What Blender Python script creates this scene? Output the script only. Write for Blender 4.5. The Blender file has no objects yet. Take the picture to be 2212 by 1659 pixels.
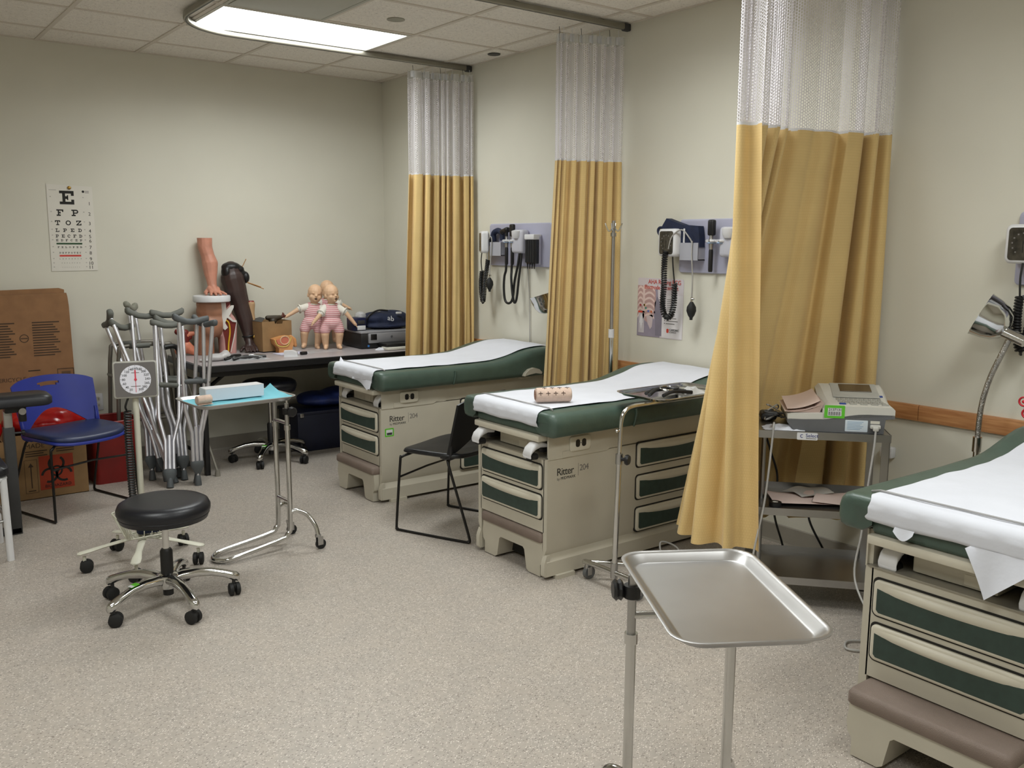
import bpy, bmesh, math, random
from mathutils import Vector, Matrix, Quaternion
random.seed(7)
pi = math.pi
SC = bpy.context.scene
COL = SC.collection

# ---------------------------------------------------------------- camera
def cam_setup():
    f, yaw, pit, rol = 1948.475, 0.65117, 0.155003, 0.004766
    F = Vector((math.sin(yaw)*math.cos(pit), math.cos(yaw)*math.cos(pit), -math.sin(pit)))
    R = Vector((math.cos(yaw), -math.sin(yaw), 0)); U = R.cross(F)
    R2 = R*math.cos(rol)+U*math.sin(rol); U2 = -R*math.sin(rol)+U*math.cos(rol)
    c = bpy.data.cameras.new('camera'); c.sensor_width = 36; c.lens = f/2212*36
    c.clip_start = 0.02
    o = bpy.data.objects.new('camera', c); COL.objects.link(o)
    M = Matrix((R2, U2, -F)).transposed().to_4x4(); M.translation = (-3.88173, -6.62205, 1.54901)
    o.matrix_world = M
    SC.camera = o
cam_setup()

# ---------------------------------------------------------------- world, exposure
w = bpy.data.worlds.new('world'); SC.world = w; w.use_nodes = True
bg = w.node_tree.nodes['Background']; bg.inputs[0].default_value = (0.9, 0.87, 0.8, 1); bg.inputs[1].default_value = 0.02
vs = SC.view_settings
vs.view_transform = 'Standard'; vs.look = 'None'; vs.gamma = 1; vs.use_curve_mapping = False
vs.exposure = 0.0
SC.cycles.max_bounces = 6; SC.cycles.caustics_reflective = False; SC.cycles.caustics_refractive = False
LIGHT_POWER = 5.5      # glow of the troffer lenses
LAMP_WATTS = 20      # light sent down by each troffer (louvred, so it spreads less than a bare lens)
LAMP_COLOR = (0.97, 1.0, 0.985)

# ---------------------------------------------------------------- materials
def lin(c):
    return tuple((x/255/12.92 if x/255 <= 0.04045 else ((x/255+0.055)/1.055)**2.4) for x in c)+(1,)
MATS = {}
def mat(name, col, rough=0.5, metal=0.0, var=0.06, vscale=8.0, bump=0.0, bscale=60.0, spec=0.5, alpha=None, coat=0.0, trans=0.0, emit=0.0):
    if name in MATS: return MATS[name]
    m = bpy.data.materials.new(name); m.use_nodes = True
    nt = m.node_tree; b = nt.nodes['Principled BSDF']
    tc = nt.nodes.new('ShaderNodeTexCoord')
    n = nt.nodes.new('ShaderNodeTexNoise'); n.inputs['Scale'].default_value = vscale; n.inputs['Detail'].default_value = 3
    nt.links.new(tc.outputs['Object'], n.inputs['Vector'])
    r = nt.nodes.new('ShaderNodeValToRGB')
    a = lin(tuple(max(0, x*(1-var)) for x in col)); z = lin(tuple(min(255, x*(1+var)) for x in col))
    r.color_ramp.elements[0].position = 0.3; r.color_ramp.elements[1].position = 0.7
    r.color_ramp.elements[0].color = a; r.color_ramp.elements[1].color = z
    nt.links.new(n.outputs['Fac'], r.inputs['Fac']); nt.links.new(r.outputs['Color'], b.inputs['Base Color'])
    b.inputs['Roughness'].default_value = rough; b.inputs['Metallic'].default_value = metal
    b.inputs['Specular IOR Level'].default_value = spec
    if coat: b.inputs['Coat Weight'].default_value = coat; b.inputs['Coat Roughness'].default_value = 0.15
    if trans: b.inputs['Transmission Weight'].default_value = trans
    if alpha is not None: b.inputs['Alpha'].default_value = alpha
    if emit: nt.links.new(r.outputs['Color'], b.inputs['Emission Color']); b.inputs['Emission Strength'].default_value = emit
    if bump:
        n2 = nt.nodes.new('ShaderNodeTexNoise'); n2.inputs['Scale'].default_value = bscale; n2.inputs['Detail'].default_value = 2
        nt.links.new(tc.outputs['Object'], n2.inputs['Vector'])
        bp = nt.nodes.new('ShaderNodeBump'); bp.inputs['Strength'].default_value = bump; bp.inputs['Distance'].default_value = 0.004
        nt.links.new(n2.outputs['Fac'], bp.inputs['Height']); nt.links.new(bp.outputs['Normal'], b.inputs['Normal'])
    MATS[name] = m
    return m
def nodes(m): return m.node_tree, m.node_tree.nodes['Principled BSDF']

# ---------------------------------------------------------------- mesh builder
def catmull(pts, n=6, closed=False):
    P = [Vector(p) for p in pts]; out = []
    L = len(P); rng = range(L if closed else L-1)
    for i in rng:
        if closed: a, b, c, d = P[(i-1) % L], P[i], P[(i+1) % L], P[(i+2) % L]
        else: a, b, c, d = P[max(i-1, 0)], P[i], P[i+1], P[min(i+2, L-1)]
        for k in range(n):
            t = k/n
            out.append(0.5*((2*b)+(c-a)*t+(2*a-5*b+4*c-d)*t*t+(3*b-a-3*c+d)*t**3))
    if not closed: out.append(P[-1])
    return out
def rrect(w, h, r, n=4, cx=0, cy=0):
    out = []
    for (sx, sy, a0) in ((1, 1, 0), (-1, 1, 90), (-1, -1, 180), (1, -1, 270)):
        for k in range(n+1):
            a = math.radians(a0+90*k/n)
            out.append((cx+sx*(w/2-r)+r*math.cos(a), cy+sy*(h/2-r)+r*math.sin(a)))
    return out
class MB:
    def __init__(s): s.v = []; s.f = []
    def add(s, vs, fs):
        o = len(s.v); s.v += [Vector(v) for v in vs]; s.f += [[i+o for i in f] for f in fs]; return s
    def box(s, x0, x1, y0, y1, z0, z1):
        return s.add([(x0,y0,z0),(x1,y0,z0),(x1,y1,z0),(x0,y1,z0),(x0,y0,z1),(x1,y0,z1),(x1,y1,z1),(x0,y1,z1)],
                     [(0,3,2,1),(4,5,6,7),(0,1,5,4),(1,2,6,5),(2,3,7,6),(3,0,4,7)])
    def rbox(s, c, size, r=0.01, seg=2, M=None):
        bm = bmesh.new(); bmesh.ops.create_cube(bm, size=1)
        for v in bm.verts: v.co = Vector((v.co.x*size[0], v.co.y*size[1], v.co.z*size[2]))
        r = min(r, min(size)*0.49)
        bmesh.ops.bevel(bm, geom=bm.edges[:], offset=r, segments=seg, profile=0.5, affect='EDGES')
        bm.verts.index_update()
        T = Matrix.Translation(Vector(c)) @ (M.to_4x4() if M else Matrix.Identity(4))
        s.add([T @ v.co for v in bm.verts], [[v.index for v in f.verts] for f in bm.faces]); bm.free(); return s
    def tube(s, pts, r, n=8, closed=False, cap=True):
        P = [Vector(p) for p in pts]; L = len(P)
        rr = r if isinstance(r, (list, tuple)) else [r]*L
        def tan(i):
            if closed: d = P[(i+1) % L]-P[(i-1) % L]
            else: d = P[min(i+1, L-1)]-P[max(i-1, 0)]
            return d.normalized() if d.length > 1e-9 else Vector((0, 0, 1))
        t0 = tan(0); up = Vector((0, 0, 1)) if abs(t0.z) < 0.9 else Vector((1, 0, 0))
        nrm = (up-t0*up.dot(t0)).normalized(); vs = []
        for i in range(L):
            t = tan(i); nrm = nrm-t*nrm.dot(t)
            nrm = nrm.normalized() if nrm.length > 1e-6 else t.orthogonal().normalized()
            b = t.cross(nrm)
            for k in range(n):
                a = 2*pi*k/n; vs.append(P[i]+(nrm*math.cos(a)+b*math.sin(a))*rr[i])
        fs = []
        for i in range(L if closed else L-1):
            j = (i+1) % L
            for k in range(n): fs.append((i*n+k, i*n+(k+1) % n, j*n+(k+1) % n, j*n+k))
        if cap and not closed: fs += [tuple(reversed(range(n))), tuple(range((L-1)*n, L*n))]
        return s.add(vs, fs)
    def cyl(s, a, b, r, n=16, r2=None): return s.tube([a, b], [r, r if r2 is None else r2], n)
    def lathe(s, prof, n=24, c=(0, 0, 0), M=None):
        vs = []; fs = []; c = Vector(c)
        for (r, z) in prof:
            for k in range(n):
                a = 2*pi*k/n; v = Vector((r*math.cos(a), r*math.sin(a), z)); vs.append(c+(M @ v if M else v))
        for i in range(len(prof)-1):
            for k in range(n): fs.append((i*n+k, i*n+(k+1) % n, (i+1)*n+(k+1) % n, (i+1)*n+k))
        if prof[0][0] > 1e-6: fs.append(tuple(reversed(range(n))))
        if prof[-1][0] > 1e-6: fs.append(tuple(range((len(prof)-1)*n, len(prof)*n)))
        return s.add(vs, fs)
    def prism(s, poly, t0, t1, mp):
        """poly 2-D (u,v); mp(u,v,t) -> xyz"""
        n = len(poly)
        vs = [mp(u, v, t0) for u, v in poly]+[mp(u, v, t1) for u, v in poly]
        return s.add(vs, [tuple(reversed(range(n))), tuple(range(n, 2*n))]+[(k, (k+1) % n, n+(k+1) % n, n+k) for k in range(n)])
    def ell(s, c, r, nu=16, nv=10, M=None):
        prof = [(math.sin(pi*i/nv), -math.cos(pi*i/nv)) for i in range(nv+1)]
        vs = []; c = Vector(c)
        o = MB().lathe([(max(a, 1e-4), z) for a, z in prof], nu)
        for v in o.v:
            q = Vector((v.x*r[0], v.y*r[1], v.z*r[2])); vs.append(c+(M @ q if M else q))
        return s.add(vs, o.f)
    def loft(s, secs, cap=True):
        n = len(secs[0]); vs = [p for q in secs for p in q]; fs = []
        for i in range(len(secs)-1):
            for k in range(n): fs.append((i*n+k, i*n+(k+1) % n, (i+1)*n+(k+1) % n, (i+1)*n+k))
        if cap: fs += [tuple(reversed(range(n))), tuple(range((len(secs)-1)*n, len(secs)*n))]
        return s.add(vs, fs)
    def grid(s, fn, nu, nv):
        vs = [fn(i/nu, j/nv) for i in range(nu+1) for j in range(nv+1)]; w_ = nv+1
        return s.add(vs, [(i*w_+j, (i+1)*w_+j, (i+1)*w_+j+1, i*w_+j+1) for i in range(nu) for j in range(nv)])
    def xf(s, M):
        s.v = [M @ v for v in s.v]; return s
    def mesh(s, name, mt, smooth=38, fix=True):
        me = bpy.data.meshes.new(name); me.from_pydata([tuple(v) for v in s.v], [], s.f)
        if fix:
            bm = bmesh.new(); bm.from_mesh(me); bmesh.ops.recalc_face_normals(bm, faces=bm.faces[:]); bm.to_mesh(me); bm.free()
        if mt: me.materials.append(mt)
        if smooth:
            me.polygons.foreach_set('use_smooth', [True]*len(me.polygons)); me.set_sharp_from_angle(angle=math.radians(smooth))
        me.update(); return me
def link(name, me, parent=None, label=None):
    o = bpy.data.objects.new(name, me); COL.objects.link(o)
    if parent: o.parent = parent
    if label: o['label'] = label
    return o
def part(parent, name, mb, mt, smooth=38, label=None): return link(name, mb.mesh(name, mt, smooth), parent, label)
def tag(o, label, cat, group=None):
    o['label'] = label; o['category'] = cat
    if group: o['group'] = group
    return o
def thing(name, label, cat, loc=(0, 0, 0), rz=0.0, group=None):
    o = bpy.data.objects.new(name, None); COL.objects.link(o); o.empty_display_size = 0.1
    o.location = loc; o.rotation_euler = (0, 0, rz)
    return tag(o, label, cat, group)
def solo(name, mb, mt, label, cat, loc=(0, 0, 0), rz=0.0, group=None, smooth=38):
    o = link(name, mb.mesh(name, mt, smooth)); o.location = loc; o.rotation_euler = (0, 0, rz)
    return tag(o, label, cat, group)
def struct(name, mb, mt, smooth=0):
    o = link(name, mb.mesh(name, mt, smooth)); o['kind'] = 'structure'; return o
def kids(o): return [c for c in bpy.data.objects if c.parent == o]
def copy_tree(o, parent=None):
    c = o.copy(); COL.objects.link(c); c.parent = parent
    for k in kids(o): copy_tree(k, c)
    return c
TEXTS = {}
def text_mesh(txt, size, mt, align='LEFT', ext=0.0004, sp=1.0):
    cu = bpy.data.curves.new('txt', 'FONT'); cu.body = txt; cu.size = size; cu.align_x = align; cu.extrude = ext; cu.space_character = sp
    cu.resolution_u = 3
    o = bpy.data.objects.new('txt', cu); COL.objects.link(o)
    dg = bpy.context.evaluated_depsgraph_get(); dg.update()
    me = bpy.data.meshes.new_from_object(o.evaluated_get(dg)); bpy.data.objects.remove(o); bpy.data.curves.remove(cu)
    me.materials.clear(); me.materials.append(mt); return me
def frame(origin, U, V):
    """matrix whose local x = U, y = V, z = U x V, placed at origin"""
    U = Vector(U).normalized(); V = Vector(V).normalized(); N = U.cross(V)
    M = Matrix((U, V, N)).transposed().to_4x4(); M.translation = Vector(origin); return M
def text(parent, name, txt, size, mt, origin, U, V, align='LEFT', sp=1.0):
    me = text_mesh(txt, size, mt, align, sp=sp); me.transform(frame(origin, U, V))
    return link(name, me, parent)
def blob(items, mt, name, voxel=0.006, it=6, cuts=()):
    """one continuous surface from overlapping capsules ('c',p0,p1,r0,r1) and ellipsoids ('e',c,r,[M])"""
    mb = MB()
    for q in items:
        if q[0] == 'e': mb.ell(q[1], q[2], 14, 9, q[3] if len(q) > 3 else None)
        else:
            a, b = Vector(q[1]), Vector(q[2]); r0, r1 = q[3], q[4]; d = (b-a); L = d.length
            if L < 1e-6: mb.ell(a, (r0,)*3, 12, 8); continue
            prof = [(max(1e-4, r0*math.sin(pi/2*i/4)), -r0*math.cos(pi/2*i/4)) for i in range(5)]+[(max(1e-4, r1*math.cos(pi/2*i/4)), L+r1*math.sin(pi/2*i/4)) for i in range(5)]
            mb.lathe(prof, 12, a, d.to_track_quat('Z', 'Y').to_matrix())
    me = mb.mesh('tmp', None, 0); o = bpy.data.objects.new('tmp', me); COL.objects.link(o)
    md = o.modifiers.new('r', 'REMESH'); md.mode = 'VOXEL'; md.voxel_size = voxel
    ms = o.modifiers.new('s', 'SMOOTH'); ms.iterations = it; ms.factor = 0.5
    dg = bpy.context.evaluated_depsgraph_get(); dg.update()
    m2 = bpy.data.meshes.new_from_object(o.evaluated_get(dg)); bpy.data.objects.remove(o); bpy.data.meshes.remove(me)
    m2.name = name
    if cuts:
        bm = bmesh.new(); bm.from_mesh(m2)
        for co, no in cuts:
            g = bmesh.ops.bisect_plane(bm, geom=bm.verts[:]+bm.edges[:]+bm.faces[:], plane_co=co, plane_no=no, clear_outer=True)
            bmesh.ops.holes_fill(bm, edges=[e for e in g['geom_cut'] if isinstance(e, bmesh.types.BMEdge)], sides=0)
        bm.to_mesh(m2); bm.free()
    m2.materials.clear(); m2.materials.append(mt)
    m2.polygons.foreach_set('use_smooth', [True]*len(m2.polygons)); m2.set_sharp_from_angle(angle=math.radians(50))
    return m2
def chain(pts):
    """pts (x,y,z,r) -> capsule items"""
    return [('c', p[:3], q[:3], p[3], q[3]) for p, q in zip(pts, pts[1:])]

# ---------------------------------------------------------------- shared materials
M_WALL = mat('wall_paint', (216, 213, 199), 0.75, var=0.012, vscale=2, bump=0.05, bscale=180)
M_BEIGE = mat('beige_plastic', (192, 186, 170), 0.42, var=0.02, vscale=5)
M_BEIGE2 = mat('light_beige_plastic', (205, 199, 182), 0.38, var=0.02)
M_GREEN = mat('green_vinyl', (70, 88, 78), 0.38, var=0.05, vscale=14, bump=0.12, bscale=260)
M_PANEL = mat('green_panel', (46, 63, 56), 0.5, var=0.08, vscale=30)
M_PAPER = mat('white_paper', (212, 214, 222), 0.85, var=0.01, bump=0.25, bscale=35)
M_WHITE = mat('white_plastic', (218, 218, 220), 0.4, var=0.015)
M_OFFW = mat('offwhite_plastic', (206, 203, 192), 0.45, var=0.02)
M_BLACK = mat('black_plastic', (20, 20, 22), 0.42, var=0.1)
M_BLKVIN = mat('black_vinyl', (24, 25, 31), 0.38, var=0.1, bump=0.08, bscale=200)
M_RUB = mat('black_rubber', (18, 18, 18), 0.65, var=0.1)
M_GREY = mat('grey_plastic', (96, 97, 98), 0.5, var=0.06)
M_DGREY = mat('dark_grey', (55, 55, 56), 0.5, var=0.08)
M_CHROME = mat('chrome', (205, 205, 203), 0.12, 1.0, var=0.03)
M_STEEL = mat('brushed_steel', (178, 177, 176), 0.34, 1.0, var=0.04, vscale=4)
M_ALU = mat('aluminium', (222, 222, 228), 0.36, 0.75, var=0.04)
M_INK = mat('black_ink', (38, 36, 33), 0.8, var=0.05)
M_GINK = mat('grey_ink', (118, 114, 110), 0.8, var=0.05)
M_CARD = mat('cardboard', (146, 108, 74), 0.85, var=0.05, vscale=12)
M_CARD2 = mat('pale_cardboard', (152, 120, 82), 0.85, var=0.05, vscale=12)
M_RED = mat('red_plastic', (128, 24, 20), 0.4, var=0.06)
M_BLUE = mat('blue_plastic', (34, 48, 138), 0.4, var=0.04)
M_NAVY = mat('navy_fabric', (20, 30, 58), 0.75, var=0.12, vscale=20, bump=0.2, bscale=120)
M_NAVYV = mat('navy_vinyl', (26, 38, 76), 0.4, var=0.08, bump=0.08, bscale=200)
M_GREENLAB = mat('green_label', (96, 190, 48), 0.6, var=0.03)
M_BROWN = mat('brown_tread', (124, 109, 99), 0.6, var=0.04, bump=0.5, bscale=400)
M_CLEAR = mat('clear_plastic', (222, 224, 226), 0.25, var=0.02, alpha=0.35)
M_LAV = mat('lavender_board', (176, 176, 196), 0.5, var=0.015)
M_HOSE = mat('black_hose', (16, 16, 16), 0.45, var=0.1)
M_CABLE = mat('grey_cable', (170, 168, 164), 0.5, var=0.04)
# ================================================================ room shell
H = 2.8127; T = 0.6096; GX = 0.2203; GY = 0.3939
XL, YF = -5.6, -8.6
def floor_material():
    m = bpy.data.materials.new('speckled_sheet_floor'); m.use_nodes = True; nt, b = nodes(m); N = nt.nodes.new; L = nt.links.new
    tc = N('ShaderNodeTexCoord')
    def noise(sc, det=2):
        n = N('ShaderNodeTexNoise'); n.inputs['Scale'].default_value = sc; n.inputs['Detail'].default_value = det; L(tc.outputs['Object'], n.inputs['Vector']); return n
    def ramp(src, p0, p1, c0, c1):
        r = N('ShaderNodeValToRGB'); e = r.color_ramp.elements; e[0].position = p0; e[1].position = p1; e[0].color = c0; e[1].color = c1; L(src, r.inputs['Fac']); return r
    base = ramp(noise(7, 4).outputs['Fac'], 0.38, 0.62, lin((173, 164, 154)), lin((169, 161, 152)))
    mid = ramp(noise(45, 3).outputs['Fac'], 0.35, 0.65, (0.93, 0.93, 0.93, 1), (1.05, 1.045, 1.04, 1))
    mul = N('ShaderNodeMixRGB'); mul.blend_type = 'MULTIPLY'; mul.inputs['Fac'].default_value = 1; L(base.outputs['Color'], mul.inputs['Color1']); L(mid.outputs['Color'], mul.inputs['Color2'])
    col = mul.outputs['Color']
    for sc, th, c, rot in ((105, 0.26, (232, 226, 216), 0.5), (92, 0.26, (104, 97, 90), 2.0), (62, 0.25, (206, 198, 188), 1.2), (56, 0.24, (134, 126, 118), 2.7)):
        mp = N('ShaderNodeMapping'); mp.inputs['Scale'].default_value = (1, 2.1, 1); mp.inputs['Rotation'].default_value = (0, 0, rot); L(tc.outputs['Object'], mp.inputs['Vector'])
        v = N('ShaderNodeTexVoronoi'); v.inputs['Scale'].default_value = sc; L(mp.outputs['Vector'], v.inputs['Vector'])
        gt = N('ShaderNodeMath'); gt.operation = 'LESS_THAN'; gt.inputs[1].default_value = th; L(v.outputs['Distance'], gt.inputs[0])
        sep = N('ShaderNodeSeparateColor'); L(v.outputs['Color'], sep.inputs['Color'])
        g2 = N('ShaderNodeMath'); g2.operation = 'GREATER_THAN'; g2.inputs[1].default_value = 0.62; L(sep.outputs['Red'], g2.inputs[0])
        mm = N('ShaderNodeMath'); mm.operation = 'MULTIPLY'; L(gt.outputs[0], mm.inputs[0]); L(g2.outputs[0], mm.inputs[1])
        mx = N('ShaderNodeMixRGB'); L(mm.outputs[0], mx.inputs['Fac']); L(col, mx.inputs['Color1']); mx.inputs['Color2'].default_value = lin(c); col = mx.outputs['Color']
    L(col, b.inputs['Base Color']); b.inputs['Roughness'].default_value = 0.38; b.inputs['Specular IOR Level'].default_value = 0.4
    bp = N('ShaderNodeBump'); bp.inputs['Strength'].default_value = 0.12; bp.inputs['Distance'].default_value = 0.003; L(noise(30, 2).outputs['Fac'], bp.inputs['Height']); L(bp.outputs['Normal'], b.inputs['Normal'])
    return m
def tile_material():
    m = mat('ceiling_tile', (238, 233, 224), 0.9, var=0.02, vscale=40, bump=0.3, bscale=140)
    nt, b = nodes(m); N = nt.nodes.new; L = nt.links.new
    src = b.inputs['Base Color'].links[0].from_socket
    tc = N('ShaderNodeTexCoord'); v = N('ShaderNodeTexNoise'); v.inputs['Scale'].default_value = 120; v.inputs['Detail'].default_value = 4; L(tc.outputs['Object'], v.inputs['Vector'])
    r = N('ShaderNodeValToRGB'); r.color_ramp.elements[0].position = 0.33; r.color_ramp.elements[1].position = 0.42; r.color_ramp.elements[0].color = (0.72, 0.71, 0.7, 1); r.color_ramp.elements[1].color = (1, 1, 1, 1); L(v.outputs['Fac'], r.inputs['Fac'])
    mx = N('ShaderNodeMixRGB'); mx.blend_type = 'MULTIPLY'; mx.inputs['Fac'].default_value = 1; L(src, mx.inputs['Color1']); L(r.outputs['Color'], mx.inputs['Color2']); L(mx.outputs['Color'], b.inputs['Base Color'])
    return m
M_TILE = tile_material()
M_TEE = mat('ceiling_grid', (214, 206, 194), 0.6, var=0.01)
struct('floor', MB().box(XL, 0.1, YF, 0.1, -0.1, 0), floor_material())
struct('wall_back', MB().box(XL-0.1, 0.1, 0, 0.1, 0, H+0.1), M_WALL)
struct('wall_right', MB().box(0, 0.1, YF-0.1, 0, 0, H+0.1), M_WALL)
struct('wall_left', MB().box(XL-0.1, XL, YF-0.1, 0, 0, H+0.1), M_WALL)
struct('wall_front', MB().box(XL, 0, YF-0.1, YF, 0, H+0.1), M_WALL)
struct('wall_column', MB().box(-0.163, 0, -0.55, 0, 0, H), M_WALL)
M_BASEB = mat('grey_vinyl_base', (150, 144, 133), 0.55, var=0.03)
def baseprof(mp, a, b): return MB().prism([(0, 0), (0.012, 0), (0.008, 0.012), (0.006, 0.095), (0.003, 0.1), (0, 0.1)], a, b, mp)
struct('baseboard_back', baseprof(lambda u, v, t: (t, -u, v), XL, -0.163), M_BASEB)
struct('baseboard_right', baseprof(lambda u, v, t: (-u, t, v), YF, -0.55), M_BASEB)
struct('baseboard_left', baseprof(lambda u, v, t: (XL+u, t, v), YF, 0), M_BASEB)
# wooden chair rail on the right wall, butted from lengths of board
def wood_material():
    m = mat('maple_rail', (186, 130, 80), 0.42, var=0.05, vscale=3)
    nt, b = nodes(m); N = nt.nodes.new; L = nt.links.new
    tc = N('ShaderNodeTexCoord'); mp = N('ShaderNodeMapping'); mp.inputs['Scale'].default_value = (30, 1.6, 30); L(tc.outputs['Object'], mp.inputs['Vector'])
    n = N('ShaderNodeTexNoise'); n.inputs['Scale'].default_value = 4; n.inputs['Detail'].default_value = 6; L(mp.outputs['Vector'], n.inputs['Vector'])
    r = N('ShaderNodeValToRGB'); r.color_ramp.elements[0].color = lin((164, 108, 64)); r.color_ramp.elements[1].color = lin((198, 146, 96)); r.color_ramp.elements[0].position = 0.3; r.color_ramp.elements[1].position = 0.7
    L(n.outputs['Fac'], r.inputs['Fac']); L(r.outputs['Color'], b.inputs['Base Color']); return m
M_WOOD = wood_material()
tr = bpy.data.objects.new('trim_1', None); COL.objects.link(tr); tr['kind'] = 'structure'
for a, b in ((-0.55, -2.2), (-2.203, -4.56), (-4.563, -6.6), (-6.603, -8.6)):
    part(tr, 'rail_board', MB().prism([(0, 0.765), (0.018, 0.767), (0.02, 0.775), (0.02, 0.828), (0.017, 0.838), (0, 0.838)], a, b, lambda u, v, t: (-u, t, v)), M_WOOD)
# ceiling: slab, T-bars, lay-in tiles
ceil = struct('ceiling', MB().box(XL, 0, YF, 0, H+0.03, H+0.1), M_WALL)
cols = [-GX-k*T for k in range(0, 9)]; rows = [-GY-k*T for k in range(0, 14)]
for y in rows: part(ceil, 'cross_bar', MB().box(XL, 0, y-0.012, y+0.012, H-0.0015, H+0.03), M_TEE, 0)
part(ceil, 'wall_angle', MB().box(XL, 0, -0.018, 0, H-0.001, H+0.02).box(-0.018, 0, YF, 0, H-0.001, H+0.02).box(-0.181, -0.163, -0.568, 0, H-0.001, H+0.02), M_TEE, 0)
xe = [0]+cols+[XL]; ye = [0]+rows+[YF]
LIGHT_CELLS = {}
light_spots = [(2, 2), (2, 6), (2, 10), (6, 6), (6, 10)]      # (first column interval, row interval)
skip = set()
for c, r in light_spots: skip |= {(c, r), (c+1, r)}
VENT = (3, 3); skip.add(VENT)
for k, x in enumerate(cols):
    stops = sorted([(ye[r+1]+0.012, ye[r]-0.012) for c, r in light_spots if c+1 == k+1])
    y0 = YF
    for a, b in stops+[(0, 0)]:
        part(ceil, 'grid_bar', MB().box(x-0.012, x+0.012, y0, a, H-0.002, H+0.03), M_TEE, 0); y0 = b
cache = {}
for i in range(len(xe)-1):
    for j in range(len(ye)-1):
        if (i, j) in skip: continue
        wx, wy = round(xe[i]-xe[i+1], 4), round(ye[j]-ye[j+1], 4)
        if min(wx, wy) < 0.03: continue
        if (wx, wy) not in cache:
            hx, hy = wx/2-0.011, wy/2-0.011
            mb = MB().box(-hx, hx, -hy, hy, 0.004, 0.018)
            cache[(wx, wy)] = mb.mesh('tile', M_TILE, 0)
        o = link('tile', cache[(wx, wy)], ceil); o.location = ((xe[i]+xe[i+1])/2, (ye[j]+ye[j+1])/2, H)

# ---------------------------------------------------------------- troffers
M_LENS = bpy.data.materials.new('lit_lens'); M_LENS.use_nodes = True
_nt = M_LENS.node_tree; _nt.nodes.clear(); _o = _nt.nodes.new('ShaderNodeOutputMaterial'); _e = _nt.nodes.new('ShaderNodeEmission')
_e.inputs['Strength'].default_value = LIGHT_POWER; _e.inputs['Color'].default_value = LAMP_COLOR+(1,)
_nt.links.new(_e.outputs[0], _o.inputs[0])
M_FIX = mat('fixture_white', (205, 202, 192), 0.5, var=0.01)
LAB = {(2, 2): 'lit rectangular ceiling light with a flush white lens inside the curtain track loop',
       (2, 6): 'lit rectangular ceiling light above the middle treatment bay',
       (2, 10): 'lit rectangular ceiling light above the nearest treatment bay',
       (6, 6): 'lit rectangular ceiling light above the open floor',
       (6, 10): 'lit rectangular ceiling light behind the viewer over the open floor'}
for c, r in light_spots:
    x1, x0 = xe[c]-0.013, xe[c+2]+0.013; y1, y0 = ye[r]-0.013, ye[r+1]+0.013
    t = thing('ceiling_light', LAB[(c, r)], 'ceiling light', ((x0+x1)/2, (y0+y1)/2, H-0.004), 0, 'recessed troffers in the ceiling grid')
    hx, hy = (x1-x0)/2, (y1-y0)/2
    fr = MB()
    for a in ((-hx, hx, -hy, -hy+0.022), (-hx, hx, hy-0.022, hy), (-hx, -hx+0.022, -hy+0.022, hy-0.022), (hx-0.022, hx, -hy+0.022, hy-0.022)):
        fr.box(a[0], a[1], a[2], a[3], 0, 0.03)
    part(t, 'frame', fr, M_FIX, 0)
    ld = bpy.data.lights.new('troffer_lamp', 'AREA'); ld.shape = 'RECTANGLE'; ld.size = 2*hx-0.06; ld.size_y = 2*hy-0.06
    ld.energy = LAMP_WATTS; ld.color = LAMP_COLOR; ld.spread = math.radians(160)
    lo_ = bpy.data.objects.new('troffer_lamp', ld); COL.objects.link(lo_); lo_.parent = t; lo_.location = (0, 0, 0.001)
    part(t, 'lens', MB().box(-hx+0.022, hx-0.022, -hy+0.022, hy-0.022, 0.004, 0.012), M_LENS, 0)
# return air panel
x1, x0, y1, y0 = xe[VENT[0]]-0.012, xe[VENT[0]+1]+0.012, ye[VENT[1]]-0.012, ye[VENT[1]+1]+0.012
t = thing('air_vent', 'smooth grey square air panel in the ceiling beside the light', 'vent', ((x0+x1)/2, (y0+y1)/2, H-0.012))
hx, hy = (x1-x0)/2, (y1-y0)/2
M_VENT = mat('vent_grey', (178, 178, 168), 0.5, var=0.01)
part(t, 'plate', MB().rbox((0, 0, 0.008), (2*hx-0.05, 2*hy-0.05, 0.008), 0.003), M_VENT)
fr = MB()
for a in ((-hx, hx, -hy, -hy+0.02), (-hx, hx, hy-0.02, hy), (-hx, -hx+0.02, -hy+0.02, hy-0.02), (hx-0.02, hx, -hy+0.02, hy-0.02)): fr.box(a[0], a[1], a[2], a[3], 0.006, 0.022)
part(t, 'frame', fr, M_VENT, 0)
M_SPR = mat('sprinkler_cover', (150, 147, 132), 0.45, var=0.02)
solo('sprinkler_cover', MB().lathe([(0.052, 0.0), (0.05, 0.008), (0.04, 0.012), (0.001, 0.012)], 24, (0, 0, -0.012)), M_SPR, 'round grey sprinkler cover plate in the middle of a ceiling tile', 'sprinkler', (-1.12, -1.88, H+0.012), 0)
t = thing('recessed_spotlight', 'small dark round recessed fitting in the ceiling close to the right wall', 'ceiling fitting', (-0.115, -1.46, H-0.003))
part(t, 'rim', MB().lathe([(0.03, 0), (0.042, 0.0), (0.044, 0.004), (0.03, 0.008)], 20), M_DGREY)
part(t, 'socket', MB().lathe([(0.03, 0.001), (0.028, 0.03), (0.001, 0.032)], 20), M_BLACK)

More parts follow.
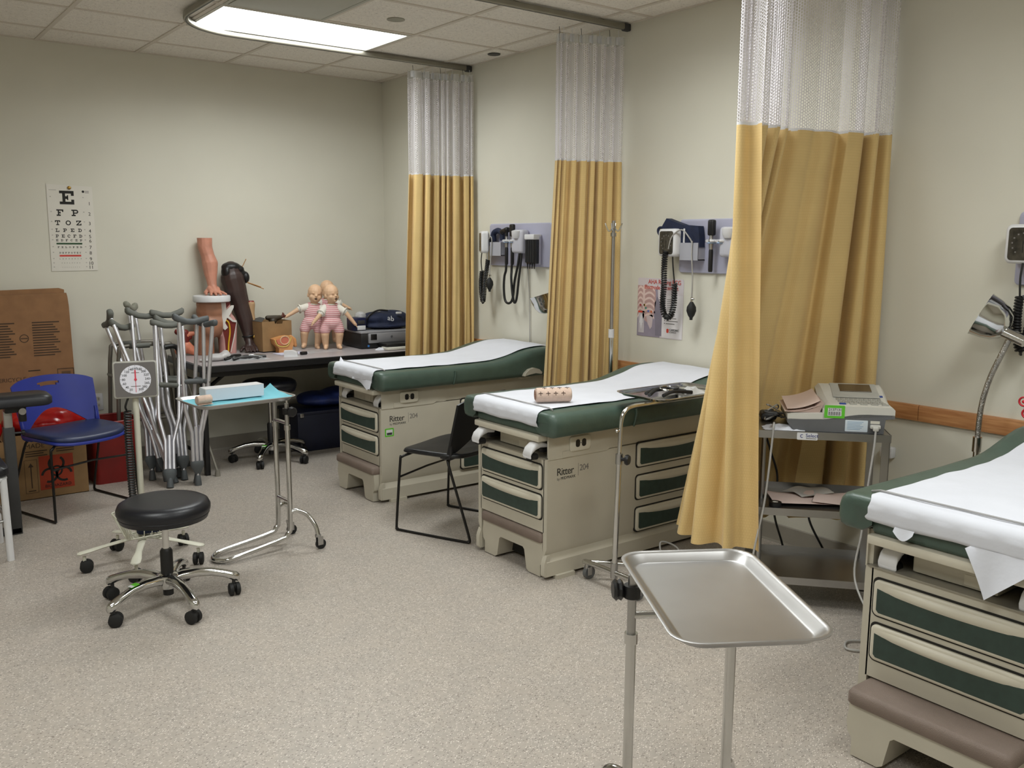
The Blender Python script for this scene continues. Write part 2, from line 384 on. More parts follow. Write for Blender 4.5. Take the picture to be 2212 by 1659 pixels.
# ---------------------------------------------------------------- curtain tracks
M_TRACK = mat('track_aluminium', (146, 142, 130), 0.38, 0.7, var=0.03)
def track(label, pts, caps):
    t = thing('curtain_track', label, 'curtain track', (pts[0][0], pts[0][1], H-0.03), 0, 'ceiling curtain tracks')
    o = Vector(t.location); P = [Vector((p[0], p[1], H-0.02))-o for p in pts]
    sec = rrect(0.028, 0.034, 0.008, 3)
    secs = []
    for i, p in enumerate(P):
        d = (P[min(i+1, len(P)-1)]-P[max(i-1, 0)]).normalized(); n = Vector((-d.y, d.x, 0))
        secs.append([p+n*a+Vector((0, 0, b)) for a, b in sec])
    part(t, 'rail', MB().loft(secs), M_TRACK)
    secs2 = []
    for i, p in enumerate(P):
        d = (P[min(i+1, len(P)-1)]-P[max(i-1, 0)]).normalized(); n = Vector((-d.y, d.x, 0))
        secs2.append([p+n*a+Vector((0, 0, b)) for a, b in ((-0.004, -0.0178), (0.004, -0.0178), (0.004, -0.0168), (-0.004, -0.0168))])
    part(t, 'slot', MB().loft(secs2), M_BLACK, 0)
    for c in caps:
        part(t, 'end_cap', MB().rbox(Vector((c[0], c[1], H-0.022))-o, (0.05, 0.036, 0.042), 0.008), M_DGREY)
    return t
arc = [(-1.75+0.4*math.cos(math.radians(a)), -1.42+0.4*math.sin(math.radians(a))) for a in range(90, 181, 9)]
TY1, TY2, TY3 = -1.02, -2.64, -4.26
track('grey curtain track bending round the lit ceiling light to the far right wall', [(-0.01, TY1)]+[(-0.4-0.27*k, TY1) for k in range(5)]+arc+[(-2.15, -1.7), (-2.15, -2.1), (-2.15, -2.45)], [(-0.025, TY1)])
track('straight grey curtain track ending at the right wall above the middle curtain', [(-0.01, TY2), (-0.5, TY2), (-1.2, TY2), (-2.0, TY2)], [(-0.025, TY2)])
track('straight grey curtain track above the nearest curtain', [(-0.01, TY3), (-0.5, TY3), (-1.2, TY3), (-2.0, TY3)], [(-0.025, TY3)])

# ---------------------------------------------------------------- curtains
def fabric_material():
    m = mat('yellow_curtain_fabric', (218, 188, 128), 0.8, var=0.02, vscale=6)
    nt, b = nodes(m); N = nt.nodes.new; L = nt.links.new
    uv = N('ShaderNodeUVMap'); br = N('ShaderNodeTexBrick'); br.offset = 0.5; br.inputs['Scale'].default_value = 1
    br.inputs['Color1'].default_value = (0, 0, 0, 1); br.inputs['Color2'].default_value = (0, 0, 0, 1); br.inputs['Mortar'].default_value = (1, 1, 1, 1)
    br.inputs['Brick Width'].default_value = 0.012; br.inputs['Row Height'].default_value = 0.012; br.inputs['Mortar Size'].default_value = 0.0022; br.inputs['Mortar Smooth'].default_value = 0.6
    L(uv.outputs['UV'], br.inputs['Vector'])
    src = b.inputs['Base Color'].links[0].from_socket
    mx = N('ShaderNodeMixRGB'); mx.blend_type = 'MULTIPLY'; mx.inputs['Color2'].default_value = (0.955, 0.945, 0.93, 1); L(br.outputs['Fac'], mx.inputs['Fac']); L(src, mx.inputs['Color1']); L(mx.outputs['Color'], b.inputs['Base Color'])
    bp = N('ShaderNodeBump'); bp.inputs['Strength'].default_value = 0.15; bp.inputs['Distance'].default_value = 0.001; bp.invert = True; L(br.outputs['Fac'], bp.inputs['Height']); L(bp.outputs['Normal'], b.inputs['Normal'])
    b.inputs['Sheen Weight'].default_value = 0.15
    return m
def net_material():
    m = mat('white_netting', (232, 228, 232), 0.7, var=0.01)
    nt, b = nodes(m); N = nt.nodes.new; L = nt.links.new
    uv = N('ShaderNodeUVMap'); br = N('ShaderNodeTexBrick'); br.offset = 0.5; br.inputs['Scale'].default_value = 1
    br.inputs['Brick Width'].default_value = 0.0125; br.inputs['Row Height'].default_value = 0.0105; br.inputs['Mortar Size'].default_value = 0.00165; br.inputs['Mortar Smooth'].default_value = 0.1
    mp = N('ShaderNodeMapping'); mp.inputs['Rotation'].default_value = (0, 0, pi/2); L(uv.outputs['UV'], mp.inputs['Vector']); L(mp.outputs['Vector'], br.inputs['Vector'])
    L(br.outputs['Fac'], b.inputs['Alpha'])
    return m
M_FAB = fabric_material(); M_NET = net_material()
def uv_grid(me, nu, nv, U, V):
    uvl = me.uv_layers.new(name='UVMap')
    for p in me.polygons:
        for li in p.loop_indices:
            vi = me.loops[li].vertex_index; i, j = divmod(vi, nv+1); uvl.data[li].uv = (U[i], V[j])
def curtain(label, top, bot, nf, amp, seed, zt=2.03, zb=0.27, ztop=2.735, loc=None, folds=None):
    """top/bot: plan control points at the netting seam and at the hem; folds are added across the path"""
    rnd = random.Random(seed)
    n = 7*len(top)*2
    def resample(pts, N_):
        P = catmull([(p[0], p[1], 0) for p in pts], 12); d = [0]
        for a, b in zip(P, P[1:]): d.append(d[-1]+(b-a).length)
        out = []; k = 0
        for i in range(N_+1):
            s = d[-1]*i/N_
            while k < len(d)-2 and d[k+1] < s: k += 1
            t = (s-d[k])/max(1e-9, d[k+1]-d[k]); out.append(P[k].lerp(P[k+1], t))
        return out
    if folds is None:
        folds = []; s = 0.0; ws = [rnd.choice((0.35, 0.6, 0.8, 1.1, 1.5, 2.0)) for _ in range(nf)]; tw = sum(ws)
        for w_ in ws:
            w_ = w_/tw; a = rnd.uniform(0.35, 1.15)*amp; b = rnd.uniform(0.2, 1.1)*amp; q = rnd.uniform(0.5, 0.66)
            folds += [(s+0.02*w_, a*0.75), (s+0.3*w_, a), (s+q*w_, a*0.8), (s+(q+0.06)*w_, -b), (s+0.93*w_, -b*0.8)]; s += w_
        folds.append((1.0, amp*0.6))
    FP = catmull([(a, b, 0) for a, b in folds], 4)
    NU = len(FP)-1
    A = resample(top, NU); B = resample(bot, NU)
    def pos(u, z):
        fi = min(int(round(u*NU)), NU); bk = min(1.0, max(0.0, FP[fi].x)); off0 = FP[fi].y
        f = bk*NU; i = min(int(f), NU-1); t = f-i
        pa = A[i].lerp(A[i+1], t); pb = B[i].lerp(B[i+1], t)
        k = max(0.0, min(1.0, (zt-z)/(zt-zb))); k2 = k if z < zt else 0
        p = pa.lerp(pb, k2)
        da = (A[min(i+2, NU)]-A[max(i-1, 0)]).normalized(); db = (B[min(i+2, NU)]-B[max(i-1, 0)]).normalized()
        d = da.lerp(db, k2).normalized(); nn = Vector((-d.y, d.x, 0))
        wob = 1.0+0.35*k2+0.18*math.sin(3.1*z+fi*0.9)*k2
        return Vector((p.x, p.y, z))+nn*off0*wob+d*0.006*math.sin(2.3*z+fi*0.5)*k2
    lo = Vector(loc if loc else (bot[0][0], bot[0][1], zb))
    t = thing('privacy_curtain', label, 'curtain', lo, 0, 'privacy curtains')
    def sheet(name, z0, z1, nv, mt, jit=0.0):
        zs = [z0+(z1-z0)*j/nv for j in range(nv+1)]
        mb = MB(); mb.grid(lambda a, b: pos(a, z0+(z1-z0)*b)-lo, NU, nv)
        me = mb.mesh(name, mt, 60, fix=False)
        U = [0]
        for i in range(NU):
            U.append(U[-1]+(pos((i+1)/NU, z0)-pos(i/NU, z0)).length)
        uv_grid(me, NU, nv, U, zs); return link(name, me, t)
    fab = sheet('fabric_panel', zb, zt, 26, M_FAB)
    sheet('netting_panel', zt, ztop-0.05, 12, M_NET)
    # white seam between netting and fabric, bottom hem, header band
    mb = MB(); mb.grid(lambda a, b: pos(a, zt-0.004+0.012*b)-lo+Vector((0, 0, 0)), NU, 1); part(t, 'seam_tape', mb, M_WHITE)
    mb = MB(); mb.grid(lambda a, b: pos(a, ztop-0.052+0.05*b)-lo, NU, 1); part(t, 'header_band', mb, M_CLEAR)
    tabs = max(5, nf)
    for k in range(tabs):
        u = (k+0.5)/tabs; p = pos(u, ztop-0.02)-lo
        tb = part(t, 'header_tab', MB().rbox(p, (0.028, 0.004, 0.042), 0.001, 1, Matrix.Rotation(rnd.uniform(-0.9, 0.9), 3, 'Z')), M_WHITE)
        hk = MB().tube(catmull([p+Vector((0, 0, 0.012)), p+Vector((0.004, 0, 0.028)), p+Vector((0, 0, H-0.04-lo.z-p.z))], 4), 0.0016, 6)
        part(t, 'hook', hk, M_DGREY if k % 3 == 1 else M_WHITE)
    return t
curtain('far yellow curtain with white netting hanging at the end of the desk', [(-0.03, -1.08), (-0.2, -1.03), (-0.36, -0.99), (-0.5, -0.96)], [(-0.03, -1.09), (-0.22, -1.03), (-0.4, -0.98), (-0.555, -0.93)], 8, 0.04, 3)
curtain('middle yellow curtain with white netting hanging between two exam tables', [(-0.03, -2.62), (-0.16, -2.58), (-0.28, -2.52), (-0.41, -2.48)], [(-0.03, -2.63), (-0.18, -2.58), (-0.33, -2.51), (-0.485, -2.46)], 8, 0.034, 11, zb=0.3)
curtain('nearest wide yellow curtain with white netting draped beside the steel cart',
        [(-0.035, -4.35), (-0.2, -4.29), (-0.4, -4.21), (-0.6, -4.18), (-0.74, -4.19), (-0.83, -4.15), (-0.86, -4.19), (-0.83, -4.26)],
        [(-0.04, -4.37), (-0.25, -4.14), (-0.45, -4.0), (-0.68, -3.935), (-0.86, -3.935), (-0.93, -4.07), (-0.95, -4.2), (-0.85, -4.36)], 7, 0.05, 5,
        folds=[(0, 0.0), (0.02, 0.03), (0.05, 0.035), (0.062, -0.015), (0.085, -0.01), (0.095, 0.035), (0.125, 0.03), (0.133, -0.055), (0.155, -0.06), (0.165, 0.02), (0.25, 0.045), (0.265, 0.035), (0.275, -0.01), (0.30, 0.0), (0.34, 0.03), (0.38, 0.036), (0.42, 0.018), (0.46, 0.034), (0.52, 0.03), (0.55, -0.012), (0.575, -0.01), (0.595, 0.025), (0.62, 0.028), (0.63, -0.03), (0.655, -0.03), (0.668, 0.03), (0.705, 0.036), (0.715, -0.02), (0.74, -0.02), (0.755, 0.03), (0.795, 0.036), (0.805, -0.025), (0.83, -0.02), (0.845, 0.03), (0.885, 0.036), (0.897, -0.012), (0.92, -0.01), (0.937, 0.03), (0.972, 0.03), (1.0, 0.0)])
# ================================================================ exam tables
def sstep(a, b, x):
    t = max(0.0, min(1.0, (x-a)/(b-a))); return t*t*(3-2*t)
UT, UB, UW = 0.80, 0.688, 0.36
XF = -0.042        # front face of the upholstery
def topz(x): return UT+0.066*sstep(0.78, 1.16, x)-0.004*sstep(0.1, 0.5, x)*(1-sstep(0.6, 0.9, x))
M_SHELF = mat('grey_metal_shelf', (150, 145, 132), 0.35, 0.3, var=0.02)
M_GAPSHADE = mat('painted_gap_shade', (30, 28, 24), 0.8, var=0.1)  # near-black colour that paints in the shade of gaps, recesses and slots
def drawer(t, mp, w, h, side=False):
    """mp(u,v,n): u across -w/2..w/2, v up 0..h, n outward"""
    part(t, 'drawer_gap_shade', MB().prism(rrect(w+0.014, h+0.014, 0.02, 4, 0, h/2), -0.004, 0.0015, mp), M_GAPSHADE, 0)  # thin black plate, painted shade for the gap round the drawer face
    # frame front with softened rim
    mb = MB(); secs = []
    for (ins, n) in ((0, 0), (0, 0.008), (0.003, 0.0115), (0.008, 0.013)):
        secs.append([Vector(mp(u, v, n)) for u, v in rrect(w-2*ins, h-2*ins, 0.017, 5, 0, h/2)])
    mb.loft(secs); d = part(t, 'drawer', mb, M_BEIGE2, 40)
    wi, mg = w/2-0.014, 0.012
    def top(u):
        s = u/(2*wi)+0.5
        if side: return h-0.022-0.018*math.sin(pi*s)
        return h-0.026-0.012*max(0.0, math.sin(pi*min(1, max(0, s))))**0.6
    N_ = 18; lo = [(-wi+0.008, mg), (wi-0.008, mg), (wi, mg+0.008)]
    hi = [(wi-2*wi*k/N_, top(wi-2*wi*k/N_)) for k in range(N_+1)]
    part(d, 'green_panel', MB().prism(lo+hi+[(-wi, mg+0.008)], 0.010, 0.0145, mp), M_PANEL, 30)
    # bulged pull above the panel
    def pull(a, b):
        u = -wi+0.01+(2*wi-0.02)*a; z0 = top(u)-0.002; z1 = h-0.01
        bul = math.sin(pi*a)**0.7 if 0 < a < 1 else 0
        return mp(u, z0+(z1-z0)*b, 0.0125+0.009*bul*math.sin(pi*(0.12+0.88*b))**0.8)
    part(d, 'pull', MB().grid(pull, 18, 6), M_BEIGE2, 60)
    return d
TABLES = []
def exam_table(label, x, y, step_out, stir_out, sticker=False):
    t = thing('exam_table', label, 'exam table', (x, y, 0), 0, 'green exam tables')
    # lower cabinet, extruded along x from a side profile with a cove above the plinth
    prof = [(0.27, 0.575), (0.272, 0.56), (0.272, 0.15), (0.257, 0.118), (0.26, 0.106), (0.276, 0.086), (0.277, 0.018)]
    mb = MB()
    for sg in (1, -1): mb.prism([(sg*a, b) for a, b in prof]+[(sg*0.245, 0.018), (sg*0.245, 0.575)], 0.0, 1.26, lambda u, v, s: (s, u, v))
    mb.box(0.10, 1.26, -0.246, 0.246, 0.02, 0.575)
    # front frame: cheeks and the face above the step recess
    for sg in (1, -1):
        cheek = [(0.002, 0.12), (-0.006, 0.10), (-0.013, 0.08), (-0.013, 0.025), (-0.008, 0.018), (0.02, 0.018), (0.02, 0.12)]
        y0, y1 = (0.247, 0.2735) if sg > 0 else (-0.2735, -0.247)
        mb.prism(cheek, y0, y1, lambda u, v, s: (u, s, v))
    mb.box(0.0, 0.101, -0.25, 0.25, 0.225, 0.575)
    part(t, 'cabinet', mb, M_BEIGE, 30)
    part(t, 'foot_pad', MB().box(0.05, 0.16, -0.292, -0.262, 0, 0.02).box(0.05, 0.16, 0.262, 0.292, 0, 0.02).box(1.1, 1.2, -0.29, 0.29, 0, 0.02), M_BEIGE, 0)
    # shelf plate and upper housing
    part(t, 'shelf_plate', MB().box(-0.006, 0.45, -0.262, 0.262, 0.575, 0.58), M_SHELF, 0)
    up = MB().box(0.012, 0.46, -0.27, -0.255, 0.578, 0.69).box(0.012, 0.46, 0.255, 0.27, 0.578, 0.69).box(0.46, 1.24, -0.266, 0.266, 0.58, 0.72)
    part(t, 'upper_housing', up, M_BEIGE, 0)
    for s in (-1, 1):
        part(t, 'side_cover', MB().prism([(0.0, 0.572), (0.36, 0.572), (0.395, 0.588), (0.41, 0.64), (0.42, 0.69), (0.0, 0.69)], 0.2702, 0.2755, lambda u, v, q: (u+0.004, s*q, v)), M_BEIGE, 30)
    part(t, 'cavity_back', MB().box(0.30, 0.32, -0.254, 0.254, 0.581, 0.69), M_GAPSHADE, 0)
    pan = part(t, 'treatment_pan', MB().rbox((0.17, 0.02, 0.612), (0.26, 0.25, 0.058), 0.006), M_BEIGE)
    part(pan, 'pan_label', MB().box(0.0385, 0.04, -0.075, -0.01, 0.592, 0.622), M_BEIGE2, 0)
    part(pan, 'pan_lip', MB().rbox((0.06, 0.03, 0.655), (0.05, 0.2, 0.014), 0.005), M_BEIGE2)
    ext = part(t, 'foot_extension', MB().rbox((0.17, 0, 0.672), (0.42, 0.505, 0.03), 0.007), M_BEIGE2)
    part(ext, 'extension_pad', MB().rbox((0.17, 0, 0.712), (0.39, 0.5, 0.05), 0.016, 3), M_GREEN)
    for s in (-1, 1):
        yy = s*0.175 + (0.03 if s > 0 else -0.03)
        so = -0.055 if stir_out else 0.015
        st = part(t, 'stirrup', MB().loft([[Vector((so+0.035*c, yy+a*sc, 0.585+b)) for a, b in rrect(0.052, 0.03*1, 0.014, 4)] for c, sc, b0 in ((0, 1, 0), (1, 1, 0))]), M_BLACK)
        cup = MB(); secs = []
        for (px, pz, hh) in ((so+0.085, 0.632, 0.018), (so+0.05, 0.64, 0.03), (so+0.02, 0.632, 0.034), (so-0.003, 0.615, 0.034), (so-0.012, 0.597, 0.022), (so-0.01, 0.586, 0.012)):
            secs.append([Vector((px, yy+a, pz+b)) for a, b in rrect(0.06, hh, hh*0.45, 4)])
        cup.loft(secs); part(st, 'heel_cup', cup, M_WHITE, 60)
        part(st, 'arm', MB().rbox((so+0.14, yy, 0.612), (0.14, 0.032, 0.03), 0.005), M_BLACK)
    # drawers
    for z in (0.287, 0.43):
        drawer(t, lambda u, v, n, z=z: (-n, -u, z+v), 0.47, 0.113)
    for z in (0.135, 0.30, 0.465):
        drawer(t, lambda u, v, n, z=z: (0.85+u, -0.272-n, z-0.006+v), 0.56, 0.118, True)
    # step
    so = -step_out
    st = MB(); outl = [(-0.236, 0.195), (-0.236, 0.15), (-0.242, 0.11), (-0.236, 0.075), (-0.222, 0.06), (-0.222, 0.004), (-0.135, 0.004), (-0.118, 0.015), (-0.1, 0.105), (-0.088, 0.115), (0.088, 0.115), (0.1, 0.105), (0.118, 0.015), (0.135, 0.004),
                       (0.222, 0.004), (0.222, 0.06), (0.236, 0.075), (0.242, 0.11), (0.236, 0.15), (0.236, 0.195)]
    st.prism(outl, so, so+0.24, lambda u, v, s: (s, u, v))
    sp = part(t, 'step', st, M_BEIGE, 30)
    tr_ = MB(); secs = []
    for (ins, z) in ((0.004, 0.172), (0.0, 0.178), (0.0, 0.206), (0.006, 0.217), (0.014, 0.22)):
        secs.append([Vector((so+0.11+a, b, z)) for a, b in rrect(0.25-2*ins, 0.482-2*ins, 0.02, 4)])
    tr_.loft(secs); part(sp, 'tread', tr_, M_BROWN, 40)
    part(t, 'step_recess_shade', MB().box(0.098, 0.102, -0.247, 0.247, 0.02, 0.225), M_GAPSHADE, 0)
    # upholstery
    def section(xx, k=1.0):
        zt = topz(xx); w_ = UW
        half = [(0.268, 0.742), (0.268, UB+0.012), (0.28, UB), (w_-0.028, UB), (w_-0.008, UB+0.008), (w_, UB+0.03), (w_, zt-0.045), (w_-0.006, zt-0.022), (w_-0.02, zt-0.006), (w_-0.045, zt), (0.15, zt+0.002)]
        pts = half+[(-a, b) for a, b in reversed(half)]
        cz = (zt+UB)/2+0.01
        return [Vector((xx, a*(1-(1-k)*0.35), cz+(b-cz)*k)) for a, b in pts]
    xs = [(XF, 0.66), (XF+0.0015, 0.78), (XF+0.007, 0.9), (XF+0.015, 0.965), (XF+0.026, 1.0), (0.02, 1), (0.09, 1), (0.3, 1), (0.55, 1), (0.78, 1), (0.85, 1), (0.9, 1), (0.96, 1), (1.02, 1), (1.1, 1), (1.18, 1), (1.25, 1), (1.27, 0.99), (1.29, 0.93), (1.3, 0.8)]
    u = part(t, 'upholstery', MB().loft([section(a, k) for a, k in xs]), M_GREEN, 50)
    for s in (-1, 1):
        cr = [(0.47, s*(UW+0.0005), 0.775), (0.472, s*(UW+0.003), 0.755), (0.465, s*(UW+0.002), 0.72), (0.46, s*(UW-0.004), 0.69)]
        part(u, 'seam_fold', MB().tube(catmull(cr, 4), [0.007]+[0.006]*11+[0.003], 8), M_GREEN, 60)
    # backrest lever and its stop
    hn = [(1.01, 0.70), (1.02, 0.72), (1.05, 0.742), (1.09, 0.75), (1.13, 0.738), (1.155, 0.716), (1.15, 0.705), (1.10, 0.714), (1.05, 0.708)]
    part(t, 'backrest_lever', MB().prism(hn, -0.388, -0.358, lambda u, v, q: (u-0.02, q, v)), M_BEIGE, 40)
    part(t, 'lever_stop', MB().rbox((1.06, -0.288, 0.68), (0.085, 0.05, 0.018), 0.008), M_BEIGE2)
    # power outlet plate on each side
    for s in (-1,):
        pl = MB(); secs = []
        for ins, n in ((0, 0), (0, 0.006), (0.004, 0.01)):
            secs.append([Vector((0.19+a, s*(0.2755+n), 0.632+b)) for a, b in rrect(0.128-2*ins, 0.072-2*ins, 0.016, 4)])
        pl.loft(secs); o = part(t, 'outlet_plate', pl, M_BEIGE2, 40)
        for k in (-1, 1):
            part(o, 'socket', MB().prism(rrect(0.026, 0.036, 0.011, 5, 0.19+k*0.019, 0.634), 0.2853, 0.2866, lambda u, v, q: (u, s*q, v)), M_BLACK, 0)
        part(o, 'screw', MB().prism(rrect(0.005, 0.005, 0.0024, 3, 0.19, 0.634), 0.2853, 0.2866, lambda u, v, q: (u, s*q, v)), M_BLACK, 0)
        part(t, 'cover_tab', MB().box(0.085, 0.15, -0.279, -0.2755, 0.574, 0.604), M_BEIGE, 0)
    # maker's lettering on the near side
    fy = -0.2726
    text(t, 'lettering', 'Ritter', 0.05, M_INK, (0.055, fy, 0.492), (1, 0, 0), (0, 0, 1), sp=0.9)
    text(t, 'lettering', 'by', 0.018, M_GINK, (0.058, fy, 0.47), (1, 0, 0), (0, 0, 1))
    text(t, 'lettering', 'MIDMARK', 0.019, M_INK, (0.08, fy, 0.47), (1, 0, 0), (0, 0, 1), sp=1.1)
    part(t, 'lettering_rule', MB().box(0.187, 0.1885, fy-0.0004, fy, 0.475, 0.535), M_GINK, 0)
    text(t, 'lettering', '204', 0.042, M_GINK, (0.195, fy, 0.497), (1, 0, 0), (0, 0, 1), sp=0.9)
    if sticker:
        s_ = part(t, 'asset_sticker', MB().prism(rrect(0.06, 0.05, 0.004, 2, 0.055, 0.428), 0, 0.0008, lambda u, v, q: (u, fy-q, v)), M_GREENLAB, 0)
        part(s_, 'sticker_face', MB().box(0.033, 0.077, fy-0.0014, fy-0.0008, 0.411, 0.445), M_WHITE, 0)
        part(s_, 'barcode', MB().box(0.037, 0.073, fy-0.0018, fy-0.0014, 0.413, 0.427), M_DGREY, 0)
    TABLES.append((x, y)); return t
exam_table('green and beige exam table by the far curtain, farthest of the three', -1.32, -1.71, 0.035, False, True)
exam_table('green and beige exam table in the middle, with two white stirrups pulled out', -1.33, -3.27, -0.004, True)
exam_table('green and beige exam table at the right edge, nearest of the three', -1.40, -5.44, 0.10, False)

def exam_paper(label, x, y, w0, w1, seed, front=0.06, extra=None, shift=0.0):
    rnd = random.Random(seed); ph = [rnd.uniform(0, 6) for _ in range(6)]
    def edge(s, k): return 0.004*math.sin(s*9+ph[k])+0.002*math.sin(s*23+ph[k+1])
    prof = []      # (x, z) down the centre line from head to the rolled-under front
    for k in range(31): xx = 1.285-1.295*k/30; prof.append((xx, topz(max(xx, 0))+0.0075))
    for a in (10, 30, 50, 70, 90): r = math.radians(a); prof.append((XF+0.027-0.033*math.sin(r), UT-0.026+0.0335*math.cos(r)))
    prof += [(XF-0.0065, 0.765-0.006*k) for k in range(1, 5)]+[(XF-0.004, 0.735), (XF+0.004, 0.729), (XF+0.015, 0.727)]
    N_ = len(prof)-1
    def fn(a, b):
        f = a*N_; i = min(int(f), N_-1); t = f-i
        px = prof[i][0]*(1-t)+prof[i+1][0]*t; pz = prof[i][1]*(1-t)+prof[i+1][1]*t
        wl = w0+edge(a*3, 0); wr = w1+edge(a*3, 2)
        yy = wl+(-wr-wl)*b
        fade = 1.0
        pz += 0.0018*math.sin(a*40+b*6+ph[4])*math.sin(b*9+a*13+ph[5]) if i < 30 else 0
        if i >= 35: px -= 0.0015*math.sin(b*31+ph[3])+0.0015; pz += 0.003*math.sin(b*11+ph[2])*((i-35)/7.0)
        return Vector((px, yy+shift, pz))
    t = thing('exam_paper', label, 'exam table paper', (x, y, UT), 0, 'paper sheets covering the exam tables')
    o = Vector((0, 0, UT))
    part(t, 'sheet', MB().grid(lambda a, b: fn(a, b)-o, 84, 26), M_PAPER, 70)
    sx = 0.02
    part(t, 'hold_down_strap', MB().tube([Vector((sx, w0+0.03, UT+0.004))-o, Vector((sx, w0, UT+0.012))-o, Vector((sx, 0, UT+0.0125))-o, Vector((sx, -w1, UT+0.012))-o, Vector((sx, -w1-0.03, UT+0.004))-o], 0.0035, 6), mat('strap_grey', (160, 158, 156), 0.3, var=0.03, alpha=0.7))
    if extra: extra(t, fn, o)
    return t
def tear1(t, fn, o):
    part(t, 'torn_corner', MB().grid(lambda a, b: Vector((XF-0.008-0.006*a+0.01*math.sin(b*5)*a, -0.02-0.24*b, 0.745-(0.012+0.06*max(0, b-0.1)**1.2*(1 if b < 0.93 else 0.7))*a))-o, 6, 16), M_PAPER, 70)
    part(t, 'curled_edge', MB().grid(lambda a, b: Vector((-0.01+0.02*b, 0.235-0.05*a+0.02*b, 0.805+0.03*b*(1-a)))-o, 4, 4), M_PAPER, 70)
def tear3(t, fn, o):
    def tri(a, b):
        y0 = -0.06-0.2*b
        L = 0.13*max(0, 1-abs(b-0.3)/(0.3 if b < 0.3 else 0.7))
        return Vector((XF-0.008-0.02*a+0.006*math.sin(b*9)*a, y0+0.005*a, 0.738-(0.004+L)*a))-o
    part(t, 'torn_corner', MB().grid(tri, 8, 20), M_PAPER, 70)
    part(t, 'torn_scrap', MB().grid(lambda a, b: Vector((XF-0.008-0.01*a, 0.16-0.06*b, 0.735-(0.012+0.022*math.sin(pi*b))*a))-o, 4, 8), M_PAPER, 70)
exam_paper('white paper sheet on the far exam table, torn at its front corner', -1.32, -1.71, 0.24, 0.265, 1, 0.03, tear1)
exam_paper('smooth white paper sheet on the middle exam table, under the bandage roll', -1.33, -3.27, 0.245, 0.255, 2, 0.05)
exam_paper('white paper sheet on the nearest exam table with a torn corner hanging down', -1.40, -5.44, 0.25, 0.265, 4, 0.03, tear3)

# ================================================================ wall diagnostic boards
def helix(pts, r, turns, n=10):
    P = catmull(pts, 14); d = [0]
    for a, b in zip(P, P[1:]): d.append(d[-1]+(b-a).length)
    out = []; N_ = turns*n; k = 0
    for i in range(N_+1):
        s = d[-1]*i/N_
        while k < len(d)-2 and d[k+1] < s: k += 1
        t = (s-d[k])/max(1e-9, d[k+1]-d[k]); p = P[k].lerp(P[k+1], t); tg = (P[k+1]-P[k]).normalized()
        sd = tg.cross(Vector((1, 0, 0))); sd = sd.normalized() if sd.length > 1e-3 else Vector((0, 1, 0)); ud = sd.cross(tg).normalized()
        a = 2*pi*i/n; out.append(p+sd*r*math.cos(a)+ud*r*math.sin(a))
    return out
def bulb_mesh(c): return MB().lathe([(0.001, 0.0), (0.008, 0.0), (0.009, 0.012), (0.018, 0.025), (0.027, 0.05), (0.025, 0.072), (0.013, 0.092), (0.008, 0.1), (0.001, 0.1)], 16, c)
def gauge(t, y, z, yaw):
    """square aneroid gauge; face turned towards the room"""
    Mz = Matrix.Rotation(yaw, 4, 'Z'); Mo = Matrix.Translation((-0.085, y, z))
    def mk(f): m = MB(); f(m); return m.xf(Mo @ Mz)
    g = part(t, 'gauge_case', mk(lambda m: m.loft([[Vector((n, a, b)) for a, b in rrect(0.15-2*i, 0.155-2*i, 0.022, 5)] for i, n in ((0.012, 0.04), (0, 0.03), (0, 0.0), (0.004, -0.012), (0.01, -0.016))])), M_WHITE, 40)
    part(g, 'gauge_face', mk(lambda m: m.prism(rrect(0.115, 0.128, 0.014, 4), -0.0175, -0.0155, lambda u, v, q: (q, u, v))), mat('gauge_face_dark', (58, 54, 46), 0.2, var=0.35, vscale=30), 0)
    arc_ = [Vector((-0.0185, 0.042*math.cos(a), 0.042*math.sin(a))) for a in [math.radians(-50+28*k) for k in range(11)]]
    m = MB()
    for p in arc_: m.box(-0.0182, -0.0176, p.y-0.003, p.y+0.003, p.z-0.003, p.z+0.003)
    m.xf(Mo @ Mz); part(g, 'scale_marks', m, M_GINK, 0)
    part(g, 'needle', mk(lambda m: m.box(-0.0188, -0.0178, -0.001, 0.001, -0.035, 0.012)), M_BLACK, 0)
    part(t, 'gauge_mount', MB().rbox((-0.03, y-0.01, z), (0.06, 0.05, 0.05), 0.008), M_DGREY)
def diag_board(y0, label, w=0.70):
    t = thing('diagnostic_board', label, 'wall board', (0, y0, 1.39), 0, 'wall diagnostic boards')
    part(t, 'backboard', MB().loft([[Vector((n, -w/2+a, 0.147+b)) for a, b in rrect(w-2*i, 0.294-2*i, 0.02, 4)] for n, i in ((0, 0), (-0.014, 0), (-0.018, 0.004))]), M_LAV, 40)
    # transformer block with two cradles
    b = part(t, 'transformer', MB().rbox((-0.05, -0.40, 0.17), (0.07, 0.13, 0.16), 0.02, 3), mat('pale_grey_plastic', (190, 190, 200), 0.4, var=0.02))
    for yy in (-0.28, -0.345):
        c = MB(); sec = []
        for k in range(0, 13):
            a = math.radians(20+320*k/12-180); sec.append((-0.075+0.024*math.cos(a), yy+0.024*math.sin(a)))
        c.tube([Vector((p[0], p[1], 0.175)) for p in sec], 0.008, 8); part(b, 'cradle', c, M_WHITE, 60)
        part(b, 'cradle_ring', MB().tube([Vector((-0.075+0.02*math.cos(a), yy+0.02*math.sin(a), 0.165)) for a in [2*pi*k/14 for k in range(14)]], 0.004, 6, True), mat('pale_blue_plastic', (150, 175, 205), 0.4, var=0.03), 60)
    part(b, 'cradle_shell', MB().lathe([(0.03, 0), (0.042, 0.02), (0.044, 0.05), (0.03, 0.055), (0.028, 0.02)], 18, (-0.07, -0.40, 0.19)), M_WHITE, 50)
    return t
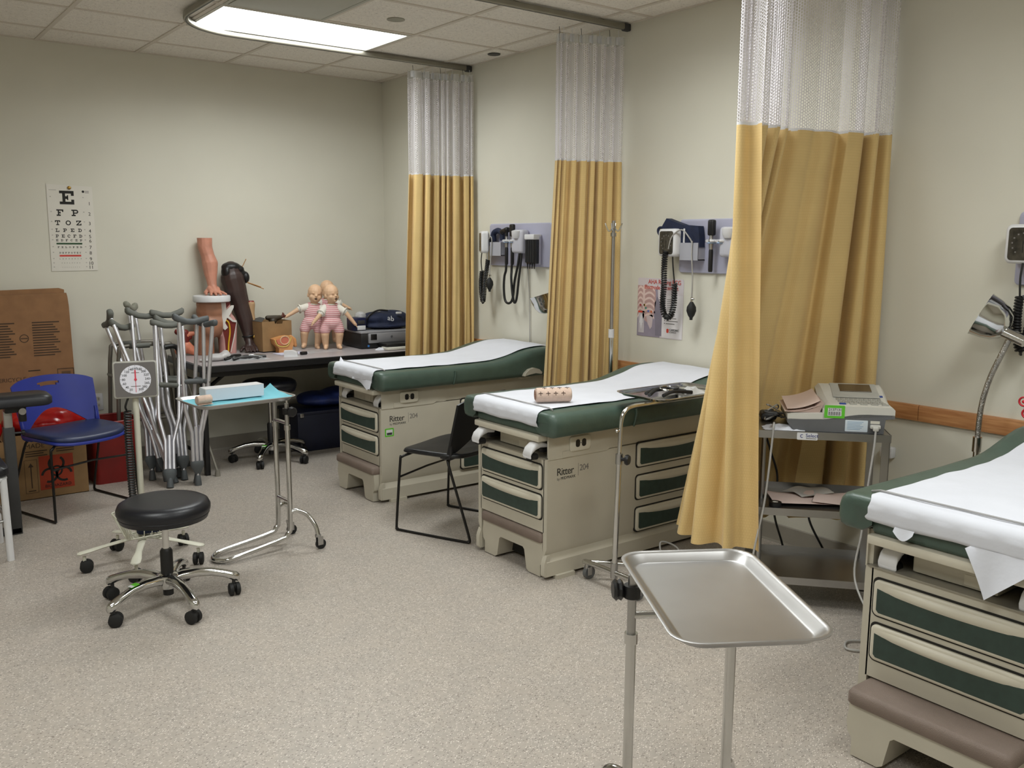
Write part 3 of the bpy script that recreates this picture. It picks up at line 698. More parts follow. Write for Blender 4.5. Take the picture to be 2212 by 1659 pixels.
def bp_unit(y0, label, cuff=False, full=True, yaw=0.15, long_hose=0.0):
    """gauge + basket + hose + bulb hung at the board's left end"""
    t = thing('blood_pressure_gauge', label, 'blood pressure gauge', (0, y0, 1.39), 0, 'wall blood pressure gauges')
    gauge(t, 0.02, 0.165, yaw)
    bk = MB(); bk.box(-0.075, -0.016, -0.19, -0.06, 0.07, 0.075).box(-0.078, -0.073, -0.19, -0.06, 0.07, 0.165).box(-0.075, -0.016, -0.064, -0.06, 0.07, 0.165).box(-0.075, -0.016, -0.19, -0.186, 0.07, 0.165)
    part(t, 'cuff_basket', bk, mat('grey_basket', (168, 168, 176), 0.45, var=0.02), 0)
    cf = MB()
    if cuff:
        out = [(0.10, 0.19), (0.10, 0.26), (0.07, 0.30), (0.02, 0.285), (-0.06, 0.262), (-0.165, 0.255), (-0.175, 0.20), (-0.178, 0.14), (-0.04, 0.14), (0.0, 0.16)]
        cf.prism(out, -0.07, -0.025, lambda u, v, q: (q, u-0.015, v)); part(t, 'cuff', cf, M_NAVY, 40)
        part(t, 'cuff_loop', MB().tube(catmull([(-0.05, 0.06, 0.16), (-0.055, 0.125, 0.22), (-0.05, 0.12, 0.25), (-0.045, 0.06, 0.24)], 5), 0.008, 8), M_NAVY, 60)
        part(t, 'cuff_clip', MB().rbox((-0.074, -0.085, 0.2), (0.006, 0.012, 0.085), 0.003), M_WHITE)
    else:
        part(t, 'cuff', MB().tube(catmull([(-0.05, -0.07, 0.17), (-0.05, -0.07, 0.225), (-0.05, -0.12, 0.245), (-0.05, -0.17, 0.225), (-0.05, -0.175, 0.175)], 5), 0.02, 8), M_NAVY, 60)
    # coiled hose: down from the gauge in a long loop and up to the cuff
    dy = long_hose
    loop = [(-0.095, -0.045, -0.06), (-0.10, -0.05, -0.12), (-0.10, -0.048, -0.18), (-0.10, -0.032, -0.235), (-0.10, -0.004, -0.252), (-0.10, 0.024, -0.23), (-0.10, 0.036, -0.17), (-0.10, 0.03, -0.08), (-0.115, 0.018, 0.02), (-0.118, 0.012, 0.12)] if cuff else \
           [(-0.09, 0.02, -0.04), (-0.10, 0.018, -0.12), (-0.10, 0.012, -0.2), (-0.10, 0.0, -0.25), (-0.10, -0.012, -0.255), (-0.10, -0.022, -0.2), (-0.10, -0.035, -0.1), (-0.095, -0.05, -0.02), (-0.09, -0.055, 0.04)]
    part(t, 'coiled_hose', MB().tube(helix(loop, 0.0135, 46, 7), 0.0052, 5), M_HOSE, 60)
    part(t, 'hose_end', MB().tube(catmull([(-0.09, -0.02 if cuff else 0.02, 0.09), (-0.095, -0.03 if cuff else 0.022, 0.03), Vector(loop[0])], 5), 0.004, 6), M_HOSE, 60)
    yb = -0.17 if cuff else -0.075
    part(t, 'cuff_tube', MB().tube(catmull([(-0.105, -0.0, 0.13), (-0.11, -0.03, 0.2), (-0.1, -0.09, 0.235), (-0.09, -0.14, 0.19), (-0.085, -0.155, 0.16)] if cuff else [(-0.09, -0.05, 0.0), (-0.09, -0.052, 0.15), (-0.085, -0.07, 0.2), (-0.085, -0.095, 0.17), (-0.09, -0.075, -0.05)], 6), 0.004, 6), M_CABLE, 60)
    z0 = -0.255 if cuff else -0.185
    part(t, 'bulb_tube', MB().tube(catmull([(-0.085, -0.155, 0.175), (-0.09, -0.158, 0.1), (-0.09, yb, -0.02), (-0.09, yb, z0+0.12)] if cuff else [(-0.09, -0.075, 0.0), (-0.09, -0.075, z0+0.12)], 5), 0.004, 6), M_CABLE, 60)
    part(t, 'bulb_valve', MB().cyl((-0.09, yb, z0+0.098), (-0.09, yb, z0+0.125), 0.006, 10).cyl((-0.09, yb, z0+0.115), (-0.09, yb-0.016, z0+0.115), 0.006, 10), M_CHROME)
    part(t, 'squeeze_bulb', bulb_mesh((-0.09, yb, z0)), M_RUB, 50)
    return t
def handle_tool(y, label, otos, y0):
    """instrument resting in the cradle; y0 board origin"""
    t = thing('otoscope' if otos else 'ophthalmoscope', label, 'medical scope', (-0.075, y0+y, 1.39+0.16), 0, 'handheld scopes on the wall boards')
    part(t, 'neck', MB().lathe([(0.012, -0.03), (0.013, 0.0), (0.014, 0.02), (0.011, 0.03), (0.011, 0.05)], 14), M_STEEL, 50)
    part(t, 'grip', MB().lathe([(0.010, -0.15), (0.012, -0.14), (0.012, -0.04), (0.010, -0.03)], 14), M_BLACK, 50)
    if otos:
        part(t, 'head', MB().tube(catmull([(0, 0.055, 0.072), (0, 0.03, 0.082), (0, 0.0, 0.088), (0, -0.02, 0.09)], 4), [0.019, 0.02, 0.02, 0.018, 0.017, 0.017, 0.018, 0.019, 0.02, 0.02, 0.019, 0.018, 0.014], 14), M_BLACK, 50)
        part(t, 'stem', MB().cyl((0, 0, 0.045), (0, 0, 0.085), 0.012, 12), M_BLACK)
    else:
        part(t, 'head', MB().rbox((0, 0, 0.085), (0.03, 0.042, 0.085), 0.01, 3), M_BLACK)
        part(t, 'stem', MB().cyl((0, 0, 0.03), (0, 0, 0.05), 0.011, 12), M_BLACK)
    return t
def scope_cord(y0, pts, label):
    t = solo('scope_cord', MB().tube(catmull(pts, 7), 0.0085, 8), M_HOSE, label, 'cord', (0, y0, 1.39), 0, 'black scope cords', 60); return t
B1, B2, B3 = -1.277, -3.1, -4.92
diag_board(B1, 'lavender grey diagnostic board on the wall above the far exam table')
bp_unit(B1-0.025, 'white square blood pressure gauge at the left of the far wall board', False, yaw=-0.5)
handle_tool(-0.28, 'black otoscope with a slanted head on the far wall board', True, B1)
handle_tool(-0.345, 'black upright ophthalmoscope beside the otoscope on the far wall board', False, B1)
scope_cord(B1, [(-0.078, -0.28, 0.02), (-0.08, -0.28, -0.03), (-0.085, -0.27, -0.07), (-0.09, -0.27, -0.15), (-0.09, -0.285, -0.235), (-0.09, -0.33, -0.255), (-0.085, -0.365, -0.22), (-0.08, -0.38, -0.1), (-0.07, -0.40, 0.0), (-0.06, -0.41, 0.09)], 'thick black cord looping below the otoscope on the far wall board')
scope_cord(B1, [(-0.078, -0.345, 0.02), (-0.08, -0.345, -0.03), (-0.09, -0.355, -0.08), (-0.095, -0.375, -0.18), (-0.09, -0.39, -0.245), (-0.085, -0.41, -0.22), (-0.08, -0.425, -0.1), (-0.07, -0.43, 0.0), (-0.06, -0.43, 0.09)], 'thick black cord hanging in a narrow loop below the ophthalmoscope')
t = thing('specula_dispenser', 'dark specula dispenser with four tube tips on the far wall board', 'dispenser', (-0.018, B1-0.545, 1.39), 0)
part(t, 'lid', MB().rbox((-0.035, 0, 0.2), (0.07, 0.105, 0.036), 0.006), M_WHITE)
part(t, 'body', MB().rbox((-0.03, 0, 0.105), (0.055, 0.098, 0.165), 0.006), mat('smoke_plastic', (34, 36, 40), 0.25, var=0.1))
for k in range(4):
    part(t, 'tube', MB().cyl((-0.058, -0.036+0.024*k, 0.03), (-0.058, -0.036+0.024*k, 0.18), 0.011, 10), mat('smoke_plastic', (34, 36, 40), 0.25))
    part(t, 'speculum_tip', MB().lathe([(0.008, 0.03), (0.005, 0.01), (0.003, -0.012), (0.001, -0.012)], 10, (-0.05, -0.036+0.024*k, 0)), M_BLACK)
part(t, 'rail', MB().rbox((-0.012, 0, 0.11), (0.02, 0.112, 0.19), 0.004), M_LAV)
solo('wall_cable', MB().tube(catmull([(-0.03, B1-0.43, 1.5), (-0.012, B1-0.44, 1.36), (-0.01, B1-0.46, 1.15), (-0.01, B1-0.465, 0.9), (-0.012, B1-0.47, 0.6)], 5), 0.003, 6), M_CABLE, 'thin grey cord running down the wall below the far wall board', 'cable', smooth=60)
diag_board(B2, 'lavender grey diagnostic board half hidden behind the nearest curtain')
bp_unit(B2, 'blood pressure gauge with a dark cuff piled behind it on the middle wall board', True, yaw=-0.12)
handle_tool(-0.28, 'black scope beside the nearest curtain on the middle wall board', False, B2)
solo('asset_sticker', MB().box(-0.0188, -0.0181, -0.025, 0.025, -0.012, 0.012), M_GREENLAB, 'small green asset sticker on the middle wall board', 'sticker', (0, B2-0.23, 1.655), smooth=0)
diag_board(B3, 'lavender grey diagnostic board at the right edge above the nearest exam table')
bp_unit(B3-0.08, 'white framed blood pressure gauge cut off by the right edge of the picture', False, yaw=-0.05)

# ================================================================ posters and eye chart
def wallframe(y, z): return (lambda u, v, q: (-q, y-u, z+v))      # right wall: u runs towards the viewer
M_PPR = mat('poster_paper', (214, 206, 210), 0.5, var=0.01)
t = thing('electrode_placement_poster', 'rib cage electrode placement poster on the wall above the middle exam table', 'poster', (0, -2.77, 1.005), 0)
mp = lambda u, v, q: (-q, -u, v)
part(t, 'sheet', MB().prism(rrect(0.36, 0.345, 0.008, 3, 0.18, 0.172), 0.001, 0.0025, mp), M_PPR, 0)
def flat(name, poly, m_, lvl=1): return part(t, name, MB().prism(poly, 0.0025, 0.0025+0.0004*lvl, mp), m_, 0)
flat('grey_background', [(0.0, 0.0), (0.185, 0.0), (0.2, 0.1), (0.17, 0.2), (0.16, 0.29), (0.1, 0.25), (0.06, 0.12), (0.0, 0.14)], mat('poster_mauve', (150, 142, 158), 0.5), 1)
flat('white_column', [(0.2, 0.004), (0.356, 0.004), (0.356, 0.25), (0.24, 0.25), (0.2, 0.1)], mat('poster_white', (226, 222, 224), 0.5), 1)
flat('side_band', [(0.15, 0.01), (0.2, 0.01), (0.2, 0.18), (0.16, 0.24), (0.14, 0.2)], mat('poster_slate', (132, 126, 140), 0.5), 2)
M_RIB = mat('poster_rib', (224, 200, 194), 0.5); M_RIBD = mat('poster_rib_dark', (188, 154, 150), 0.5)
flat('chest_shading', [(0.0, 0.12), (0.05, 0.10), (0.10, 0.075), (0.135, 0.13), (0.15, 0.2), (0.145, 0.27), (0.12, 0.3), (0.0, 0.3)], M_RIBD, 2)
for k in range(6):
    z0 = 0.285-0.032*k
    for s in (-1, 1):
        wd = 0.078 if s > 0 else 0.042
        c = [(0.052+s*(0.008+wd*q), z0+0.020*math.sin(pi*0.75*q)-0.022*q*q) for q in [j/8 for j in range(9)]]
        flat('rib', c+[(p[0], p[1]-0.013) for p in reversed(c)], M_RIB, 3)
flat('breastbone', [(0.044, 0.30), (0.06, 0.30), (0.06, 0.12), (0.052, 0.1), (0.044, 0.12)], M_RIB, 4)
flat('lower_ribs', [(0.075, 0.12), (0.13, 0.135), (0.122, 0.06), (0.108, 0.045), (0.088, 0.075)], mat('poster_rib_pale', (204, 188, 190), 0.5), 3)
for (u, v, c) in ((0.025, 0.183, (170, 50, 60)), (0.058, 0.184, (210, 170, 40)), (0.07, 0.167, (60, 140, 120)), (0.09, 0.15, (90, 110, 180)), (0.115, 0.148, (210, 110, 70)), (0.14, 0.146, (50, 40, 60))):
    flat('electrode_dot', rrect(0.014, 0.014, 0.0069, 5, u, v), mat('dot_%d_%d_%d' % c, c, 0.5), 4)
flat('red_banner', [(0.008, 0.138), (0.06, 0.138), (0.06, 0.149), (0.008, 0.149)], mat('poster_red', (206, 74, 58), 0.5), 4)
flat('body_inset', [(0.012, 0.02), (0.058, 0.02), (0.058, 0.136), (0.012, 0.136)], mat('poster_inset', (196, 190, 196), 0.5), 4)
flat('body_figure', [(0.03, 0.04), (0.034, 0.07), (0.038, 0.04), (0.042, 0.075), (0.048, 0.08), (0.042, 0.112), (0.036, 0.128), (0.03, 0.128), (0.026, 0.112), (0.02, 0.08), (0.026, 0.075)], mat('poster_figure', (228, 226, 230), 0.5), 5)
M_PRED = MATS['poster_red']
text(t, 'title', 'AHA Resting ECG', 0.036, M_PRED, (-0.0045, -0.085, 0.312), (0, -1, 0), (0, 0, 1), sp=0.95)
text(t, 'title', 'Electrode Placement', 0.034, M_PRED, (-0.0045, -0.055, 0.281), (0, -1, 0), (0, 0, 1), sp=0.95)
for k in range(4):
    flat('bullet', rrect(0.006, 0.006, 0.0029, 4, 0.222, 0.135-0.016*k), M_INK, 3)
    flat('text_line', [(0.232, 0.132-0.016*k), (0.3+0.012*(k % 3), 0.132-0.016*k), (0.3+0.012*(k % 3), 0.1365-0.016*k), (0.232, 0.1365-0.016*k)], M_GINK, 3)
for k in range(7): flat('text_line', [(0.235, 0.225-0.011*k), (0.28, 0.225-0.011*k), (0.28, 0.228-0.011*k), (0.235, 0.228-0.011*k)], M_GINK, 3)
flat('maker_mark', rrect(0.018, 0.024, 0.006, 3, 0.248, 0.045), M_PRED, 3)
text(t, 'maker_name', 'CARDIAC', 0.017, M_INK, (-0.0042, -0.262, 0.046), (0, -1, 0), (0, 0, 1))
text(t, 'maker_name', 'SCIENCE', 0.013, M_GINK, (-0.0042, -0.262, 0.034), (0, -1, 0), (0, 0, 1))
# eye chart on the back wall: letters on a 5 x 5 grid with slab serifs
def ring(cx, cz, r0, r1, a0, a1, n=14):
    o = [(cx+r1*math.cos(math.radians(a0+(a1-a0)*k/n)), cz+r1*math.sin(math.radians(a0+(a1-a0)*k/n))) for k in range(n+1)]
    i = [(cx+r0*math.cos(math.radians(a0+(a1-a0)*k/n)), cz+r0*math.sin(math.radians(a0+(a1-a0)*k/n))) for k in range(n+1)]
    return o+list(reversed(i))
def R_(x0, x1, z0, z1): return [(x0, z0), (x1, z0), (x1, z1), (x0, z1)]
GL = {
 'E': [R_(0, 5, 0, 1), R_(0, 5, 4, 5), R_(1, 2, 1, 4), R_(2, 3, 2, 3), R_(4, 5, 1, 1.8), R_(4, 5, 3.2, 4), R_(2.6, 3, 1.6, 3.4)],
 'F': [R_(0, 3, 0, 1), R_(0, 5, 4, 5), R_(1, 2, 1, 4), R_(2, 3, 2, 3), R_(4, 5, 3.1, 4), R_(2.6, 3, 1.6, 3.4)],
 'P': [R_(0, 3, 0, 1), R_(0, 3.5, 4, 5), R_(1, 2, 1, 4), R_(2, 3.5, 1.9, 2.8), ring(3.45, 3.45, 0.6, 1.55, -90, 90)],
 'T': [R_(1, 4, 0, 1), R_(0, 5, 4, 5), R_(2, 3, 1, 4), R_(0, 1, 3.1, 4), R_(4, 5, 3.1, 4)],
 'O': [ring(2.5, 2.5, 1.5, 2.5, 0, 180), ring(2.5, 2.5, 1.5, 2.5, 180, 360)],
 'Z': [R_(0, 5, 0, 1), R_(0, 5, 4, 5), [(0.2, 0.9), (1.6, 0.9), (4.8, 4.1), (3.4, 4.1)], R_(0, 1, 3.1, 4), R_(4, 5, 1, 1.9)],
 'L': [R_(0, 5, 0, 1), R_(0, 3, 4, 5), R_(1, 2, 1, 4), R_(4, 5, 1, 2)],
 'D': [R_(0, 2.6, 0, 1), R_(0, 2.6, 4, 5), R_(1, 2, 1, 4), ring(2.5, 2.5, 1.5, 2.5, -90, 90)],
 'C': [ring(2.5, 2.5, 1.5, 2.5, 40, 320, 20), R_(4, 4.8, 3.3, 4.4)],
}
M_CHART = mat('chart_card', (222, 218, 208), 0.6, var=0.008)
t = thing('eye_chart', 'white eye chart with black letters pinned to the back wall', 'eye chart', (-2.665, -0.002, 1.35), 0)
mp = lambda u, v, q: (u+0.0*v, -q, v)
part(t, 'card', MB().prism([(0.0, 0.0), (0.285, 0.003), (0.283, 0.3), (0.28, 0.558), (0.14, 0.562), (0.002, 0.566), (0.001, 0.28)], 0.0, 0.0016, mp), M_CHART, 0)
CW, CH = 0.285, 0.565
def chart_xy(px, py): return ((px-165)/(760.0)*CW - (py-140)*0.00002, CH-(py-140)/1410.0*CH)   # measured in a scan of the card
rowsE = [('E', 505, 340, 235, 0), ('FP', 510, 590, 112, 242), ('TOZ', 520, 755, 84, 172), ('LPED', 525, 877, 60, 122), ('PECFD', 528, 972, 50, 95), ('EDFCZP', 530, 1042, 36, 78), ('FELOPZD', 540, 1155, 30, 61), ('DEFPOTEC', 545, 1247, 26, 47), ('LEFODPCT', 548, 1347, 17, 49), ('FDPLTCEO', 552, 1415, 13, 41), ('PEZOLCFTD', 555, 1485, 10, 34)]
for rowi, (s, cx, cy, sz, gap) in enumerate(rowsE):
    mb = MB(); sc = sz/760.0*CW/5
    for k, ch in enumerate(s):
        if rowi < 5: mb = MB()
        ux, vz = chart_xy(cx+(k-(len(s)-1)/2)*gap-sz/2, cy+sz/2)
        for pg in GL[ch]: mb.prism([(ux+a*sc, vz+b*sc) for a, b in pg], 0.0016, 0.0021, mp)
        if rowi < 5: part(t, 'letter', mb, M_INK, 0)
    if rowi >= 5: part(t, 'small_letters', mb, M_INK if rowi < 8 else M_GINK, 0)['kind'] = 'stuff'
for k, (py, n_) in enumerate(((435, '1'), (605, '2'), (762, '3'), (885, '4'), (977, '5'), (1050, '6'), (1158, '7'), (1250, '8'), (1350, '9'), (1420, '10'), (1487, '11'))):
    ux, vz = chart_xy(868+k*2, py+28); text(t, 'row_number', n_, 0.031, M_INK, (ux, -0.002, vz), (1, 0, 0), (0, 0, 1), 'CENTER')
for (py, u0, u1, c) in ((1098, 322, 742, (44, 78, 48)), (1296, 370, 722, (206, 58, 48))):
    a, v = chart_xy(u0, py); b, _ = chart_xy(u1, py)
    part(t, 'colour_bar', MB().prism(R_(a, b, v-0.0055, v+0.0055), 0.0016, 0.0021, mp), mat('chart_bar_%d' % c[0], c, 0.6), 0)
for py in (338, 578, 738, 865, 960, 1035, 1147, 1240, 1342, 1412, 1480):
    for cx in (235+(py-338)*0.04, 765+(py-338)*0.04):
        u, v = chart_xy(cx, py); part(t, 'small_print', MB().prism(R_(u-0.004, u+0.004, v-0.003, v+0.003), 0.0016, 0.0019, mp), mat('faint_print', (180, 176, 168), 0.7), 0)
u, v = chart_xy(270, 230); part(t, 'small_print', MB().prism(R_(u-0.022, u+0.022, v-0.002, v+0.002), 0.0016, 0.0019, mp), MATS['faint_print'], 0)
u, v = chart_xy(765, 243); part(t, 'maker_mark', MB().prism(rrect(0.016, 0.016, 0.0078, 5, u, v), 0.0016, 0.002, mp), M_INK, 0)
for dv in (0.003, -0.006): part(t, 'maker_print', MB().prism(R_(u+0.01, u+0.036, v+dv-0.0018, v+dv+0.0018), 0.0016, 0.002, mp), M_GINK, 0)
u, v = chart_xy(540, 188)
solo('push_pin', MB().lathe([(0.001, 0.0), (0.01, 0.0), (0.012, 0.004), (0.008, 0.01), (0.001, 0.012)], 12, M=Matrix.Rotation(pi/2, 3, 'X')), mat('brass', (176, 140, 70), 0.3, 0.9), 'round brass pin at the top of the eye chart', 'pin', (-2.665+u, -0.0036, 1.35+v))
def wall_outlet(label, loc, back=True):
    t = thing('wall_outlet', label, 'outlet', loc, 0)
    m_ = (lambda u, v, q: (u, -q, v)) if back else (lambda u, v, q: (-q, -u, v))
    part(t, 'plate', MB().loft([[Vector(m_(a, b, n)) for a, b in rrect(0.075-2*i, 0.118-2*i, 0.006, 3, 0, 0)] for i, n in ((0, 0), (0, 0.004), (0.003, 0.007))]), M_WHITE, 40)
    for s in (-1, 1):
        o = part(t, 'receptacle', MB().prism(rrect(0.036, 0.03, 0.012, 4, 0, 0.022*s), 0.007, 0.0085, m_), M_OFFW, 30)
        part(o, 'slot', MB().prism(R_(-0.009, -0.006, 0.022*s-0.006, 0.022*s+0.006), 0.0085, 0.0092, m_).prism(R_(0.006, 0.009, 0.022*s-0.006, 0.022*s+0.006), 0.0085, 0.0092, m_), M_BLACK, 0)
    return t
wall_outlet('white double outlet on the back wall beside the blue chair', (-2.44, 0, 0.45))

# ================================================================ gooseneck lamps, IV pole
def goose_lamp(label, loc, neck, sh_c, sh_dir, knob_dir):
    t = thing('gooseneck_lamp', label, 'lamp', loc, 0, 'chrome gooseneck lamps')
    o = Vector(loc)
    part(t, 'base', MB().lathe([(0.001, 0), (0.14, 0), (0.14, 0.02), (0.12, 0.035), (0.03, 0.045), (0.02, 0.06)], 28), M_DGREY, 50)
    n0 = Vector(neck[0])-o
    part(t, 'post', MB().cyl((0, 0, 0.04), n0, 0.013, 14), M_CHROME)
    part(t, 'collar', MB().cyl(n0-Vector((0, 0, 0.05)), n0+Vector((0, 0, 0.01)), 0.018, 14), M_CHROME)
    part(t, 'gooseneck', MB().tube(catmull([Vector(p)-o for p in neck], 12), 0.011, 10), mat('ribbed_chrome', (170, 168, 164), 0.28, 1.0, var=0.1, vscale=40, bump=0.9, bscale=220), 60)
    D = Vector(sh_dir).normalized(); Mx = D.to_track_quat('Z', 'Y').to_matrix(); c = Vector(sh_c)-o
    part(t, 'shade', MB().lathe([(0.004, -0.10), (0.03, -0.097), (0.055, -0.083), (0.074, -0.055), (0.084, -0.02), (0.09, 0.02), (0.093, 0.024), (0.088, 0.021), (0.081, -0.018), (0.07, -0.05), (0.05, -0.077), (0.004, -0.092)], 32, c, Mx), M_CHROME, 60)
    part(t, 'bulb', MB().ell(c+D*(-0.045), (0.026, 0.026, 0.03), 14, 10), mat('frosted_bulb', (230, 228, 220), 0.4))
    k = Vector(neck[-1])-o; kd = Vector(knob_dir).normalized()
    part(t, 'socket_housing', MB().cyl(k-kd*0.04, k+kd*0.06, 0.024, 16), M_CHROME)
    part(t, 'shade_joint', MB().cyl(k-kd*0.03, c-D*0.09, 0.012, 10), M_CHROME)
    return t
goose_lamp('chrome gooseneck lamp beside the nearest exam table', (-0.16, -4.90, 0), [(-0.16, -4.895, 0.76), (-0.16, -4.90, 0.90), (-0.16, -4.925, 1.02), (-0.16, -4.965, 1.13), (-0.16, -4.99, 1.2)], (-0.16, -4.89, 1.265), (-0.3, 0.8, 0.42), (0.0, -0.9, -0.35))
goose_lamp('chrome gooseneck lamp peeking out beside the middle curtain', (-0.2, -2.25, 0), [(-0.2, -2.25, 0.76), (-0.2, -2.27, 0.95), (-0.2, -2.3, 1.1), (-0.2, -2.31, 1.2), (-0.2, -2.29, 1.25)], (-0.2, -2.125, 1.2), (-0.2, 0.25, 1.0), (0.0, -0.5, 0.6))
t = thing('iv_pole', 'chrome IV pole with hooks in front of the middle curtain', 'IV pole', (-0.2, -2.755, 0))
part(t, 'lower_pole', MB().cyl((0, 0, 0.07), (0, 0, 1.02), 0.0135, 14), M_CHROME)
part(t, 'upper_pole', MB().cyl((0, 0, 1.0), (0, 0, 1.64), 0.010, 14), M_STEEL)
part(t, 'collar', MB().cyl((0, 0, 1.0), (0, 0, 1.05), 0.017, 14), M_WHITE)
part(t, 'hook_hub', MB().cyl((0, 0, 1.59), (0, 0, 1.61), 0.017, 14).cyl((0, 0, 1.61), (0, 0, 1.68), 0.011, 12), M_STEEL)
for k in range(4):
    a = pi/4+k*pi/2-0.2; d = Vector((math.cos(a), math.sin(a), 0))
    part(t, 'hook', MB().tube(catmull([d*0.01+Vector((0, 0, 1.635)), d*0.025+Vector((0, 0, 1.62)), d*0.036+Vector((0, 0, 1.632)), d*0.05+Vector((0, 0, 1.665))], 4), 0.004, 6), M_CHROME, 60)
for k in range(5):
    a = k*2*pi/5+0.3; d = Vector((math.cos(a), math.sin(a), 0))
    l_ = part(t, 'leg', MB().tube([Vector((0, 0, 0.085)), d*0.08+Vector((0, 0, 0.08)), d*0.15+Vector((0, 0, 0.06))], 0.011, 8), M_CHROME)
    part(l_, 'caster', MB().cyl(d*0.15+Vector((-d.y*0.009, d.x*0.009, 0.025)), d*0.15+Vector((d.y*0.009, -d.x*0.009, 0.025)), 0.025, 14), M_RUB)
# ================================================================ desk along the back wall
DZ = 0.75
M_LAM = mat('grey_laminate', (170, 163, 164), 0.35, var=0.02, vscale=10)
t = thing('folding_table', 'long grey topped folding table with black edge along the back wall', 'table', (-1.10, -0.42, 0))
part(t, 'table_top', MB().rbox((0, 0, DZ-0.004), (1.73, 0.755, 0.008), 0.002, 1), M_LAM)
part(t, 'edge_band', MB().loft([[Vector((a, b, z)) for a, b in rrect(1.74-2*i, 0.765-2*i, 0.03, 4)] for i, z in ((0.01, DZ-0.052), (0, DZ-0.046), (0, DZ-0.008), (0.004, DZ-0.0045))]), M_BLACK, 40)
part(t, 'apron', MB().box(-0.82, 0.82, -0.33, -0.31, DZ-0.085, DZ-0.045).box(-0.82, 0.82, 0.31, 0.33, DZ-0.085, DZ-0.045), M_BLACK, 0)
for sx in (-1, 1):
    for sy in (-1, 1):
        part(t, 'leg', MB().rbox((sx*0.835, sy*0.28, (DZ-0.05)/2), (0.032, 0.045, DZ-0.05), 0.004), M_BLACK)
    for zz in (0.12, 0.62): part(t, 'leg_stretcher', MB().cyl((sx*0.835, -0.28, zz), (sx*0.835, 0.28, zz), 0.012, 10), M_BLACK)
    part(t, 'folding_brace', MB().cyl((sx*0.825, 0, 0.46), (sx*0.5, 0, DZ-0.05), 0.014, 10), M_BLACK)

# ---------------------------------------------------------------- anatomical models
M_PEACH = mat('peach_skin_vinyl', (196, 136, 114), 0.5, var=0.05, vscale=15)
M_TAN = mat('tan_skin_vinyl', (160, 112, 86), 0.5, var=0.05, vscale=10)
M_DARK = mat('dark_brown_vinyl', (62, 46, 43), 0.42, var=0.08, vscale=10)
M_BONE = mat('bone_white', (218, 214, 208), 0.5, var=0.03)
M_MUSC = mat('dark_red_muscle', (110, 32, 26), 0.5, var=0.08, vscale=20)
M_PINKCUT = mat('pink_cut_face', (196, 148, 142), 0.5, var=0.04)
M_YEL = mat('yellow_nerve', (218, 174, 40), 0.5, var=0.04)
# pelvis model
t = thing('pelvis_model', 'brown half cutaway pelvis teaching model with a white lid on the long table', 'anatomy model', (-1.66, -0.19, DZ))
items = [('e', (-0.005, 0, 0.31), (0.13, 0.095, 0.09)), ('e', (0, 0.005, 0.22), (0.158, 0.11, 0.10)), ('e', (-0.01, 0, 0.36), (0.122, 0.09, 0.06)),
         ('c', (-0.085, 0, 0.19), (-0.08, 0, -0.02), 0.07, 0.062), ('c', (0.085, 0, 0.19), (0.08, 0, -0.02), 0.07, 0.062), ('e', (-0.05, -0.05, 0.2), (0.08, 0.06, 0.08))]
cuts0 = [((0, 0, 0.001), (0, 0, -1)), ((0, 0, 0.375), (0, 0, 1))]
link('skin_half', blob(items, M_TAN, 'skin_half', 0.008, 8, cuts0+[((0.02, 0, 0), (1, 0, 0))]), t)
link('cutaway_half', blob(items, M_PINKCUT, 'cutaway_half', 0.008, 8, cuts0+[((0.0202, 0, 0), (-1, 0, 0)), ((0, -0.045, 0), (0, -1, 0))]), t)
part(t, 'lid', MB().lathe([(0.001, 0.375), (0.122, 0.375), (0.128, 0.38), (0.129, 0.412), (0.124, 0.42), (0.001, 0.421)], 40, (-0.018, 0, 0)), M_WHITE, 40)
def pz(zx, zy): return (0.021+(zx-500)*0.00060, (1530-zy)*0.000578)
def ov(name, pts, m_, d=0.006): part(t, name, MB().prism([pz(*p) for p in pts], -0.046, -0.046-d, lambda u, v, q: (u, q, v)), m_, 20)
ov('muscle', [(575, 1070), (690, 1130), (685, 1190), (640, 1350), (600, 1510), (550, 1510), (545, 1350), (525, 1240), (560, 1180)], M_MUSC, 0.003)
ov('muscle', [(575, 890), (630, 890), (620, 915), (575, 965)], M_MUSC, 0.003)
ov('hip_bone', [(505, 895), (568, 895), (572, 985), (640, 928), (664, 928), (660, 960), (602, 1060), (650, 1112), (690, 1115), (692, 1142), (640, 1132), (578, 1078), (548, 1140), (582, 1200), (545, 1232), (515, 1200), (515, 1000)], M_BONE, 0.012)
ov('fat_edge', [(690, 1142), (697, 1145), (660, 1330), (612, 1510), (603, 1510), (645, 1350)], M_BONE, 0.006)
part(t, 'nerve', MB().tube(catmull([(pz(a, b)[0], -0.052, pz(a, b)[1]) for a, b in ((562, 1108), (598, 1150), (606, 1260), (585, 1400), (577, 1508))], 5), [0.006]*21, 8), M_YEL, 60)
# peach forearm and hand standing on the lid
t = thing('arm_model', 'upright peach vinyl forearm and hand model standing on the white lid', 'anatomy model', (-1.655, -0.15, DZ+0.42))
hand = [('c', (0.0, -0.012, 0.055), (0.005, -0.045, 0.025), 0.026, 0.024), ('c', (0.028, -0.02, 0.042), (0.022, -0.055, 0.022), 0.02, 0.017), ('c', (-0.025, -0.012, 0.045), (-0.018, -0.05, 0.024), 0.022, 0.018)]
for k, (fx, ln, sp) in enumerate(((-0.032, 0.05, -0.010), (-0.011, 0.062, -0.002), (0.011, 0.06, 0.008), (0.032, 0.05, 0.022))):
    hand += [('c', (fx, -0.05, 0.026), (fx+sp*0.6, -0.05-ln*0.55, 0.02), 0.0115, 0.0105), ('c', (fx+sp*0.6, -0.05-ln*0.55, 0.02), (fx+sp*1.3, -0.05-ln, 0.009), 0.0105, 0.009)]
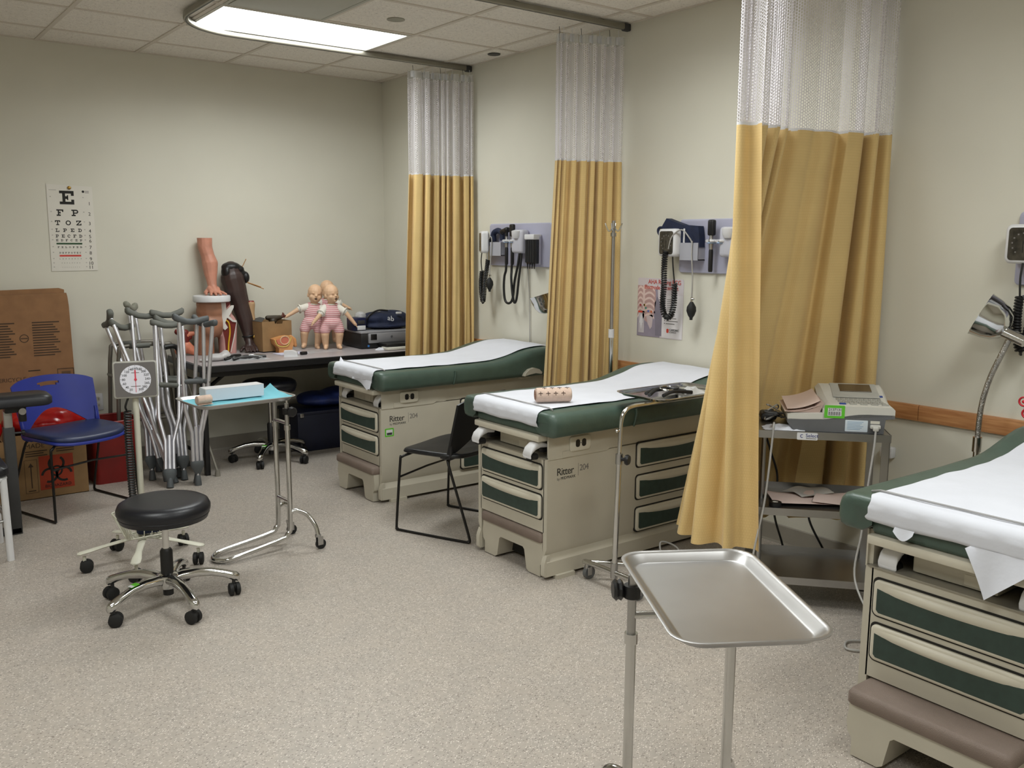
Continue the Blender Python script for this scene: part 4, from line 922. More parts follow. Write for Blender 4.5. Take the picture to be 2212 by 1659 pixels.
hand += [('c', (-0.03, -0.0, 0.035), (-0.058, -0.02, 0.02), 0.018, 0.014), ('c', (-0.058, -0.02, 0.02), (-0.062, -0.05, 0.013), 0.013, 0.011)]
arm = chain([(0.0, -0.005, 0.05, 0.031), (0.0, 0.012, 0.10, 0.036), (0.002, 0.03, 0.16, 0.048), (0.004, 0.042, 0.225, 0.056), (-0.006, 0.052, 0.28, 0.047), (-0.018, 0.065, 0.34, 0.05), (-0.016, 0.075, 0.43, 0.054)])
link('arm_and_hand', blob(hand+arm, M_PEACH, 'arm_and_hand', 0.0042, 3, [((0, 0, 0.405), (0, 0, 1))]), t)
part(t, 'wrist_seam', MB().tube([Vector((0.002+0.0325*math.cos(a), -0.002+0.0325*math.sin(a), 0.062)) for a in [2*pi*k/20 for k in range(20)]], 0.0015, 5, True), mat('seam_dark', (140, 80, 60), 0.6), 60)
# dark arm with wooden sticks
t = thing('dark_arm_model', 'dark brown injection practice arm leaning on the back wall', 'anatomy model', (-1.42, -0.2, DZ))
arm = chain([(-0.075, 0.10, 0.60, 0.06), (-0.068, 0.10, 0.53, 0.085), (-0.05, 0.09, 0.44, 0.08), (-0.022, 0.07, 0.33, 0.064), (0.0, 0.05, 0.22, 0.057), (0.004, 0.03, 0.14, 0.042), (0.0, 0.015, 0.09, 0.032)])
hand = [('c', (0.0, 0.0, 0.07), (-0.005, -0.02, 0.04), 0.03, 0.026), ('c', (0.02, 0.0, 0.06), (0.025, -0.025, 0.035), 0.022, 0.02)]
for fx, ln in ((-0.045, 0.05), (-0.02, 0.06), (0.008, 0.06), (0.035, 0.045)):
    hand += [('c', (fx*0.7+0.01, -0.015, 0.045), (fx, -0.03-ln*0.5, 0.03), 0.013, 0.012), ('c', (fx, -0.03-ln*0.5, 0.03), (fx-0.003, -0.03-ln, 0.012), 0.012, 0.010)]
hand += [('c', (0.0, 0.0, 0.05), (-0.05, -0.005, 0.03), 0.017, 0.014), ('c', (-0.05, -0.005, 0.03), (-0.075, -0.03, 0.014), 0.014, 0.011)]
link('arm_and_hand', blob(arm+hand, M_DARK, 'arm_and_hand', 0.005, 3), t)
link('black_wrap', blob([('e', (-0.075, 0.10, 0.615), (0.072, 0.06, 0.04)), ('e', (-0.12, 0.09, 0.58), (0.03, 0.05, 0.05)), ('e', (-0.02, 0.10, 0.60), (0.04, 0.05, 0.03)), ('e', (0.025, 0.09, 0.54), (0.03, 0.04, 0.045)), ('e', (-0.005, 0.095, 0.57), (0.035, 0.04, 0.03))], M_BLACK, 'black_wrap', 0.006, 4), t)
part(t, 'bracelet', MB().tube([Vector((0.004+0.04*math.cos(a), 0.022+0.04*math.sin(a), 0.115+0.006*math.cos(a))) for a in [2*pi*k/20 for k in range(20)]], 0.006, 6, True), M_BLACK, 60)
part(t, 'bracelet_charm', MB().ell((0.036, -0.012, 0.108), (0.012, 0.009, 0.014), 12, 8), mat('brass', (176, 140, 70), 0.3, 0.9))
M_STICK = mat('wooden_stick', (190, 140, 84), 0.7, var=0.1)
for a, b in (((-0.01, 0.075, 0.60), (0.025, 0.06, 0.675)), ((0.035, 0.07, 0.50), (0.14, 0.03, 0.455)), ((0.03, 0.07, 0.505), (0.12, 0.03, 0.47))):
    part(t, 'wooden_stick', MB().cyl(a, b, 0.003, 6), M_STICK)
# artery tube model
M_TANB = mat('tan_tube', (184, 150, 112), 0.6, var=0.08, vscale=12)
t = thing('artery_model', 'tan tubular artery model with red ends behind the dark practice arm', 'anatomy model', (-1.375, -0.17, DZ))
link('tube_body', blob(chain([(0.012, 0, 0.025, 0.036), (0.006, 0.0, 0.09, 0.032), (0.0, 0.01, 0.17, 0.026), (0.0, 0.01, 0.21, 0.026), (-0.004, 0.015, 0.28, 0.025), (-0.004, 0.02, 0.345, 0.034)]), M_TANB, 'tube_body', 0.006, 4, [((0, 0, 0.002), (0, 0, -1)), ((0, 0, 0.362), (0, 0, 1))]), t)
part(t, 'red_end', MB().lathe([(0.001, 0.362), (0.028, 0.362), (0.024, 0.37), (0.001, 0.371)], 16, (-0.004, 0.02, 0)), M_RED)
part(t, 'red_end', MB().lathe([(0.001, 0.0), (0.04, 0.0), (0.042, 0.016), (0.03, 0.026), (0.001, 0.026)], 16, (0.014, -0.004, 0)), M_RED)
part(t, 'red_spot', MB().ell((0.0, -0.03, 0.11), (0.012, 0.006, 0.02), 10, 8), M_RED)
part(t, 'joint_band', MB().lathe([(0.026, 0.185), (0.031, 0.188), (0.031, 0.194), (0.026, 0.197)], 18, (0, 0.01, 0)), M_DGREY)
# carton
t = thing('open_carton', 'small open brown carton standing on the long table', 'carton', (-1.265, -0.22, DZ), 0.12)
cw = MB()
for a in ((-0.12, 0.12, -0.105, -0.101), (-0.12, 0.12, 0.101, 0.105), (-0.12, -0.116, -0.101, 0.101), (0.116, 0.12, -0.101, 0.101)): 
    if a[2] == -0.105: continue
    cw.box(a[0], a[1], a[2], a[3], 0.012, 0.225)
cw.box(-0.12, 0.12, -0.105, 0.105, 0.008, 0.012)
part(t, 'walls', cw, M_CARD2, 0)
part(t, 'notched_front', MB().prism([(-0.12, 0.012), (0.12, 0.012), (0.12, 0.225), (0.05, 0.225), (0.045, 0.205), (-0.015, 0.205), (-0.02, 0.225), (-0.12, 0.225)], -0.105, -0.101, lambda u, v, q: (u, q, v)), M_CARD2, 0)
part(t, 'base_tray', MB().box(-0.115, 0.115, -0.1, 0.1, 0, 0.008), M_BLACK, 0)
part(t, 'top_flap', MB().add([(-0.12, -0.10, 0.225), (-0.12, 0.10, 0.225), (-0.03, 0.09, 0.245), (-0.05, -0.02, 0.245), (-0.12, -0.10, 0.222), (-0.12, 0.10, 0.222), (-0.03, 0.09, 0.242), (-0.05, -0.02, 0.242)], [(0, 1, 2, 3), (7, 6, 5, 4), (0, 4, 5, 1), (1, 5, 6, 2), (2, 6, 7, 3), (3, 7, 4, 0)]), M_DGREY, 0)
t = thing('organ_model', 'dark brown bottle shaped organ model lying on top of the small carton', 'anatomy model', (-1.235, -0.23, DZ+0.20))
M_OLIVE = mat('dark_olive', (60, 50, 36), 0.5, var=0.15)
link('organ_body', blob(chain([(-0.05, 0, 0.045, 0.018), (0.02, 0, 0.04, 0.022), (0.05, 0.0, 0.045, 0.016)])+[('e', (-0.01, 0, 0.02), (0.03, 0.03, 0.025))], M_OLIVE, 'organ_body', 0.005, 3), t)
link('vessels', blob(chain([(0.05, 0, 0.045, 0.012), (0.09, 0, 0.052, 0.008), (0.12, 0, 0.055, 0.006)])+chain([(0.06, 0, 0.045, 0.01), (0.075, 0, 0.065, 0.009), (0.07, 0, 0.075, 0.006)]), mat('liver_brown', (92, 42, 30), 0.5), 'vessels', 0.004, 2), t)
# small pelvic section model
t = thing('section_model', 'small orange tan pelvic section model leaning against the carton', 'anatomy model', (-1.225, -0.37, DZ))
ol = [(-0.05, 0.0), (0.05, 0.0), (0.055, 0.03), (0.065, 0.055), (0.062, 0.09), (0.05, 0.118), (0.02, 0.122), (-0.02, 0.118), (-0.075, 0.105), (-0.088, 0.1), (-0.08, 0.065), (-0.06, 0.045), (-0.048, 0.03)]
M_ORT = mat('orange_tan', (206, 146, 92), 0.5, var=0.04)
part(t, 'body', MB().prism(ol, -0.03, 0.035, lambda u, v, q: (u, q, v)), M_ORT, 40)
link('hip_limb', blob(chain([(0.055, 0, 0.11, 0.014), (0.082, 0, 0.085, 0.016), (0.088, 0, 0.045, 0.015)]), M_ORT, 'hip_limb', 0.004, 3), t)
part(t, 'pink_organ', MB().prism([(-0.07, 0.095), (-0.06, 0.065), (-0.03, 0.052), (0.01, 0.055), (0.03, 0.085), (0.02, 0.112), (-0.02, 0.115), (-0.035, 0.1)], -0.036, -0.03, lambda u, v, q: (u, q, v)), mat('salmon_organ', (206, 118, 92), 0.5, var=0.05), 30)
part(t, 'yellow_rim', MB().tube(catmull([(-0.08, -0.033, 0.098), (-0.065, -0.033, 0.06), (-0.03, -0.033, 0.046), (0.015, -0.033, 0.05), (0.036, -0.033, 0.085), (0.045, -0.033, 0.112)], 4), 0.0045, 6), mat('pale_yellow', (226, 200, 110), 0.5), 60)
part(t, 'inner_ring', MB().tube([Vector((-0.006+0.034*math.cos(a), -0.036, 0.09+0.03*math.sin(a))) for a in [2*pi*k/20 for k in range(20)]], 0.004, 6, True), mat('cream_ring', (226, 190, 150), 0.5), 60)
# muscle pieces at the left end of the table
t = thing('muscle_model', 'pink and red muscle model pieces behind the crutches on the long table', 'anatomy model', (-1.865, -0.17, DZ)); t.scale = (0.85, 0.85, 1)
link('muscle_body', blob(chain([(-0.06, 0, 0.04, 0.04), (0.0, 0, 0.06, 0.045), (0.05, -0.02, 0.03, 0.03)])+chain([(-0.05, 0, 0.12, 0.02), (0.03, 0, 0.15, 0.02), (0.09, -0.02, 0.16, 0.012), (0.12, -0.02, 0.185, 0.012)]), mat('raw_pink', (214, 130, 100), 0.5, var=0.1, vscale=25), 'muscle_body', 0.006, 3), t)
link('red_muscle', blob(chain([(-0.07, 0.01, 0.17, 0.022), (0.0, 0.01, 0.16, 0.026), (0.03, 0.0, 0.13, 0.02)])+chain([(0.0, 0, 0.06, 0.03), (-0.01, 0, 0.16, 0.02)]), M_MUSC, 'red_muscle', 0.006, 3), t)

# ---------------------------------------------------------------- infant manikins
M_DOLL = mat('doll_head_vinyl', (222, 184, 150), 0.5, var=0.03)
M_DLIMB = mat('doll_limb_vinyl', (214, 178, 146), 0.55, var=0.04, vscale=12)
def stripe_material():
    m = mat('pink_striped_cotton', (222, 140, 150), 0.85, var=0.02)
    nt, b = nodes(m); N = nt.nodes.new; L = nt.links.new
    tc = N('ShaderNodeTexCoord'); wv = N('ShaderNodeTexWave'); wv.wave_type = 'BANDS'; wv.bands_direction = 'Z'; wv.inputs['Scale'].default_value = 22; wv.inputs['Distortion'].default_value = 0.4
    L(tc.outputs['Object'], wv.inputs['Vector'])
    r = N('ShaderNodeValToRGB'); e = r.color_ramp.elements; e[0].position = 0.35; e[0].color = lin((204, 132, 138)); e[1].position = 0.6; e[1].color = lin((236, 206, 206)); L(wv.outputs['Fac'], r.inputs['Fac']); L(r.outputs['Color'], b.inputs['Base Color']); return m
M_STRIPE = stripe_material(); M_COTTON = mat('white_cotton', (228, 224, 214), 0.9, var=0.02); M_MOUTH = mat('mouth_dark', (50, 24, 20), 0.7)
def manikin(label, loc, rz, head_turn, arms, tilt=0.0, short=False):
    """standing, front = -y. arms: list of (shoulder side, elbow, hand)"""
    t = thing('infant_manikin', label, 'manikin', loc, rz, 'infant training manikins'); t.rotation_euler = (0, tilt, rz)
    body = []
    Hd = Matrix.Rotation(head_turn, 3, 'Z'); hc = Vector((0, -0.008, 0.415))
    def hp(x, y, z): return hc+Hd @ Vector((x, y, z))
    body += [('e', hp(0, 0.004, 0.014), (0.055, 0.06, 0.06), Hd), ('e', hp(0, -0.012, -0.025), (0.046, 0.043, 0.042), Hd), ('c', hp(0, -0.052, -0.004), hp(0, -0.058, -0.012), 0.006, 0.008)]
    body += [('e', hp(s*0.025, -0.035, -0.022), (0.018, 0.014, 0.018), Hd) for s in (-1, 1)]
    body += [('e', hp(s*0.019, -0.045, 0.008), (0.011, 0.008, 0.006), Hd) for s in (-1, 1)]
    body += [('e', hp(s*0.05, 0.006, -0.012), (0.007, 0.012, 0.018), Hd) for s in (-1, 1)]
    body += [('e', hp(0, -0.05, -0.028), (0.012, 0.008, 0.006), Hd), ('e', hp(0, -0.045, -0.048), (0.012, 0.01, 0.009), Hd)]
    body += [('c', (0, 0, 0.385), (0, 0, 0.335), 0.024, 0.03)]
    body += [('e', (0, 0, 0.27), (0.062, 0.042, 0.085)), ('e', (0, -0.004, 0.2), (0.066, 0.047, 0.05))]
    for s in (-1, 1):
        body += chain([(s*0.036, 0, 0.19, 0.038), (s*0.054, -0.012, 0.115, 0.032), (s*0.05, 0.0, 0.04, 0.023), (s*0.048, -0.006, 0.02, 0.019), (s*0.056, -0.046, 0.014, 0.014)])
    for (s, el, ha) in arms:
        el, ha = Vector(el), Vector(ha); d = (ha-el).normalized(); sd = d.cross(Vector((0, 0, 1))).normalized()
        body += [('c', (s*0.055, 0, 0.315), el, 0.022, 0.018), ('c', el, ha, 0.018, 0.013), ('e', ha+d*0.012, (0.013, 0.013, 0.011))]
        for k in range(4):
            q = ha+d*0.018+sd*(k-1.5)*0.0062; body.append(('c', q, q+d*(0.016 if k in (1, 2) else 0.012)-Vector((0, 0, 0.006)), 0.0036, 0.003))
        body.append(('c', ha+sd*0.01, ha+sd*0.02+d*0.01, 0.004, 0.0034))
    bo = link('body', blob(body, M_DOLL, 'body', 0.0036, 2), t)
    part(bo, 'mouth', MB().ell(hp(0, -0.0575, -0.033), (0.011, 0.004, 0.0055), 14, 8, Hd), M_MOUTH)
    for s in (-1, 1): part(bo, 'eyelid', MB().ell(hp(s*0.019, -0.0505, 0.004), (0.009, 0.003, 0.0016), 10, 6, Hd), mat('eyelid_shade', (180, 128, 92), 0.6))
    suit = [('e', (0, 0, 0.27), (0.07, 0.05, 0.08)), ('e', (0, -0.005, 0.2), (0.075, 0.055, 0.054)), ('e', (0, 0, 0.315), (0.056, 0.042, 0.034))]
    for s in (-1, 1): suit += [('c', (s*0.036, -0.002, 0.19), (s*0.052, -0.008, 0.145), 0.044, 0.041), ('c', (s*0.034, 0, 0.335), (s*0.036, 0.01, 0.30), 0.016, 0.02)]
    link('romper', blob(suit, M_STRIPE, 'romper', 0.005, 3), t)
    bl = [('e', (0, -0.004, 0.335), (0.034, 0.036, 0.012))]
    link('collar', blob(bl, M_COTTON, 'collar', 0.004, 2), t)
    for (s, el, ha) in arms:
        a = Vector((s*0.05, 0, 0.31)); e = a.lerp(Vector(el), 0.85)
        sl = link('sleeve', blob([('c', a, e, 0.03, 0.026)], M_COTTON, 'sleeve', 0.005, 2), t)
        d = (Vector(el)-a).normalized()
        part(sl, 'ruffle', MB().tube([e+(d.orthogonal().normalized()*math.cos(2*pi*k/18)+d.cross(d.orthogonal().normalized())*math.sin(2*pi*k/18))*(0.027+0.003*(k % 2))+d*0.004*(k % 2) for k in range(18)], 0.006, 6, True), M_COTTON, 60)
    return t
manikin('infant manikin in pink stripes at the left, its arm reaching out to the left', (-0.965, -0.26, DZ), -0.42, 0.15, [(-1, (-0.11, -0.02, 0.29), (-0.185, -0.04, 0.235)), (1, (0.10, 0.02, 0.28), (0.115, -0.03, 0.21))], 0.11)
manikin('infant manikin in pink stripes at the right front, face turned to the right', (-0.85, -0.40, DZ), -0.35, 0.55, [(-1, (-0.085, -0.045, 0.27), (-0.135, -0.06, 0.215)), (1, (0.10, -0.02, 0.28), (0.165, -0.03, 0.195))], 0.0)
manikin('infant manikin half hidden behind the other two against the wall', (-0.755, -0.14, DZ+0.02), -0.4, 0.3, [(-1, (-0.09, -0.03, 0.25), (-0.12, -0.08, 0.2)), (1, (0.10, 0.0, 0.3), (0.16, 0.0, 0.27))], 0.0)

# ---------------------------------------------------------------- printer, bag and bits on the table
M_SILVER = mat('silver_plastic', (150, 150, 154), 0.4, 0.2, var=0.03)
t = thing('printer', 'black and silver office printer at the right end of the long table', 'printer', (-0.46, -0.40, DZ), -0.05)
part(t, 'body', MB().rbox((0, 0.02, 0.06), (0.44, 0.36, 0.115), 0.012), M_BLACK)
part(t, 'front_panel', MB().rbox((0.03, -0.165, 0.08), (0.38, 0.02, 0.075), 0.006), M_SILVER)
part(t, 'lid', MB().rbox((0, 0.02, 0.124), (0.44, 0.36, 0.016), 0.006), M_SILVER)
part(t, 'display', MB().rbox((-0.12, -0.177, 0.09), (0.05, 0.006, 0.045), 0.003), M_BLACK)
part(t, 'output_tray', MB().rbox((0.05, -0.23, 0.032), (0.26, 0.16, 0.03), 0.008), M_BLACK)
part(t, 'badge', MB().cyl((0.03, -0.176, 0.088), (0.03, -0.179, 0.088), 0.008, 16), M_GREY)
part(t, 'power_light', MB().box(-0.165, -0.15, -0.162, -0.158, 0.015, 0.03), mat('blue_sticker', (60, 120, 190), 0.5), 0)
t = thing('navy_bag', 'navy blue equipment bag with white letters lying on the printer', 'bag', (-0.43, -0.36, DZ+0.133)); t.scale = (1.25, 1.1, 1.15)
link('bag_body', blob([('e', (0.04, 0.02, 0.055), (0.16, 0.13, 0.055)), ('e', (-0.02, 0.0, 0.07), (0.1, 0.1, 0.045)), ('e', (0.1, 0.03, 0.07), (0.12, 0.1, 0.05)), ('e', (0.05, 0, 0.02), (0.17, 0.14, 0.022))], M_NAVY, 'bag_body', 0.01, 4), t)
text(t, 'lettering', 'ab', 0.05, M_WHITE, (0.0, -0.128, 0.065), (0.97, -0.1, -0.25), (0.2, 0.35, 0.9))
part(t, 'white_patch', MB().rbox((0.10, -0.09, 0.105), (0.04, 0.02, 0.016), 0.006), M_WHITE)
part(t, 'strap', MB().tube(catmull([(-0.12, -0.05, 0.03), (-0.1, -0.06, 0.09), (-0.03, -0.05, 0.125), (0.05, -0.03, 0.12)], 5), 0.006, 6), M_BLACK, 60)
t = thing('blue_case', 'dark blue plastic case with a white label standing on the printer', 'case', (-0.65, -0.43, DZ+0.133))
part(t, 'shell', MB().rbox((0, 0.02, 0.05), (0.11, 0.12, 0.10), 0.012), mat('dark_blue_plastic', (22, 30, 66), 0.4))
part(t, 'label_panel', MB().rbox((0.01, -0.042, 0.022), (0.07, 0.006, 0.034), 0.004), M_WHITE)
part(t, 'grille', MB().rbox((0.01, -0.042, 0.064), (0.06, 0.006, 0.03), 0.01), M_DGREY)
part(t, 'valve_cap', MB().cyl((0.03, 0.0, 0.10), (0.03, 0.0, 0.125), 0.016, 14).cyl((0.03, 0, 0.125), (0.03, 0, 0.133), 0.022, 14), M_WHITE)
part(t, 'clear_cover', MB().ell((0.03, 0.01, 0.11), (0.045, 0.045, 0.035), 14, 8), M_CLEAR)
solo('keyboard', MB().rbox((0, 0, 0.012), (0.30, 0.11, 0.02), 0.006), M_OFFW, 'white flat keyboard at the right end of the long table', 'keyboard', (-0.42, -0.70, DZ), -0.05)
def crumple(w, d, h, seed, n=10):
    r = random.Random(seed); hh = [[r.uniform(0, 1) for _ in range(n+1)] for _ in range(n+1)]
    return MB().grid(lambda a, b: Vector(((a-0.5)*w*(1+0.1*hh[int(b*n)][0]), (b-0.5)*d, h*hh[int(a*n)][int(b*n)]*(1-abs(2*a-1)**4)*(1-abs(2*b-1)**4)+0.001)), n, n)
solo('crumpled_paper', crumple(0.10, 0.05, 0.02, 3), M_PAPER, 'crumpled white wrapper beside the keyboard', 'paper', (-0.57, -0.66, DZ), smooth=60)
solo('paper_sheet', MB().rbox((0, 0, 0.002), (0.22, 0.13, 0.003), 0.001, 1), mat('lilac_paper', (200, 200, 220), 0.8), 'flat lilac paper sheet in front of the carton', 'paper', (-1.22, -0.48, DZ), 0.1)
t = thing('card_box', 'small white folded card box in front of the lilac sheet', 'box', (-1.28, -0.63, DZ), -0.5)
part(t, 'carton', MB().prism([(-0.05, 0), (0.045, 0), (0.04, 0.028), (0.01, 0.042), (-0.05, 0.04)], -0.03, 0.03, lambda u, v, q: (u, q, v)), M_WHITE, 20)
part(t, 'flap', MB().box(-0.05, 0.06, -0.036, -0.03, 0, 0.002), M_WHITE, 0)
solo('black_clip', MB().rbox((0, 0, 0.012), (0.05, 0.03, 0.022), 0.006), M_BLACK, 'small black clip beside the white card box', 'clip', (-1.175, -0.60, DZ), 0.2)
solo('plastic_sheet', crumple(0.30, 0.16, 0.006, 8, 12), M_CLEAR, 'clear crinkled plastic sheet at the feet of the manikins', 'plastic sheet', (-0.99, -0.49, DZ), smooth=60)
link_o = link('clear_bag', blob([('e', (0, 0, 0.025), (0.07, 0.05, 0.026)), ('e', (0.06, 0.0, 0.03), (0.045, 0.04, 0.03)), ('e', (0.07, 0.01, 0.05), (0.025, 0.025, 0.02)), ('e', (-0.06, 0.0, 0.012), (0.06, 0.04, 0.012))], mat('milky_plastic', (206, 204, 204), 0.3, alpha=0.75), 'clear_bag', 0.006, 3))
link_o.location = (-1.80, -0.58, DZ); tag(link_o, 'lumpy translucent plastic bag at the left end of the long table', 'plastic bag')
t = thing('instrument_pile', 'tangle of black and chrome hand instruments in clear wrap on the long table', 'instruments', (-1.61, -0.62, DZ), -0.05)
for k, (a, b, r) in enumerate((((-0.15, -0.02, 0.012), (0.12, 0.05, 0.015), 0.009), ((-0.12, 0.04, 0.01), (0.14, -0.01, 0.014), 0.01), ((-0.1, -0.04, 0.012), (0.08, -0.03, 0.01), 0.011), ((0.0, 0.03, 0.02), (0.15, 0.03, 0.012), 0.008), ((-0.13, 0.0, 0.02), (-0.02, 0.05, 0.025), 0.01))):
    part(t, 'instrument', MB().tube(catmull([a, tuple((Vector(a)+Vector(b))/2+Vector((0, 0, 0.006))), b], 4), r, 8), M_CHROME if k == 3 else M_BLACK, 60)
part(t, 'loop', MB().tube([Vector((0.07+0.05*math.cos(a), -0.02+0.028*math.sin(a), 0.01)) for a in [2*pi*k/18 for k in range(18)]], 0.006, 6, True), M_BLACK, 60)
part(t, 'clear_wrap', crumple(0.30, 0.13, 0.03, 12, 10), M_CLEAR, 60)

# ---------------------------------------------------------------- under the table
t = thing('navy_case', 'large dark navy storage case under the long table', 'storage case', (-0.86, -0.28, 0), -0.03)
M_DNAVY = mat('deep_navy', (12, 18, 40), 0.5, var=0.1)
part(t, 'shell', MB().rbox((0, 0, 0.15), (0.62, 0.38, 0.30), 0.012), M_DNAVY)
part(t, 'lid_rim', MB().rbox((0, 0, 0.29), (0.635, 0.395, 0.025), 0.006), M_DNAVY)
part(t, 'latch', MB().rbox((-0.28, -0.2, 0.28), (0.03, 0.012, 0.03), 0.004), M_STEEL)
o = link('folded_blue_bag', blob([('e', (0, 0, 0.05), (0.26, 0.15, 0.055)), ('e', (0.1, 0, 0.08), (0.18, 0.13, 0.06)), ('e', (-0.1, 0.02, 0.07), (0.15, 0.12, 0.045))], mat('blue_nylon', (26, 40, 92), 0.6, var=0.2, vscale=14, bump=0.4, bscale=25), 'folded_blue_bag', 0.012, 3))
o.location = (-0.84, -0.28, 0.305); tag(o, 'folded blue nylon bag on the navy case under the long table', 'bag')

# ================================================================ stools
def caster(parent, p, ang, r=0.028, wheel=M_RUB, stem=M_DGREY, name='caster'):
    d = Vector((math.cos(ang), math.sin(ang), 0)); s = Vector((-d.y, d.x, 0)); c = Vector(p)
    k = part(parent, name, MB().cyl(c+Vector((0, 0, r*2-0.006)), c+Vector((0, 0, r*2+0.018)), 0.008, 8), stem)
    w0 = c+d*0.008+Vector((0, 0, r))
    for q in (-1, 1): part(k, 'wheel', MB().lathe([(0.001, -0.011), (r*0.7, -0.011), (r, -0.007), (r, 0.007), (r*0.7, 0.011), (0.001, 0.011)], 18, w0+s*q*0.014, s.to_track_quat('Z', 'Y').to_matrix()), wheel, 40)
    part(k, 'hood', MB().rbox(c+d*0.004+Vector((0, 0, r*1.45)), (r*1.3, 0.02, r*0.9), 0.008, 2, Matrix.Rotation(ang, 3, 'Z')), wheel)
    return k
def stool(label, loc, ang0, seat_z, seat_r, seat_m, sticker=None):
    t = thing('rolling_stool', label, 'stool', loc, 0, 'round rolling stools')
    s = part(t, 'seat', MB().lathe([(0.001, seat_z-0.085), (seat_r-0.03, seat_z-0.085), (seat_r-0.012, seat_z-0.08), (seat_r-0.008, seat_z-0.065), (seat_r-0.004, seat_z-0.055), (seat_r, seat_z-0.045), (seat_r, seat_z-0.03), (seat_r-0.008, seat_z-0.012), (seat_r-0.025, seat_z-0.002), (seat_r-0.05, seat_z), (0.001, seat_z+0.003)], 48), seat_m, 60)
    part(s, 'piping', MB().tube([Vector(((seat_r-0.007)*math.cos(a), (seat_r-0.007)*math.sin(a), seat_z-0.06)) for a in [2*pi*k/48 for k in range(48)]], 0.003, 6, True), seat_m, 60)
    part(t, 'gas_rod', MB().cyl((0, 0, 0.2), (0, 0, seat_z-0.08), 0.014, 16), M_CHROME)
    part(t, 'rod_sleeve', MB().lathe([(0.001, 0.075), (0.026, 0.075), (0.026, 0.24+0.3*max(0, seat_z-0.5)), (0.02, 0.25+0.3*max(0, seat_z-0.5)), (0.001, 0.25+0.3*max(0, seat_z-0.5))], 20), M_BLACK, 40)
    part(t, 'sleeve_bottom', MB().cyl((0, 0, 0.045), (0, 0, 0.08), 0.022, 16), M_BLACK)
    part(t, 'hub', MB().lathe([(0.001, 0.08), (0.045, 0.08), (0.052, 0.1), (0.045, 0.135), (0.03, 0.143), (0.001, 0.143)], 24), M_CHROME, 50)
    for k in range(5):
        a = ang0+k*2*pi/5; d = Vector((math.cos(a), math.sin(a), 0)); s_ = Vector((-d.y, d.x, 0)); secs = []
        for (rr, z, hw, hh) in ((0.01, 0.108, 0.03, 0.05), (0.06, 0.122, 0.025, 0.044), (0.12, 0.126, 0.022, 0.04), (0.18, 0.119, 0.02, 0.037), (0.235, 0.103, 0.02, 0.037), (0.268, 0.088, 0.022, 0.044), (0.288, 0.081, 0.018, 0.042), (0.298, 0.079, 0.008, 0.026)):
            secs.append([d*rr+s_*hw*math.cos(q)+Vector((0, 0, z+hh/2*math.sin(q))) for q in [2*pi*j/12 for j in range(12)]])
        l_ = part(t, 'base_arm', MB().loft(secs), M_CHROME, 60)
        caster(l_, d*0.272, a+1.2*k)
        if sticker is not None and k == sticker:
            part(l_, 'green_sticker', MB().rbox(d*0.17+Vector((0, 0, 0.1405)), (0.04, 0.03, 0.0015), 0.0005, 1, Matrix.Rotation(a, 3, 'Z') @ Matrix.Rotation(0.1, 3, 'Y')), M_GREENLAB)
            part(l_, 'sticker_face', MB().rbox(d*0.182+Vector((0, 0, 0.1398)), (0.016, 0.026, 0.002), 0.0005, 1, Matrix.Rotation(a, 3, 'Z') @ Matrix.Rotation(0.1, 3, 'Y')), M_WHITE)
    return t
stool('round dark navy rolling stool with polished five arm base on the open floor', (-2.81, -2.775, 0), math.radians(59), 0.465, 0.19, mat('dark_navy_vinyl', (13, 15, 23), 0.38, var=0.06, bump=0.06, bscale=200), 2)
stool('round black rolling stool tucked under the long table', (-1.42, -0.55, 0), math.radians(15), 0.585, 0.19, M_BLKVIN, 3)

# ================================================================ blood pressure stand
t = thing('blood_pressure_stand', 'mobile blood pressure stand with a square dial on a cream post beside the crutches', 'blood pressure stand', (-2.745, -2.18, 0))
M_CREAM = mat('cream_metal', (208, 206, 190), 0.4, var=0.02)
for k in range(5):
    a = math.radians(31)+k*2*pi/5; d = Vector((math.cos(a), math.sin(a), 0)); s_ = Vector((-d.y, d.x, 0)); secs = []
    for (rr, z, hw, hh) in ((0.0, 0.135, 0.03, 0.018), (0.06, 0.13, 0.018, 0.016), (0.18, 0.112, 0.015, 0.014), (0.24, 0.102, 0.022, 0.013), (0.285, 0.095, 0.022, 0.012), (0.298, 0.093, 0.01, 0.008)):
        secs.append([d*rr+s_*hw*math.cos(q)+Vector((0, 0, z+hh/2*math.sin(q))) for q in [2*pi*j/10 for j in range(10)]])
    l_ = part(t, 'base_arm', MB().loft(secs), M_CREAM, 60); caster(l_, d*0.268, a+1+k, 0.03, M_RUB, M_CREAM)
part(t, 'post', MB().cyl((0, 0, 0.12), (0.0, 0, 0.84), 0.014, 16), M_CREAM)
bk = part(t, 'basket', MB().tube([Vector((x_, y_, 0.26)) for x_, y_ in rrect(0.27, 0.16, 0.03, 4, 0, -0.03)], 0.004, 6, True).tube([Vector((x_, y_, 0.15)) for x_, y_ in rrect(0.18, 0.09, 0.02, 4, 0, -0.03)], 0.004, 6, True), M_CREAM, 60)
top_ = rrect(0.27, 0.16, 0.03, 4, 0, -0.03); bot_ = rrect(0.18, 0.09, 0.02, 4, 0, -0.03)
for k in range(len(top_)): part(bk, 'wire', MB().cyl((top_[k][0], top_[k][1], 0.26), (bot_[k][0], bot_[k][1], 0.15), 0.0025, 6), M_CREAM)
for k in range(6):
    x_ = -0.085+0.034*k
    for yy0, yy1 in ((-0.11, -0.075), (0.05, 0.015)): part(bk, 'wire', MB().cyl((x_*1.3, yy0, 0.26), (x_, yy1, 0.15), 0.0025, 6), M_CREAM)
    part(bk, 'wire', MB().cyl((x_, -0.075, 0.15), (x_, 0.015, 0.15), 0.0025, 6), M_CREAM)
